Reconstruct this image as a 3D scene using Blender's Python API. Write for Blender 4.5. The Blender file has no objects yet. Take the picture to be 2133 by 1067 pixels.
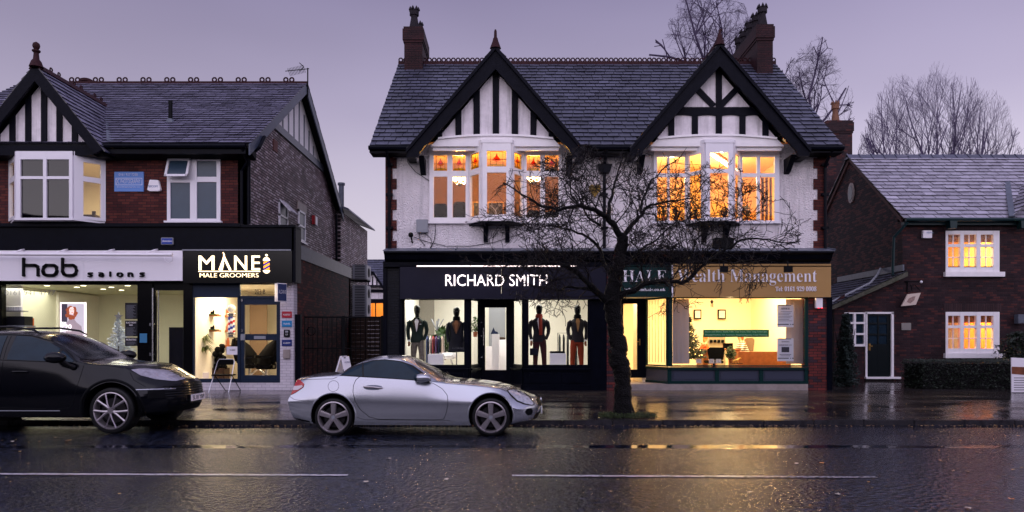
import bpy, bmesh, math, random
from mathutils import Vector, Matrix
from mathutils.bvhtree import BVHTree
C = bpy.context.scene.collection
rad = math.radians
# ------------------------------------------------------------------ camera, sky, sun, exposure
S, PX0, HY, CZ = 1500.0, 1066.5, 709.0, 1.5
sc = bpy.context.scene
cd = bpy.data.cameras.new("camera"); cam = bpy.data.objects.new("camera", cd); C.objects.link(cam)
cam.location = (0, 0, CZ); cam.rotation_euler = (rad(90), 0, 0)
cd.sensor_width = 36; cd.lens = 36 * S / 2133; cd.shift_y = (HY - 533.5) / 2133; cd.clip_end = 1500; cd.clip_start = .05
sc.camera = cam
sc.view_settings.view_transform = 'Standard'; sc.view_settings.look = 'None'
sc.view_settings.exposure = 0.0; sc.view_settings.gamma = 1

def lin(c):
    if isinstance(c, (int, float)): c = (c, c, c)
    return tuple(((v / 255) / 12.92 if v / 255 <= .04045 else ((v / 255 + .055) / 1.055) ** 2.4) for v in c[:3]) + (1,)

w = bpy.data.worlds.new("World"); sc.world = w; w.use_nodes = True
nt = w.node_tree; N = nt.nodes; L = nt.links; N.clear()
out = N.new('ShaderNodeOutputWorld'); bg = N.new('ShaderNodeBackground'); L.new(bg.outputs[0], out.inputs[0])
bg.inputs[1].default_value = 1.0
sky = N.new('ShaderNodeTexSky'); sky.sky_type = 'NISHITA'; sky.sun_disc = False
sky.sun_elevation = rad(8); sky.sun_rotation = rad(200)
tc = N.new('ShaderNodeTexCoord'); sep = N.new('ShaderNodeSeparateXYZ'); L.new(tc.outputs['Generated'], sep.inputs[0])
ramp = N.new('ShaderNodeValToRGB'); L.new(sep.outputs[2], ramp.inputs[0])
els = ramp.color_ramp.elements
for i, (p, c) in enumerate([(0, (228, 219, 232)), (.16, (213, 203, 221)), (.29, (178, 168, 196)), (.43, (146, 137, 171)), (1, (162, 160, 194))]):
    e = els[i] if i < 2 else els.new(p)
    e.position = p; e.color = lin(c)
mx = N.new('ShaderNodeMapRange'); L.new(sep.outputs[0], mx.inputs[0])       # brighter to the right
mx.inputs[1].default_value = -.6; mx.inputs[2].default_value = .6; mx.inputs[3].default_value = .94; mx.inputs[4].default_value = 1.22
my = N.new('ShaderNodeMapRange'); L.new(sep.outputs[1], my.inputs[0])       # afterglow behind the viewer
my.inputs[1].default_value = .35; my.inputs[2].default_value = -.7; my.inputs[3].default_value = 1.0; my.inputs[4].default_value = 2.4
mul = N.new('ShaderNodeMath'); mul.operation = 'MULTIPLY'; L.new(mx.outputs[0], mul.inputs[0]); L.new(my.outputs[0], mul.inputs[1])
vm = N.new('ShaderNodeVectorMath'); vm.operation = 'SCALE'; L.new(ramp.outputs[0], vm.inputs[0]); L.new(mul.outputs[0], vm.inputs['Scale'])
cn = N.new('ShaderNodeTexNoise'); cn.inputs['Scale'].default_value = 1.6; cn.inputs['Detail'].default_value = 3
cmp_ = N.new('ShaderNodeMapping'); cmp_.inputs['Scale'].default_value = (1, 1, 2.6); L.new(tc.outputs['Generated'], cmp_.inputs[0]); L.new(cmp_.outputs[0], cn.inputs[0])
cr_ = N.new('ShaderNodeMapRange'); L.new(cn.outputs[0], cr_.inputs[0]); cr_.inputs[1].default_value = .3; cr_.inputs[2].default_value = .7; cr_.inputs[3].default_value = .9; cr_.inputs[4].default_value = 1.1
vs = N.new('ShaderNodeVectorMath'); vs.operation = 'SCALE'; L.new(vm.outputs[0], vs.inputs[0]); L.new(cr_.outputs[0], vs.inputs['Scale'])
sk = N.new('ShaderNodeVectorMath'); sk.operation = 'SCALE'; L.new(sky.outputs[0], sk.inputs[0]); sk.inputs['Scale'].default_value = .05
ad = N.new('ShaderNodeMix'); ad.data_type = 'RGBA'; ad.inputs[0].default_value = .12
L.new(vs.outputs[0], ad.inputs[6]); L.new(sk.outputs[0], ad.inputs[7]); L.new(ad.outputs[2], bg.inputs[0])

sd = bpy.data.lights.new("sun", 'SUN'); sd.energy = 1.25; sd.angle = rad(110); sd.color = (1, .95, .97)
so = bpy.data.objects.new("sun", sd); C.objects.link(so); so.location = (0, -10, 20)
so.rotation_euler = (rad(64), 0, rad(-14))

# ------------------------------------------------------------------ helpers
def X(px, Y): return (px - PX0) * Y / S
def Z(py, Y): return CZ + (HY - py) * Y / S
ORG = {}
def tag(o, label=None, cat=None, group=None, kind=None):
    if label: o['label'] = label
    if cat: o['category'] = cat
    if group: o['group'] = group
    if kind: o['kind'] = kind
    return o
def thing(name, label, cat, loc=(0, 0, 0), group=None):
    o = bpy.data.objects.new(name, None); C.objects.link(o); o.location = loc; o.empty_display_size = .2
    ORG[o.name] = Vector(loc); return tag(o, label, cat, group)

class MB:
    def __init__(s): s.v = []; s.f = []; s.sh = []; s.cur = .5
    def add(s, vs, fs):
        n = len(s.v); s.v += [tuple(p) for p in vs]
        for f in fs: s.f.append([i + n for i in f]); s.sh.append(s.cur)
        return s
    def box(s, x0, x1, y0, y1, z0, z1):
        x0, x1 = min(x0, x1), max(x0, x1); y0, y1 = min(y0, y1), max(y0, y1); z0, z1 = min(z0, z1), max(z0, z1)
        return s.add([(x0, y0, z0), (x1, y0, z0), (x1, y1, z0), (x0, y1, z0), (x0, y0, z1), (x1, y0, z1), (x1, y1, z1), (x0, y1, z1)],
              [(0, 3, 2, 1), (4, 5, 6, 7), (0, 1, 5, 4), (1, 2, 6, 5), (2, 3, 7, 6), (3, 0, 4, 7)])
    def pb(s, a, b, c, d, Y0, Y1): return s.box(X(a, Y0), X(b, Y0), Y0, Y1, Z(d, Y0), Z(c, Y0))
    def prism(s, pts, axis, a, b):
        n = len(pts)
        def m(p, t): return {'y': (p[0], t, p[1]), 'x': (t, p[0], p[1]), 'z': (p[0], p[1], t)}[axis]
        vs = [m(p, a) for p in pts] + [m(p, b) for p in pts]
        return s.add(vs, [list(range(n)), list(range(2 * n - 1, n - 1, -1))] + [(i, i + n, (i + 1) % n + n, (i + 1) % n) for i in range(n)])
    def quad(s, a, b, c, d): return s.add([a, b, c, d], [(0, 1, 2, 3)])
    def tube(s, pts, rs, n=6, cap=True, flat=1.0):
        pts = [Vector(p) for p in pts]
        if isinstance(rs, (int, float)): rs = [rs] * len(pts)
        base = len(s.v); up = None
        for i, p in enumerate(pts):
            d = (pts[min(i + 1, len(pts) - 1)] - pts[max(i - 1, 0)])
            if d.length < 1e-9: d = Vector((0, 0, 1))
            d.normalize()
            if up is None: up = Vector((0, 0, 1)) if abs(d.z) < .9 else Vector((0, 1, 0))
            a = d.cross(up)
            if a.length < 1e-6: a = d.orthogonal()
            a.normalize(); b = a.cross(d).normalized(); up = b
            for k in range(n):
                t = 2 * math.pi * k / n
                s.v.append(tuple(p + a * math.cos(t) * rs[i] + b * math.sin(t) * rs[i] * flat))
        for i in range(len(pts) - 1):
            for k in range(n):
                s.f.append([base + i * n + k, base + i * n + (k + 1) % n, base + (i + 1) * n + (k + 1) % n, base + (i + 1) * n + k]); s.sh.append(s.cur)
        if cap and n > 2:
            s.f.append([base + k for k in range(n)][::-1]); s.sh.append(s.cur)
            m = base + (len(pts) - 1) * n; s.f.append([m + k for k in range(n)]); s.sh.append(s.cur)
        return s
    def lathe(s, prof, c, axis='z', n=16, close=True):
        base = len(s.v); c = Vector(c)
        for r, h in prof:
            for k in range(n):
                t = 2 * math.pi * k / n; a, b = r * math.cos(t), r * math.sin(t)
                s.v.append(tuple(c + Vector({'z': (a, b, h), 'y': (a, h, b), 'x': (h, a, b)}[axis])))
        for i in range(len(prof) - 1):
            for k in range(n):
                s.f.append([base + i * n + k, base + i * n + (k + 1) % n, base + (i + 1) * n + (k + 1) % n, base + (i + 1) * n + k]); s.sh.append(s.cur)
        if close:
            s.f.append([base + k for k in range(n)][::-1]); m = base + (len(prof) - 1) * n; s.f.append([m + k for k in range(n)]); s.sh += [s.cur] * 2
        return s
    def ball(s, c, r, n=10, m=7):
        if isinstance(r, (int, float)): r = (r, r, r)
        base = len(s.v)
        for i in range(m + 1):
            ph = math.pi * i / m
            for k in range(n):
                t = 2 * math.pi * k / n
                s.v.append((c[0] + r[0] * math.sin(ph) * math.cos(t), c[1] + r[1] * math.sin(ph) * math.sin(t), c[2] + r[2] * math.cos(ph)))
        for i in range(m):
            for k in range(n):
                s.f.append([base + i * n + k, base + (i + 1) * n + k, base + (i + 1) * n + (k + 1) % n, base + i * n + (k + 1) % n]); s.sh.append(s.cur)
        return s
    def obox(s, p0, p1, u0, u1, v0, v1, z0, z1):   # box in the frame of a plan segment; v positive points to the street
        a = Vector((p0[0], p0[1], 0)); d = Vector((p1[0] - p0[0], p1[1] - p0[1], 0)).normalized(); nn = Vector((d.y, -d.x, 0))
        q = [a + d * u + nn * v for u, v in ((u0, v0), (u1, v0), (u1, v1), (u0, v1))]
        vs = [(p.x, p.y, z0) for p in q] + [(p.x, p.y, z1) for p in q]
        return s.add(vs, [(0, 3, 2, 1), (4, 5, 6, 7), (0, 1, 5, 4), (1, 2, 6, 5), (2, 3, 7, 6), (3, 0, 4, 7)])
    def bar(s, p, q, w, h=None):
        h = h or w; p, q = Vector(p), Vector(q); d = (q - p).normalized()
        up = Vector((0, 0, 1)) if abs(d.z) < .95 else Vector((0, 1, 0))
        a = d.cross(up).normalized() * w / 2; b = a.cross(d).normalized() * h / 2
        vs = [p - a - b, p + a - b, p + a + b, p - a + b, q - a - b, q + a - b, q + a + b, q - a + b]
        return s.add(vs, [(0, 3, 2, 1), (4, 5, 6, 7), (0, 1, 5, 4), (1, 2, 6, 5), (2, 3, 7, 6), (3, 0, 4, 7)])
    def loft(s, rings, n=12):   # rings (cx, cy, cz, rx, ry)
        base = len(s.v)
        for cx, cy, cz, rx, ry in rings:
            for k in range(n):
                t = 2 * math.pi * k / n; s.v.append((cx + rx * math.cos(t), cy + ry * math.sin(t), cz))
        for i in range(len(rings) - 1):
            for k in range(n):
                s.f.append([base + i * n + k, base + i * n + (k + 1) % n, base + (i + 1) * n + (k + 1) % n, base + (i + 1) * n + k]); s.sh.append(s.cur)
        s.f.append([base + k for k in range(n)][::-1]); m = base + (len(rings) - 1) * n; s.f.append([m + k for k in range(n)]); s.sh += [s.cur] * 2
        return s
    def build(s, name, mat, parent=None, origin=None, smooth=False, local=False, bevel=0, label=None, sharp=40, each=0):
        if each:      # every piece an object of its own
            for i in range(0, len(s.v), each):
                m = MB(); m.v = s.v[i:i + each]; ks = [k for k, f in enumerate(s.f) if i <= f[0] < i + each]; m.f = [[q - i for q in s.f[k]] for k in ks]; m.sh = [s.sh[k] for k in ks]; o = m.build(name, mat, parent, origin, smooth, local, bevel, label, sharp)
            return o
        me = bpy.data.meshes.new(name); o = bpy.data.objects.new(name, me)
        org = Vector((0, 0, 0))
        if parent is not None:
            if not local: org = ORG.get(parent.name, Vector((0, 0, 0)))
        elif origin is not None: org = Vector(origin)
        me.from_pydata([(v[0] - org.x, v[1] - org.y, v[2] - org.z) for v in s.v], [], s.f)
        at = me.attributes.new('shade', 'FLOAT', 'FACE')
        at.data.foreach_set('value', [float(x) for x in s.sh])
        me.update()
        bm = bmesh.new(); bm.from_mesh(me); bmesh.ops.recalc_face_normals(bm, faces=bm.faces)
        if bevel: bmesh.ops.bevel(bm, geom=[e for e in bm.edges if len(e.link_faces) == 2 and e.calc_face_angle(0) > .5], offset=bevel, segments=2, affect='EDGES', clamp_overlap=True)
        bm.to_mesh(me); bm.free()
        me.materials.append(mat); C.objects.link(o)
        if smooth:
            for p in me.polygons: p.use_smooth = True
            me.set_sharp_from_angle(angle=rad(sharp))
        if parent is not None:
            o.parent = parent; ORG[o.name] = ORG.get(parent.name, Vector((0, 0, 0)))
        else:
            o.location = org; ORG[o.name] = org
        if label: o['label'] = label
        return o

def material(name, col, rough=.6, metal=0, spec=.3, emit=None, es=0, bump=0, bscale=40, var=0, vscale=3, coat=0, col2=None, shade=0, bdist=.01, coatr=.05, detail=4, rvar=0, streak=0):
    m = bpy.data.materials.new(name); m.use_nodes = True; nt = m.node_tree; N, L = nt.nodes, nt.links
    b = N['Principled BSDF']; c = lin(col)
    b.inputs['Base Color'].default_value = c; b.inputs['Roughness'].default_value = rough; b.inputs['Metallic'].default_value = metal
    b.inputs['Specular IOR Level'].default_value = spec; b.inputs['Coat Weight'].default_value = coat; b.inputs['Coat Roughness'].default_value = coatr
    if emit is not None: b.inputs['Emission Color'].default_value = lin(emit); b.inputs['Emission Strength'].default_value = es
    g = N.new('ShaderNodeNewGeometry')
    last = None
    if var or col2 or rvar:
        n = N.new('ShaderNodeTexNoise'); n.inputs['Scale'].default_value = vscale; n.inputs['Detail'].default_value = 6; n.inputs['Roughness'].default_value = .65
        L.new(g.outputs['Position'], n.inputs['Vector'])
        r = N.new('ShaderNodeMapRange'); L.new(n.outputs[0], r.inputs[0]); r.inputs[1].default_value = .3; r.inputs[2].default_value = .7
        if var or col2:
            mixn = N.new('ShaderNodeMix'); mixn.data_type = 'RGBA'; L.new(r.outputs[0], mixn.inputs[0])
            if col2: mixn.inputs[6].default_value = c; mixn.inputs[7].default_value = lin(col2)
            else:
                mixn.inputs[6].default_value = tuple(v * (1 - var) for v in c[:3]) + (1,); mixn.inputs[7].default_value = tuple(min(1, v * (1 + var)) for v in c[:3]) + (1,)
            last = mixn.outputs[2]
        if rvar:
            r2 = N.new('ShaderNodeMapRange'); L.new(n.outputs[0], r2.inputs[0]); r2.inputs[1].default_value = .3; r2.inputs[2].default_value = .7
            r2.inputs[3].default_value = max(0, rough - rvar); r2.inputs[4].default_value = min(1, rough + rvar); L.new(r2.outputs[0], b.inputs['Roughness'])
    if shade:
        a = N.new('ShaderNodeAttribute'); a.attribute_name = 'shade'
        r = N.new('ShaderNodeMapRange'); L.new(a.outputs['Fac'], r.inputs[0]); r.inputs[3].default_value = 1 - shade; r.inputs[4].default_value = 1 + shade
        v = N.new('ShaderNodeVectorMath'); v.operation = 'SCALE'; L.new(r.outputs[0], v.inputs['Scale'])
        if last: L.new(last, v.inputs[0])
        else: v.inputs[0].default_value = c[:3]
        last = v.outputs[0]
    if streak:      # rain streaks and grime running down the surface
        mp = N.new('ShaderNodeMapping'); mp.inputs['Scale'].default_value = (5, 5, .35); L.new(g.outputs['Position'], mp.inputs[0]); sn = N.new('ShaderNodeTexNoise'); sn.inputs['Scale'].default_value = 1; sn.inputs['Detail'].default_value = 6; sn.inputs['Roughness'].default_value = .7; L.new(mp.outputs[0], sn.inputs['Vector'])
        r = N.new('ShaderNodeMapRange'); L.new(sn.outputs[0], r.inputs[0]); r.inputs[1].default_value = .5; r.inputs[2].default_value = .72; r.inputs[3].default_value = 1; r.inputs[4].default_value = 1 - streak
        v = N.new('ShaderNodeVectorMath'); v.operation = 'SCALE'; L.new(r.outputs[0], v.inputs['Scale'])
        if last: L.new(last, v.inputs[0])
        else: v.inputs[0].default_value = c[:3]
        last = v.outputs[0]
    if last: L.new(last, b.inputs['Base Color'])
    if bump:
        n = N.new('ShaderNodeTexNoise'); n.inputs['Scale'].default_value = bscale; n.inputs['Detail'].default_value = detail; L.new(g.outputs['Position'], n.inputs['Vector'])
        bp = N.new('ShaderNodeBump'); bp.inputs['Strength'].default_value = bump; bp.inputs['Distance'].default_value = bdist
        L.new(n.outputs[0], bp.inputs['Height']); L.new(bp.outputs[0], b.inputs['Normal'])
        if coat: L.new(bp.outputs[0], b.inputs['Coat Normal'])
    return m

def brick(name, c1, c2, cm, axis='y', bw=.225, bh=.075, ms=.008, rough=.6, bump=.6, blot=.35, off=.5, c3=None, spec=.14, c3t=.62):
    m = bpy.data.materials.new(name); m.use_nodes = True; nt = m.node_tree; N, L = nt.nodes, nt.links; b = N['Principled BSDF']
    g = N.new('ShaderNodeNewGeometry'); sp = N.new('ShaderNodeSeparateXYZ'); L.new(g.outputs['Position'], sp.inputs[0])
    cb = N.new('ShaderNodeCombineXYZ')
    i, j = {'y': (0, 2), 'x': (1, 2), 'z': (0, 1)}[axis]
    L.new(sp.outputs[i], cb.inputs[0]); L.new(sp.outputs[j], cb.inputs[1])
    br = N.new('ShaderNodeTexBrick'); L.new(cb.outputs[0], br.inputs['Vector'])
    br.inputs['Scale'].default_value = 1; br.inputs['Brick Width'].default_value = bw; br.inputs['Row Height'].default_value = bh
    br.inputs['Mortar Size'].default_value = ms; br.inputs['Mortar Smooth'].default_value = .3; br.offset = off
    br.inputs['Color1'].default_value = lin(c1); br.inputs['Color2'].default_value = lin(c2); br.inputs['Mortar'].default_value = lin(cm)
    n = N.new('ShaderNodeTexNoise'); n.inputs['Scale'].default_value = 1.3; n.inputs['Detail'].default_value = 8; n.inputs['Roughness'].default_value = .7; L.new(g.outputs['Position'], n.inputs['Vector'])
    r = N.new('ShaderNodeMapRange'); L.new(n.outputs[0], r.inputs[0]); r.inputs[1].default_value = .3; r.inputs[2].default_value = .7; r.inputs[3].default_value = 1 - blot; r.inputs[4].default_value = 1 + blot
    v = N.new('ShaderNodeVectorMath'); v.operation = 'SCALE'; L.new(r.outputs[0], v.inputs['Scale'])
    col = br.outputs['Color']
    if c3:      # a second brick texture picks odd bricks of a third colour
        b2 = N.new('ShaderNodeTexBrick'); L.new(cb.outputs[0], b2.inputs['Vector']); b2.offset = off
        for k, val in (('Scale', 1), ('Brick Width', bw), ('Row Height', bh), ('Mortar Size', 0), ('Bias', -.0)): b2.inputs[k].default_value = val
        b2.inputs['Color1'].default_value = (0, 0, 0, 1); b2.inputs['Color2'].default_value = (1, 1, 1, 1)
        ad = N.new('ShaderNodeMath'); ad.operation = 'GREATER_THAN'; ad.inputs[1].default_value = c3t
        L.new(b2.outputs['Color'], ad.inputs[0])
        mc = N.new('ShaderNodeMath'); mc.operation = 'MULTIPLY'; L.new(ad.outputs[0], mc.inputs[0])
        iv = N.new('ShaderNodeMath'); iv.operation = 'SUBTRACT'; iv.inputs[0].default_value = 1; L.new(br.outputs['Fac'], iv.inputs[1]); L.new(iv.outputs[0], mc.inputs[1])
        mm = N.new('ShaderNodeMix'); mm.data_type = 'RGBA'; L.new(mc.outputs[0], mm.inputs[0]); L.new(col, mm.inputs[6]); mm.inputs[7].default_value = lin(c3); col = mm.outputs[2]
    L.new(col, v.inputs[0]); L.new(v.outputs[0], b.inputs['Base Color'])
    bp = N.new('ShaderNodeBump'); bp.inputs['Strength'].default_value = bump; bp.inputs['Distance'].default_value = .01
    n2 = N.new('ShaderNodeTexNoise'); n2.inputs['Scale'].default_value = 30; L.new(g.outputs['Position'], n2.inputs['Vector'])
    sb = N.new('ShaderNodeMath'); sb.operation = 'MULTIPLY_ADD'; L.new(br.outputs['Fac'], sb.inputs[0]); sb.inputs[1].default_value = -1; L.new(n2.outputs[0], sb.inputs[2])
    L.new(sb.outputs[0], bp.inputs['Height']); L.new(bp.outputs[0], b.inputs['Normal'])
    b.inputs['Roughness'].default_value = rough; b.inputs['Specular IOR Level'].default_value = spec
    return m

def glass(name, tint=(1, 1, 1), fr=1.5, rough=.02, bump=0, bscale=60, mn=0.0):
    m = bpy.data.materials.new(name); m.use_nodes = True; nt = m.node_tree; N, L = nt.nodes, nt.links; N.clear()
    o = N.new('ShaderNodeOutputMaterial'); t = N.new('ShaderNodeBsdfTransparent'); g = N.new('ShaderNodeBsdfGlossy'); mx = N.new('ShaderNodeMixShader')
    t.inputs[0].default_value = tuple(tint) + (1,); g.inputs['Roughness'].default_value = rough
    f = N.new('ShaderNodeFresnel'); f.inputs[0].default_value = fr
    a = N.new('ShaderNodeMath'); a.operation = 'ADD'; a.inputs[1].default_value = mn; L.new(f.outputs[0], a.inputs[0])
    gb = N.new('ShaderNodeNewGeometry'); iv = N.new('ShaderNodeMath'); iv.operation = 'SUBTRACT'; iv.inputs[0].default_value = 1; L.new(gb.outputs['Backfacing'], iv.inputs[1]); ml_ = N.new('ShaderNodeMath'); ml_.operation = 'MULTIPLY'; L.new(a.outputs[0], ml_.inputs[0]); L.new(iv.outputs[0], ml_.inputs[1])
    L.new(ml_.outputs[0], mx.inputs[0]); L.new(t.outputs[0], mx.inputs[1]); L.new(g.outputs[0], mx.inputs[2]); L.new(mx.outputs[0], o.inputs[0])
    if bump:
        ge = N.new('ShaderNodeNewGeometry'); n = N.new('ShaderNodeTexNoise'); n.inputs['Scale'].default_value = bscale; L.new(ge.outputs['Position'], n.inputs['Vector'])
        bp = N.new('ShaderNodeBump'); bp.inputs['Strength'].default_value = bump; bp.inputs['Distance'].default_value = .01; L.new(n.outputs[0], bp.inputs['Height']); L.new(bp.outputs[0], g.inputs['Normal'])
    return m

def emis(name, col, st):
    return material(name, col, rough=.5, emit=col, es=st)

def serif(s):
    r = ''
    for c in s:
        o = ord(c)
        r += chr(0x1D400 + o - 65) if 65 <= o <= 90 else chr(0x1D41A + o - 97) if 97 <= o <= 122 else chr(0x1D7CE + o - 48) if 48 <= o <= 57 else c
    return r
def text(s, name, mat, parent, x0, x1, z0, z1, Y, off=0, ext=.004, side=None, local=False, asp=None):
    """lettering fitted into the rectangle x0..x1, z0..z1 on the plane Y (or, with side, into y0..y1 on the plane X=Y)"""
    cu = bpy.data.curves.new(name, 'FONT'); cu.body = s; cu.size = 1; cu.offset = off; cu.resolution_u = 3
    o = bpy.data.objects.new('tmp', cu); C.objects.link(o); bpy.context.view_layer.update()
    me = bpy.data.meshes.new_from_object(o.evaluated_get(bpy.context.evaluated_depsgraph_get()))
    bpy.data.objects.remove(o)
    if not me.vertices: return None
    xs = [v.co.x for v in me.vertices]; ys = [v.co.y for v in me.vertices]
    a0, a1, b0, b1 = min(xs), max(xs), min(ys), max(ys)
    mb = MB(); vs = []
    for v in me.vertices:
        u = x0 + (v.co.x - a0) / (a1 - a0) * (x1 - x0); zz = z0 + (v.co.y - b0) / max(b1 - b0, 1e-6) * (z1 - z0)
        vs.append((u, Y, zz) if not side else (Y, u, zz))
    fs = [tuple(p.vertices) for p in me.polygons]; n = len(vs)
    e = ext if not side else ext * side
    back = [(p[0], p[1] - e, p[2]) if not side else (p[0] + e, p[1], p[2]) for p in vs]
    cnt = {}
    for f in fs:
        for i in range(len(f)):
            k = (f[i], f[(i + 1) % len(f)]); cnt[k] = 1
    edge = [k for k in cnt if (k[1], k[0]) not in cnt]
    mb.add(vs + back, [tuple(f) for f in fs] + [tuple(i + n for i in f[::-1]) for f in fs] + [(a, b, b + n, a + n) for a, b in edge])
    return mb.build(name, mat, parent, local=local)

def clip(poly, conv):
    for i in range(len(conv)):
        a, b = conv[i], conv[(i + 1) % len(conv)]; o = []
        def ins(p): return (b[0] - a[0]) * (p[1] - a[1]) - (b[1] - a[1]) * (p[0] - a[0]) >= -1e-9
        for j in range(len(poly)):
            p, q = poly[j], poly[(j + 1) % len(poly)]
            if ins(p): o.append(p)
            if ins(p) != ins(q):
                d1 = (b[0] - a[0]) * (p[1] - a[1]) - (b[1] - a[1]) * (p[0] - a[0]); d2 = (b[0] - a[0]) * (q[1] - a[1]) - (b[1] - a[1]) * (q[0] - a[0])
                t = d1 / (d1 - d2); o.append((p[0] + (q[0] - p[0]) * t, p[1] + (q[1] - p[1]) * t))
        poly = o
        if len(poly) < 3: return []
    return poly
def slates(mb, P0, U, V, poly, cw, ch, seed=1, lift=.034, cut=None):
    """roof slates laid as real lapped pieces over the convex polygon poly given in (u, v) metres"""
    rg = random.Random(seed); P0, U, V = Vector(P0), Vector(U).normalized(), Vector(V).normalized(); Nn = U.cross(V).normalized()
    if Nn.z < 0: Nn = -Nn
    ar = sum(poly[i][0] * poly[(i + 1) % len(poly)][1] - poly[(i + 1) % len(poly)][0] * poly[i][1] for i in range(len(poly)))
    if ar < 0: poly = poly[::-1]
    u0, u1 = min(p[0] for p in poly), max(p[0] for p in poly); v0, v1 = min(p[1] for p in poly), max(p[1] for p in poly)
    mb.cur = .0
    if not cut: mb.add([P0 + U * p[0] + V * p[1] for p in poly], [range(len(poly))])
    r = 0
    while v0 + r * ch < v1:
        va = v0 + r * ch; x = u0 - cw * (1 if r % 2 else .5) + rg.uniform(-.02, .02)
        while x < u1:
            ww = cw * rg.uniform(.93, 1.07); g = .009; dv = rg.uniform(-.012, .012) - (.03 if rg.random() < .02 else 0)
            pl = clip([(x + g, va + dv), (x + ww - g, va + dv + rg.uniform(-.006, .006)), (x + ww - g, va + ch * 1.12), (x + g, va + ch * 1.12)], poly)
            x += ww
            if len(pl) < 3 or (cut and cut(x - ww / 2, va)): continue
            h = lift + rg.uniform(-.005, .006); tl = rg.uniform(-.006, .006)
            top = [P0 + U * p[0] + V * p[1] + Nn * (h * (1 - (p[1] - va) / (ch * 1.12)) + .004 + tl * (p[0] - x + ww) / ww) for p in pl]
            bot = [P0 + U * p[0] + V * p[1] for p in pl]; n = len(pl)
            mb.cur = min(.85, max(.3, rg.gauss(.5, .07))) if rg.random() > .03 else rg.choice((.28, .8))
            mb.add(top, [tuple(range(n))]); mb.cur = .0
            mb.add(top + bot, [(i, i + n, (i + 1) % n + n, (i + 1) % n) for i in range(n)])
        r += 1
    mb.cur = .5

def panel(fr, gl, p0, p1, z0, z1, us, rows, v0=-.03, v1=.04, gv=0.0):
    """a window frame in the plan segment p0-p1 that leaves the openings us x rows; panes go into gl"""
    ln = math.hypot(p1[0] - p0[0], p1[1] - p0[1]); cur = 0.0
    for k, (a, b) in enumerate(us):
        fr.obox(p0, p1, cur, a, v0, v1, z0, z1)
        rr = rows[k] if isinstance(rows[0], list) else rows
        zc = z0
        for (za, zb) in sorted(rr):
            fr.obox(p0, p1, a, b, v0, v1 - .004, zc, za); zc = zb
            if gl is not None: gl.obox(p0, p1, a, b, gv - .003, gv + .003, za, zb)
        fr.obox(p0, p1, a, b, v0, v1 - .004, zc, z1); cur = b
    fr.obox(p0, p1, cur, ln, v0, v1, z0, z1)
def area(name, loc, size, power, col, parent, rot=(0, 0, 0), sy=None):
    l = bpy.data.lights.new(name, 'AREA'); l.energy = power; l.color = col; l.size = size
    if sy: l.shape = 'RECTANGLE'; l.size_y = sy
    o = bpy.data.objects.new(name, l); C.objects.link(o); o.rotation_euler = rot
    o.parent = parent; o.location = Vector(loc) - ORG[parent.name]; return o
def point(name, loc, power, col, parent, r=.12):
    l = bpy.data.lights.new(name, 'POINT'); l.energy = power; l.color = col; l.shadow_soft_size = r; o = bpy.data.objects.new(name, l); C.objects.link(o); o.parent = parent; o.location = Vector(loc) - ORG[parent.name]
def room(parent, x0, x1, y0, y1, z0, z1, mw, mf, mc):
    MB().box(x0 - .05, x0, y0, y1, z0, z1).box(x1, x1 + .05, y0, y1, z0, z1).box(x0 - .05, x1 + .05, y1, y1 + .05, z0, z1).build('interior_wall', mw, parent)
    MB().box(x0 - .05, x1 + .05, y0, y1 + .05, z0 - .05, z0).build('interior_floor', mf, parent)
    MB().box(x0 - .05, x1 + .05, y0, y1 + .05, z1, z1 + .05).build('interior_ceiling', mc, parent)
def leafs(mb, pts, size, rg, el=1.6):
    for p in pts:
        a = Vector((rg.gauss(0, 1), rg.gauss(0, 1), rg.gauss(0, 1))).normalized(); b = a.orthogonal().normalized() ; s = size * rg.uniform(.6, 1.3)
        p = Vector(p); mb.cur = rg.random()
        mb.add([p - a * s * el * .5, p + b * s * .4, p + a * s * el * .5, p - b * s * .4], [(0, 1, 2, 3)])
    mb.cur = .5

# ------------------------------------------------------------------ materials
M = {}
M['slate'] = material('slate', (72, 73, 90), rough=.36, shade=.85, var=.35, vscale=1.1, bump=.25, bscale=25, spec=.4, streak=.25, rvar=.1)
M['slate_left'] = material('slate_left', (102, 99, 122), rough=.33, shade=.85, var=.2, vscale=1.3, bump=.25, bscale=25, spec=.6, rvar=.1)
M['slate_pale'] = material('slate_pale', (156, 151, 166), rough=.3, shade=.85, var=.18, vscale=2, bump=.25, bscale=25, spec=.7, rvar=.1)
M['terracotta'] = material('terracotta', (50, 27, 31), spec=.1, rough=.6, var=.35, vscale=6, bump=.3)
M['potclay'] = material('potclay', (38, 34, 40), spec=.1, rough=.7, var=.3, vscale=6, bump=.3)
M['potbuff'] = material('potbuff', (110, 74, 56), rough=.7, var=.3, vscale=6, bump=.3)
M['black'] = material('black_paint', (8, 10, 20), rough=.34, var=.35, vscale=5, bump=.15, bscale=18, spec=.07)
M['blackmatt'] = material('matt_black', (9, 10, 14), spec=.12, rough=.6, var=.3, vscale=6, bump=.2)
M['timber'] = material('painted_timber', (17, 18, 28), rough=.45, col2=(9, 10, 20), spec=.06, vscale=8, bump=.35, bscale=22)
M['render'] = material('white_render', (238, 230, 234), rough=.75, var=.1, vscale=2.2, bump=1.0, bscale=24, bdist=.075, detail=3, streak=.35)
M['panelw'] = material('white_panel', (224, 216, 222), rough=.6, var=.13, vscale=5, bump=.2, bscale=12, streak=.4)
M['white'] = material('white_gloss', (238, 233, 236), rough=.3, var=.06, vscale=4)
M['upvc'] = material('white_plastic', (228, 224, 232), rough=.22)
M['brickred'] = brick('red_brick', (80, 36, 35), (56, 27, 29), (34, 26, 30), 'y', c3=(94, 46, 40))
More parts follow.
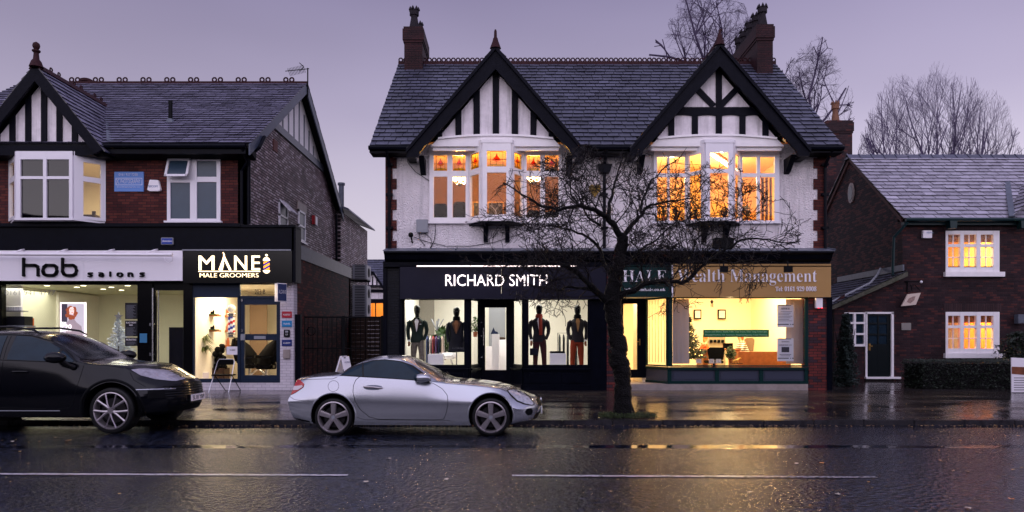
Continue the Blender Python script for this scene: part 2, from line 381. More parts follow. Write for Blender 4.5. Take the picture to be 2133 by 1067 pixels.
M['brickredx'] = brick('red_brick_side', (66, 28, 30), (50, 24, 28), (30, 22, 26), 'x', c3=(104, 46, 42), bump=.4)
M['brickstack'] = brick('stack_brick', (52, 25, 29), (38, 20, 26), (22, 16, 22), 'y', bump=.5)
M['brickold'] = brick('weathered_brick', (156, 134, 138), (84, 62, 64), (26, 20, 24), 'x', bw=.23, bh=.08, ms=.016, blot=.55, c3=(184, 168, 174), rough=.5, bump=1, c3t=.7)
M['brickdark'] = brick('dark_brick', (54, 34, 37), (30, 21, 27), (36, 30, 35), 'y', ms=.009, blot=.45, c3=(72, 38, 37), rough=.6, c3t=.75)
M['brickdarkx'] = brick('dark_brick_side', (44, 30, 34), (28, 21, 27), (40, 34, 40), 'x', ms=.011, blot=.4, c3=(86, 50, 48), rough=.6, bump=1)
M['brickwhite'] = brick('white_painted_brick', (214, 206, 214), (204, 196, 206), (176, 168, 178), 'y', blot=.12, ms=.007, bump=.6)
M['brickblack'] = brick('black_painted_brick', (16, 18, 28), (12, 14, 22), (7, 8, 12), 'y', blot=.3, rough=.4, spec=.2)
M['brickpier'] = brick('pier_brick', (110, 48, 44), (66, 34, 38), (40, 30, 34), 'y', ms=.009, c3=(58, 42, 50))
M['stone'] = material('stone', (150, 138, 134), rough=.45, var=.2, vscale=4, bump=.2)
M['lead'] = material('lead', (78, 84, 98), rough=.4, var=.25, vscale=6, bump=.2, spec=.6)
M['charcoal'] = material('charcoal', (32, 32, 46), rough=.35, spec=.12, var=.08, vscale=3)
M['navy'] = material('navy_grey_paint', (30, 42, 62), rough=.35, spec=.2, var=.08)
M['green'] = material('green_paint', (8, 42, 42), rough=.4, spec=.18, var=.1)
M['tealpaint'] = material('teal_paint', (6, 38, 42), rough=.4)
M['tan'] = material('tan_board', (172, 134, 82), rough=.4, var=.05, vscale=1)
M['signwhite'] = material('white_board', (240, 235, 242), rough=.35)
M['grey'] = material('grey_plastic', (140, 142, 150), rough=.4)
M['steel'] = material('steel', (190, 190, 195), rough=.25, metal=1)
M['glass'] = glass('window_glass', (.97, .98, .97))
M['wetglass'] = glass('wet_glass', (.93, .92, .9), bump=.3, bscale=80, rough=.08)
M['darkglass'] = material('unlit_glass', (30, 44, 56), rough=.08, spec=.8, var=.2, vscale=2)
M['frost'] = material('frosted_glass', (44, 64, 82), rough=.35, spec=.6, var=.12, vscale=3, bump=.15, bscale=90)
M['cream'] = material('cream_wall', (232, 228, 218), rough=.8, var=.03)
M['whitewall'] = material('white_wall', (226, 220, 205), rough=.8, var=.03)
M['floorin'] = material('shop_floor', (150, 130, 110), rough=.4, var=.2)
M['wood'] = material('oak', (142, 82, 44), rough=.4, var=.25, vscale=8)
M['darkwood'] = material('dark_wood', (52, 34, 26), rough=.4, var=.3, vscale=8)
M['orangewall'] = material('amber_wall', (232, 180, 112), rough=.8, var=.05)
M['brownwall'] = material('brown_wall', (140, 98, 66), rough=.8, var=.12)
M['leaf'] = material('leaf', (52, 76, 36), rough=.5, shade=.5)
M['leafdark'] = material('dark_leaf', (22, 32, 20), rough=.45, shade=.6)
M['bark'] = material('bark', (10, 8, 10), rough=.5, var=.6, vscale=14, bump=1, bscale=30, bdist=.05, spec=.15)
M['twig'] = material('twig', (20, 14, 17), rough=.5, spec=.2)
M['hazebark'] = material('hazy_bark', (86, 77, 102), rough=.9, spec=.05)  # bark colour lightened and blued to paint in distance haze
M['farbark'] = material('far_bark', (74, 65, 88), rough=.9, spec=.1)  # purple-grey bark with some haze mixed into the colour
M['blackcloth'] = material('black_cloth', (10, 10, 13), rough=.8, spec=.08)
M['clay'] = material('plant_pot', (150, 80, 50), rough=.6)
M['glossblack'] = material('gloss_black', (6, 6, 8), rough=.2, spec=.3)
# ------------------------------------------------------------------ ground, road, pavement
def asphalt():
    m = bpy.data.materials.new('wet_asphalt'); m.use_nodes = True; nt = m.node_tree; N, L = nt.nodes, nt.links; b = N['Principled BSDF']
    g = N.new('ShaderNodeNewGeometry')
    mp = N.new('ShaderNodeMapping'); mp.inputs['Scale'].default_value = (.22, 1.3, 1); L.new(g.outputs['Position'], mp.inputs[0])
    pn = N.new('ShaderNodeTexNoise'); pn.inputs['Scale'].default_value = 1.1; pn.inputs['Detail'].default_value = 6; pn.inputs['Roughness'].default_value = .6; L.new(mp.outputs[0], pn.inputs['Vector'])
    sp = N.new('ShaderNodeSeparateXYZ'); L.new(g.outputs['Position'], sp.inputs[0])
    # wetter in the gutter lane where the camber lets water stand
    gr = N.new('ShaderNodeFloatCurve'); nn = N.new('ShaderNodeMapRange'); L.new(sp.outputs[1], nn.inputs[0]); nn.inputs[1].default_value = 6; nn.inputs[2].default_value = 14
    L.new(nn.outputs[0], gr.inputs['Value']); cv = gr.mapping.curves[0]
    cv.points[0].location = (0, .0); cv.points[1].location = (1, .1)
    for p in ((.35, .0), (.43, .02), (.485, .06), (.512, .42), (.53, .42), (.55, .1), (.62, .06), (.75, .1), (.82, .3), (.88, .3)): cv.points.new(*p)
    gr.mapping.update()
    ad = N.new('ShaderNodeMath'); ad.operation = 'ADD'; L.new(pn.outputs[0], ad.inputs[0]); L.new(gr.outputs[0], ad.inputs[1])
    wet = N.new('ShaderNodeMapRange'); wet.interpolation_type = 'SMOOTHSTEP'; L.new(ad.outputs[0], wet.inputs[0]); wet.inputs[1].default_value = .68; wet.inputs[2].default_value = .92
    ro = N.new('ShaderNodeMapRange'); L.new(wet.outputs[0], ro.inputs[0]); ro.inputs[3].default_value = .13; ro.inputs[4].default_value = .05; L.new(ro.outputs[0], b.inputs['Roughness'])
    v = N.new('ShaderNodeTexVoronoi'); v.inputs['Scale'].default_value = 20; L.new(g.outputs['Position'], v.inputs['Vector'])
    n2 = N.new('ShaderNodeTexNoise'); n2.inputs['Scale'].default_value = 11; n2.inputs['Detail'].default_value = 5; n2.inputs['Roughness'].default_value = .75; L.new(g.outputs['Position'], n2.inputs['Vector'])
    hm = N.new('ShaderNodeMath'); hm.operation = 'ADD'; L.new(v.outputs['Distance'], hm.inputs[0]); L.new(n2.outputs[0], hm.inputs[1])
    st = N.new('ShaderNodeMapRange'); L.new(wet.outputs[0], st.inputs[0]); st.inputs[3].default_value = 1.0; st.inputs[4].default_value = .06
    bp = N.new('ShaderNodeBump'); L.new(hm.outputs[0], bp.inputs['Height']); L.new(st.outputs[0], bp.inputs['Strength']); bp.inputs['Distance'].default_value = .0095; L.new(bp.outputs[0], b.inputs['Normal'])
    sr = N.new('ShaderNodeMapRange'); L.new(n2.outputs[0], sr.inputs[0]); sr.inputs[1].default_value = .48; sr.inputs[2].default_value = .6
    cr = N.new('ShaderNodeMix'); cr.data_type = 'RGBA'; L.new(sr.outputs[0], cr.inputs[0]); cr.inputs[6].default_value = lin((2, 3, 8)); cr.inputs[7].default_value = lin((54, 60, 82)); L.new(cr.outputs[2], b.inputs['Base Color'])  # asphalt grain; pale specks in the colour also stand in for wet glints
    b.inputs['Specular IOR Level'].default_value = .75
    return m
def paving(name, bw, bh, c1, c2, cm, off=.5, ms=.012, rot=0):
    m = brick(name, c1, c2, cm, 'z', bw=bw, bh=bh, ms=ms, blot=.3, off=off, bump=.4); nt = m.node_tree; N, L = nt.nodes, nt.links; b = N['Principled BSDF']
    g = N.new('ShaderNodeNewGeometry'); mp = N.new('ShaderNodeMapping'); mp.inputs['Scale'].default_value = (.3, 1.1, 1); L.new(g.outputs['Position'], mp.inputs[0])
    pn = N.new('ShaderNodeTexNoise'); pn.inputs['Scale'].default_value = 1.2; pn.inputs['Detail'].default_value = 7; pn.inputs['Roughness'].default_value = .65; L.new(mp.outputs[0], pn.inputs['Vector'])
    r = N.new('ShaderNodeMapRange'); L.new(pn.outputs[0], r.inputs[0]); r.inputs[1].default_value = .38; r.inputs[2].default_value = .62; r.inputs[3].default_value = .22; r.inputs[4].default_value = .05
    L.new(r.outputs[0], b.inputs['Roughness']); b.inputs['Specular IOR Level'].default_value = .75
    s = N.new('ShaderNodeMapRange'); L.new(pn.outputs[0], s.inputs[0]); s.inputs[1].default_value = .4; s.inputs[2].default_value = .62; s.inputs[3].default_value = .7; s.inputs[4].default_value = .08
    for n in N:
        if n.type == 'BUMP': L.new(s.outputs[0], n.inputs['Strength'])
    return m
def sheet(name, x0, x1, prof, m, kind='structure', nx=1):
    mb = MB()
    for (ya, za), (yb, zb) in zip(prof, prof[1:]): mb.quad((x0, ya, za), (x1, ya, za), (x1, yb, zb), (x0, yb, zb))
    o = mb.build(name, m, origin=(0, 0, 0)); o['kind'] = kind; return o
M['earth'] = material('earth', (40, 38, 36), rough=.8, var=.4, vscale=1, bump=.4)
sheet('ground', -400, 400, [(-400, -.3), (14, -.3), (400, -.3)], M['earth'])
sheet('road', -70, 70, [(2.8, -.05), (4, -.01), (8, .0), (11.4, 0), (13.12, -.05)], asphalt())
M['kerbstone'] = material('kerbstone', (50, 48, 52), rough=.22, var=.4, vscale=6, bump=.35, bscale=30)
kb = MB()
for i in range(-60, 60):
    kb.box(i * .915 + .004, i * .915 + .911, 13.1, 13.25, -.2, .045 + .003 * math.sin(i * 2.3)); kb.box(i * .915 + .004, i * .915 + .911, 2.65, 2.8, -.2, .05)
o = kb.build('kerb', M['kerbstone'], origin=(0, 13.1, 0), bevel=.012); o['kind'] = 'structure'
sheet('paving_strip', -70, 70, [(13.25, .046), (14.35, .062)], paving('small_setts', .2, .1, (50, 44, 46), (36, 33, 38), (16, 15, 18), ms=.009))
slab = paving('paving_slabs', .9, .6, (58, 50, 48), (38, 34, 37), (8, 7, 9), ms=.02)
sheet('pavement', -70, 70, [(14.35, .062), (19.1, .155), (24.5, .17)], slab)
sheet('far_pavement', -70, 70, [(-6, .08), (2.65, .05)], slab)
sheet('yard', -70, 70, [(24.5, .17), (60, .2), (90, .2)], M['earth'])
# centre line of the road: dashes worn through to the asphalt
def worn():
    m = bpy.data.materials.new('worn_road_paint'); m.use_nodes = True; nt = m.node_tree; N, L = nt.nodes, nt.links; b = N['Principled BSDF']
    g = N.new('ShaderNodeNewGeometry'); n = N.new('ShaderNodeTexNoise'); n.inputs['Scale'].default_value = 26; n.inputs['Detail'].default_value = 5; L.new(g.outputs['Position'], n.inputs['Vector'])
    r = N.new('ShaderNodeMapRange'); L.new(n.outputs[0], r.inputs[0]); r.inputs[1].default_value = .4; r.inputs[2].default_value = .5
    sp = N.new('ShaderNodeSeparateXYZ'); L.new(g.outputs['Position'], sp.inputs[0])
    wx = N.new('ShaderNodeMapRange'); L.new(sp.outputs[0], wx.inputs[0]); wx.inputs[1].default_value = 0; wx.inputs[2].default_value = 4; wx.inputs[3].default_value = .03; wx.inputs[4].default_value = -.08
    ad = N.new('ShaderNodeMath'); ad.operation = 'ADD'; L.new(n.outputs[0], ad.inputs[0]); L.new(wx.outputs[0], ad.inputs[1]); L.new(ad.outputs[0], r.inputs[0])
    mx = N.new('ShaderNodeMix'); mx.data_type = 'RGBA'; L.new(r.outputs[0], mx.inputs[0]); mx.inputs[6].default_value = lin((50, 48, 54)); mx.inputs[7].default_value = lin((205, 198, 205)); L.new(mx.outputs[2], b.inputs['Base Color'])
    b.inputs['Roughness'].default_value = .3
    bp = N.new('ShaderNodeBump'); bp.inputs['Strength'].default_value = .5; bp.inputs['Distance'].default_value = .006; L.new(n.outputs[0], bp.inputs['Height']); L.new(bp.outputs[0], b.inputs['Normal'])
    return m
ml = MB(); rg = random.Random(4)
for x0, x1, y0, y1 in ((-11.84, -7.84, 8.12, 8.1), (-5.84, -1.82, 8.06, 7.985), (.0, 3.98, 7.965, 7.865), (5.98, 9.98, 7.82, 7.74)):
    n = 60; up = []; dn = []
    for i in range(n + 1):
        t = i / n; x = x0 + (x1 - x0) * t; y = y0 + (y1 - y0) * t
        up.append((x, y + .042 + rg.uniform(-.006, .006), .006)); dn.append((x, y - .042 + rg.uniform(-.006, .006), .006))
    for i in range(n): ml.quad(dn[i], dn[i + 1], up[i + 1], up[i])
o = ml.build('road_marking', worn(), origin=(0, 8, 0)); o['kind'] = 'structure'

# ------------------------------------------------------------------ the main pair of shops
F = 19.5
hb = thing('shop_building', 'tall white rendered two-gable shop building with slate roof behind the bare street tree', 'building', (2.5, F, .16))
BX0, BX1 = X(803, F), X(1722, F)      # building's side faces
WX0, WX1 = X(818, F), X(1704, F)
zc = Z(520, F); ze = Z(300, F)
def wallholes(mb, x0, x1, z0, z1, Y0, Y1, holes):
    cur = x0
    for (a, b, c, d) in sorted(holes):
        mb.box(cur, a, Y0, Y1, z0, z1); mb.box(a, b, Y0, Y1, z0, c); mb.box(a, b, Y0, Y1, d, z1); cur = b
    mb.box(cur, x1, Y0, Y1, z0, z1)
LW = (X(897, F), X(1170, F), Z(462, F), Z(309, F)); RW = (X(1362, F), X(1622, F), Z(462, F), Z(309, F))
mb = MB(); wallholes(mb, WX0, WX1, zc - .3, ze, F, F + .28, [LW, RW]); mb.build('front_wall', M['render'], hb)
# toothed brick quoins
mb = MB(); mq = MB(); z = zc - .05; k = 0
while z < ze:
    t = .27 if k % 2 == 0 else .14
    z1 = min(z + .28, ze)
    mb.box(BX0, X(818, F) + (.11 if k % 2 == 0 else 0.0), F - .025, F + .29, z, z1)
    mq.box(WX1 - (.0 if k % 2 else .11) - .02, BX1, F - .025, F + .29, z, z1)
    z = z1; k += 1
mb.build('quoin', M['brickred'], hb); mq.build('quoin', M['brickred'], hb)
YR, ZR, ZE, YE = 23.8, Z(137, 23.8), Z(307, 19.0), 19.0
YB = 28.6
mb = MB()
for x in (BX0, BX1 - .25):
    mb.prism([(F + .29, .1), (YB - .6, .1), (YB - .6, ZE), (YR, ZR - .25), (F + .29, ZE)], 'x', x, x + .25)
mb.box(BX0, BX1, YB - .85, YB - .6, .1, ZE)
mb.build('side_wall', M['brickdarkx'], hb)
RX0, RX1 = X(770, YE), X(1755, YE)
slope = (ZR - ZE) / (YR - YE); V = Vector((0, 1, slope)).normalized(); lv = math.hypot(YR - YE, ZR - ZE)
GX = (X(1032, 18.85), X(1499, 18.85)); mb = MB(); slates(mb, (RX0, YE, ZE + .04), (1, 0, 0), V, [(0, 0), (RX1 - RX0, 0), (RX1 - RX0, lv), (0, lv)], .31, .262, 3, cut=lambda u, v: v < .75 and any(abs(u + RX0 - g_) < 2.3 - v * .9 for g_ in GX))
GS = [(RX0, GX[0] - 2.25, 0), (GX[0] - 2.25, GX[0] + 2.25, .6), (GX[0] + 2.25, GX[1] - 2.25, 0), (GX[1] - 2.25, GX[1] + 2.25, .6), (GX[1] + 2.25, RX1, 0)]
mb.cur = 0
for a, b, d_ in GS: y = YE + d_; mb.quad((a, y, ZE + .04 + d_ * slope), (b, y, ZE + .04 + d_ * slope), (b, YR, ZR + .04), (a, YR, ZR + .04))
mb.box(RX0 + .05, RX1 - .05, YR, YR + .02, ZR - .1, ZR + .03)
slates(mb, (RX0, YB, ZE + .04), (1, 0, 0), Vector((0, -1, slope)).normalized(), [(0, 0), (RX1 - RX0, 0), (RX1 - RX0, lv), (0, lv)], .6, .5, 4)
roof = mb.build('roof', M['slate'], hb)
mb = MB()
for a, b, d_ in GS: mb.prism([(YE + .06 + d_, ZE - .02 + d_ * slope), (YR, ZR - .04), (YB - .06, ZE - .02), (YB - .06, ZE - .08), (YR, ZR - .12), (YE + .06 + d_, ZE - .08 + d_ * slope)], 'x', max(a, RX0 + .02) + .001, min(b, RX1 - .02) - .001)
mb.build('roof_deck', M['blackmatt'], roof)
def ridge_crest(name, parent, x0, x1, Y, z, sp, pair=0, R=.062, r=.022, tall=.14, y_axis=None, gap=0):
    mb = MB()
    mb.prism([(Y - .16, z - .11), (Y - .02, z + .04), (Y - .02, z + tall), (Y + .02, z + tall), (Y + .02, z + .04), (Y + .16, z - .11)], 'x', x0, x1)
    x = x0 + sp / 2; k = 0
    while x < x1:
        if not pair or k % pair < 2:
            pts = [(x + R * math.cos(a), Y, z + tall + R * .8 + R * math.sin(a)) for a in [i * math.pi / 4 + math.pi / 8 for i in range(9)]]
            mb.tube(pts, r, 4, cap=False)
        x += sp; k += 1
    return mb.build(name, M['terracotta'], parent)
ridge_crest('ridge_tiles', roof, RX0 + .0, RX1 - .0, YR, ZR, .158)
# eaves: soffit, gutter
for a, b in ((768, 862), (1232, 1326), (1672, 1757)): MB().box(X(a, 19) + .02, X(b, 19), YE + .1, F + .01, ZE - .14, ZE - .1).build('soffit', M['blackmatt'], hb)
for a, b in ((768, 862), (1232, 1326), (1672, 1757)):
    mb = MB()
    mb.tube([(X(a, 18.95), 18.93, ZE - .03), (X(b, 18.95), 18.93, ZE - .03)], .06, 8); mb.box(X(a, 19) + .02, X(b, 19), 18.99, 19.08, ZE - .14, ZE + .02)
    x = X(a, 19) + .1
    while x < X(b, 19): mb.box(x, x + .03, 19.08, F, ZE - .12, ZE - .05); x += .55
    mb.build('gutter', M['black'], hb)
for px in (811, 1259, 1719):
    mb = MB(); x = X(px, 19.4); zb = zc if px != 1719 else zc
    mb.tube([(x, 18.95, ZE - .06), (x, 19.3, ZE - .3), (x, 19.4, ZE - .45), (x, 19.4, zb + .02)], .045, 8)
    for zz in (4.5, 5.4, 6.2): mb.box(x - .09, x + .09, 19.36, 19.5, zz, zz + .06)
    if px == 1259: mb.prism([(x - .13, 6.0), (x + .13, 6.0), (x + .2, 6.22), (x - .2, 6.22)], 'y', 19.26, 19.48)
    mb.build('downpipe', M['black'], hb)
# half-timbered gables
def gable(cx, half, za, zf, kind, finz, seed):
    Yg = 19.12; g = thing  # infill plane
    sl = (za - zf) / half
    zt = lambda x, o=.0: za - o - abs(x - cx) * sl
    zb = Z(290, Yg)
    # infill and white beam below
    hw = (za - .5 - zb) / sl
    inf = MB().prism([(cx - hw, zb), (cx + hw, zb), (cx, za - .5)], 'y', Yg, Yg + .1); pn = inf.build('gable_panel', M['panelw'], hb)
    mb = MB(); hb2 = (za - .5 - Z(306, Yg)) / sl
    arc = [(cx - hb2 + .0, Z(306, Yg)), (cx + hb2, Z(306, Yg))] + [(cx + hw * .98 * (1 - 2 * t / 10), Z(290, Yg) + .09 * (1 - (1 - 2 * t / 10) ** 2)) for t in range(11)]
    mb.prism(arc, 'y', Yg - .05, F + .02)
    for t in range(10):
        a, b2 = arc[2 + t], arc[3 + t]; mb.bar((a[0], Yg - .06, a[1]), (b2[0], Yg - .06, b2[1]), .07, .05)
    mb.box(cx - hb2 + .05, cx + hb2 - .05, Yg + .03, Yg + .08, Z(314, Yg + .03), Z(305, Yg)); mb.build('gable_beam', M['white'], hb)
    mb = MB(); D0, D1 = Yg - .035, Yg + .02
    def stud(x, w, z0=None):
        z0 = zb + .05 + .08 * (1 - ((x - cx) / hw) ** 2) if z0 is None else z0
        mb.prism([(x - w / 2, z0), (x + w / 2, z0), (x + w / 2, max(z0 + .02, zt(x + w / 2, .45))), (x - w / 2, max(z0 + .02, zt(x - w / 2, .45)))] , 'y', D0, D1)
    if kind == 0:
        for px in (915, 955, 993, 1033, 1072.5, 1111, 1149): stud(X(px, Yg), .17 if px in (993, 1033, 1072.5) else .16)
    else:
        stud(X(1497, Yg), .16)
        z1, z2 = Z(241, Yg), Z(224, Yg); h1 = (za - .42 - z1) / sl; h2 = (za - .42 - z2) / sl
        pts = [(cx - h1, z1), (cx - h2, z2), (cx + h2, z2), (cx + h1, z1)]
        st = [1396, 1447, 1497, 1547, 1595]; low = []
        xs = [cx + h1] + [X(p, Yg) for p in st[::-1]][0:] + [cx - h1]
        for a, b2 in zip(xs, xs[1:]):      # scalloped underside
            for t in range(1, 8): low.append((a + (b2 - a) * t / 8, z1 - .06 + .07 * math.sin(math.pi * t / 8) ** .5))
        mb.prism([(cx - h2, z2), (cx + h2, z2)] + low, 'y', D0 - .004, D1)
        for p in (1398, 1447, 1546, 1594):
            x = X(p, Yg); z0 = zb + .05 + .08 * (1 - ((x - cx) / hw) ** 2); mb.box(x - .08, x + .08, D0, D1, z0, z1 + .01)
        for s_ in (-1, 1): mb.bar((cx + s_ * .08, Yg - .01, z2 + .02), (cx + s_ * .66, Yg - .01, z2 + .62), .05, .16)
    mb.build('timber', M['timber'], hb)
    # bargeboards
    mb = MB()
    for s_ in (-1, 1):
        o0 = half + .02; pts = [(cx, za + .02), (cx + s_ * o0, zf), (cx + s_ * (o0 - .02), zf - .17), (cx + s_ * (o0 - .3), zf - .17), (cx + s_ * (o0 - .36), zf - .02 + .0), (cx, za - .56)]
        mb.prism(pts, 'y', 18.82, 18.9)
        pts = [(cx, za + .05), (cx + s_ * (half + .03), zf + .02), (cx + s_ * (half + .03), zf - .08), (cx, za - .07)]
        mb.prism(pts, 'y', 18.76, 18.815)
        x = cx + s_ * (half - .06)     # bracket that carries the foot
        mb.box(x - .1, x + .1, 18.9, F, zf - .17, zf - .1); mb.prism([(18.95, zf - .1), (F, zf - .1), (F, zf - .5), (19.35, zf - .45)], 'x', x - s_ * .28 - .07, x - s_ * .28 + .07)
    mb.build('bargeboard', M['timber'], hb)
    # gable roof running back into the main slope
    mb = MB(); yb = YE + (za - ZE) / slope + .1; ln = yb - 18.8; ls = math.hypot(half, za - zf)
    yl = YE + max(0, (zf - ZE)) / slope - .1
    for s_ in (-1, 1):
        Vv = Vector((-s_ * half, 0, za - zf)).normalized()
        slates(mb, (cx + s_ * half, 18.8, zf + .03), (0, 1, 0), Vv, [(0, 0), (max(.3, yl + .3 - 18.8), 0), (ln, ls), (0, ls)] if s_ > 0 else [(0, 0), (max(.3, yl + .3 - 18.8), 0), (ln, ls), (0, ls)], .31, .262, seed + s_)
    mb.build('gable_roof', M['slate'], hb)
    mb = MB(); mb.bar((cx, 18.8, za + .05), (cx, yb, za + .05), .18, .12)
    if kind:     # red crested tiles on the ridge of the right gable
        for i in range(9): mb.box(cx - .03, cx + .03, 19.2 + i * .33, 19.4 + i * .33, za + .1, za + .2)
    mb.build('gable_ridge', M['terracotta'], hb)
    mb = MB(); b0 = za - .02
    mb.lathe([(.15, 0), (.12, .08), (.075, .2), (.06, .27), (.04, .3), (.035, finz - .05), (.02, finz)], (cx, 18.85, b0), 'z', 8)
    if kind: mb.tube([(cx, 18.85, b0 + finz - .08), (cx + .03, 18.85, b0 + finz), (cx + .07, 18.85, b0 + finz - .02)], .035, 6)
    mb.build('finial', M['terracotta'], hb, smooth=True)
gable(X(1032, 18.85), 2.3, Z(100, 18.85), Z(314, 18.85), 0, .5, 11)
gable(X(1499, 18.85), 2.33, Z(94, 18.85), Z(312, 18.85), 1, .42, 21)

# chimneys
def crown_pot(mb, x, y, z, h, r=.15):
    mb.lathe([(r * 1.15, 0), (r * 1.1, h * .1), (r * .72, h * .55), (r * .75, h * .62), (r * 1.02, h * .66), (r * 1.0, h * .9)], (x, y, z), 'z', 12)
    for k in range(7):
        a = 2 * math.pi * k / 7; p = Vector((x + math.cos(a) * r * .9, y + math.sin(a) * r * .9, z + h * .88))
        mb.lathe([(.06, 0), (.045, .05), (.004, .13)], p, 'z', 5)
def chimney(parent, x0, x1, y0, y1, z0, z1, pots, mat, px, nm='chimney', fl=1):
    mb = MB(); mb.box(x0, x1, y0, y1, z0, z1); ch = mb.build(nm, mat, parent)
    mb = MB(); mb.box(x0 - .05, x1 + .05, y0 - .05, y1 + .05, z1 - .42, z1 - .06); mb.box(x0 - .02, x1 + .02, y0 - .02, y1 + .02, z1 - .06, z1 + .02); mb.box(x0 - .025, x1 + .025, y0 - .025, y1 + .025, z1 - .5, z1 - .42)
    mb.build('chimney_cap', mat, ch)
    if fl: MB().box(x0 - .06, x1 + .06, y0 - .22, y1, z0, z0 + .35).build('lead_flashing', M['lead'], ch)
    for (yy, h) in pots:
        mb = MB(); crown_pot(mb, (x0 + x1) / 2, yy, z1, h); mb.build('chimney_pot', px, ch, smooth=True)
chimney(hb, X(842, 23.4), X(880, 23.4) + .0, 23.4, 24.85, 9.6, Z(57, 23.4), [(23.62, .72), (24.6, .66)], M['brickstack'], M['potclay'])
chimney(hb, X(1577, 23.1), X(1610, 23.1), 23.1, 26.0, 9.4, Z(52, 23.1), [(23.35, .74), (23.95, .72), (24.55, .74), (25.15, .7), (25.75, .72)], M['brickstack'], M['potclay'])

# upper bay windows
def bay(cfg, stained):
    Yf = cfg['Yf']; pl = [(X(cfg['p'][0], F), F - .02), (X(cfg['p'][1], F), F - .02), (X(cfg['p'][2], Yf), Yf), (X(cfg['p'][3], Yf), Yf), (X(cfg['p'][4], F), F - .02), (X(cfg['p'][5], F), F - .02)]
    zl0, zl1, zm, zt0 = cfg['z']; zlow, ztop = Z(462, F), Z(309, F)
    fr = MB(); gl = MB(); st = MB(); segs = []
    for i in range(5):
        a, b = pl[i], pl[i + 1]; ln = math.hypot(b[0] - a[0], b[1] - a[1]); n = 2 if i in (0, 4) else 1
        if n == 2:
            if i == 0: us = [(X(cfg['l'][0], F) - a[0], X(cfg['l'][1], F) - a[0]), (X(cfg['l'][2], F) - a[0], X(cfg['l'][3], F) - a[0])]
            else: us = [(X(cfg['r'][0], F) - a[0], X(cfg['r'][1], F) - a[0]), (X(cfg['r'][2], F) - a[0], X(cfg['r'][3], F) - a[0])]
        else:
            m_ = .09 if i == 2 else .08; us = [(m_ + .03, ln - m_ - .03)]
        panel(fr, gl if not stained else gl, a, b, zlow, ztop, us, [(zl0, zl1)] + ([] if stained else [(zm, zt0)]) if not stained else [(zl0, zl1), (zm, zt0)])
        segs.append((a, b, us))
    # drip ledge, roof and floor of the oriel
    out = [(p[0], p[1] - .07) for p in pl[1:5]]
    fr.prism([(pl[1][0] - .08, F), *[(out[0][0] - .06, F - .02), (out[1][0] - .04, out[1][1]), (out[2][0] + .04, out[2][1]), (out[3][0] + .06, F - .02)], (pl[4][0] + .08, F)], 'z', zlow - .07, zlow)
    fr.prism([(pl[1][0], F), (pl[2][0] - .03, Yf - .05), (pl[3][0] + .03, Yf - .05), (pl[4][0], F)], 'z', ztop, ztop + .09)
    fr.box(pl[0][0] - .04, pl[1][0] - .1, F - .09, F, zlow - .06, zlow); fr.box(pl[4][0] + .1, pl[5][0] + .04, F - .09, F, zlow - .06, zlow)
    wn = fr.build('bay_window', M['white'] if stained else M['upvc'], hb)
    gl.build('pane', M['wetglass'] if stained else M['glass'], wn)
    mb = MB()
    mb.prism([(pl[1][0], F), (pl[2][0], Yf), (pl[3][0], Yf), (pl[4][0], F)], 'z', zlow - .12, zlow - .07)
    for px in cfg['br']:
        x = X(px, F); mb.prism([(F, zlow - .1), (Yf + .12, zlow - .1), (F - .02, zlow - .55)], 'x', x - .06, x + .06); mb.box(x - .06, x + .06, F - .05, F, zlow - .56, zlow - .1)
    mb.build('bay_bracket', M['timber'], wn)
    if stained:
        am = MB(); red = MB(); gr = MB(); ld = MB(); yl = MB()
        for (a, b, us) in segs:
            for (u0, u1) in us:
                am.obox(a, b, u0, u1, -.001, .006, zm, zt0); uc = (u0 + u1) / 2; w = u1 - u0; h = zt0 - zm
                A = Vector((a[0], a[1], 0)); d = Vector((b[0] - a[0], b[1] - a[1], 0)).normalized(); nn = Vector((d.y, -d.x, 0))
                P = lambda u, z, v=.012: tuple(A + d * u + nn * v + Vector((0, 0, z)))
                def poly(m_, pts, v): m_.add([P(u, z, v) for u, z in pts], [list(range(len(pts)))])
                zq = zm + h * .58
                poly(red, [(uc - w * .17, zq - .03), (uc - w * .1, zq - .07), (uc + w * .1, zq - .07), (uc + w * .17, zq - .03), (uc + w * .05, zq + .03), (uc, zq + .1), (uc - w * .05, zq + .03)], .011)
                poly(yl, [(uc - w * .32, zq - .05), (uc - w * .17, zq - .085), (uc, zq - .12), (uc + w * .17, zq - .085), (uc + w * .32, zq - .05), (uc + w * .17, zq - .03), (uc - w * .17, zq - .03)], .009)
                poly(gr, [(u0 + .005, zm), (u1 - .005, zm)] + [(uc + w * .49 * math.cos(t * math.pi / 6), zm + .015 + h * .16 * math.sin(t * math.pi / 6)) for t in range(7)], .010)
                for k in (-1, 1):
                    ld.tube([P(uc + k * w * .32, zm, .014), P(uc + k * w * .32, zt0 - .03, .014)], .0045, 4)
                    ld.tube([P(uc + k * w * .17, zq - .03, .014), P(uc + k * w * .05, zq + .03, .014), P(uc, zq + .1, .014)], .0045, 4)
                ld.tube([P(uc, zm + h * .1, .014), P(uc, zq - .1, .014)], .0045, 4)
                ld.tube([P(uc + w * .5 * math.cos(t * math.pi / 8), zt0 - h * .22 + h * .2 * math.sin(t * math.pi / 8), .014) for t in range(9)], .0045, 4)
                ld.tube([P(u0, zq - .05, .014), P(u1, zq - .05, .014)], .0045, 4)
        am.build('stained_glass', glass('amber_stained_glass', (1, .82, .5)), wn, each=8); red.build('stained_glass_flower', glass('red_stained_glass', (.75, .04, .03)), wn, each=7)
        yl.build('stained_glass_petal', glass('ochre_stained_glass', (.75, .4, .05)), wn, each=7); gr.build('stained_glass_hill', glass('green_stained_glass', (.7, .8, .1)), wn, each=9); ld.build('lead_came', M['blackmatt'], wn)
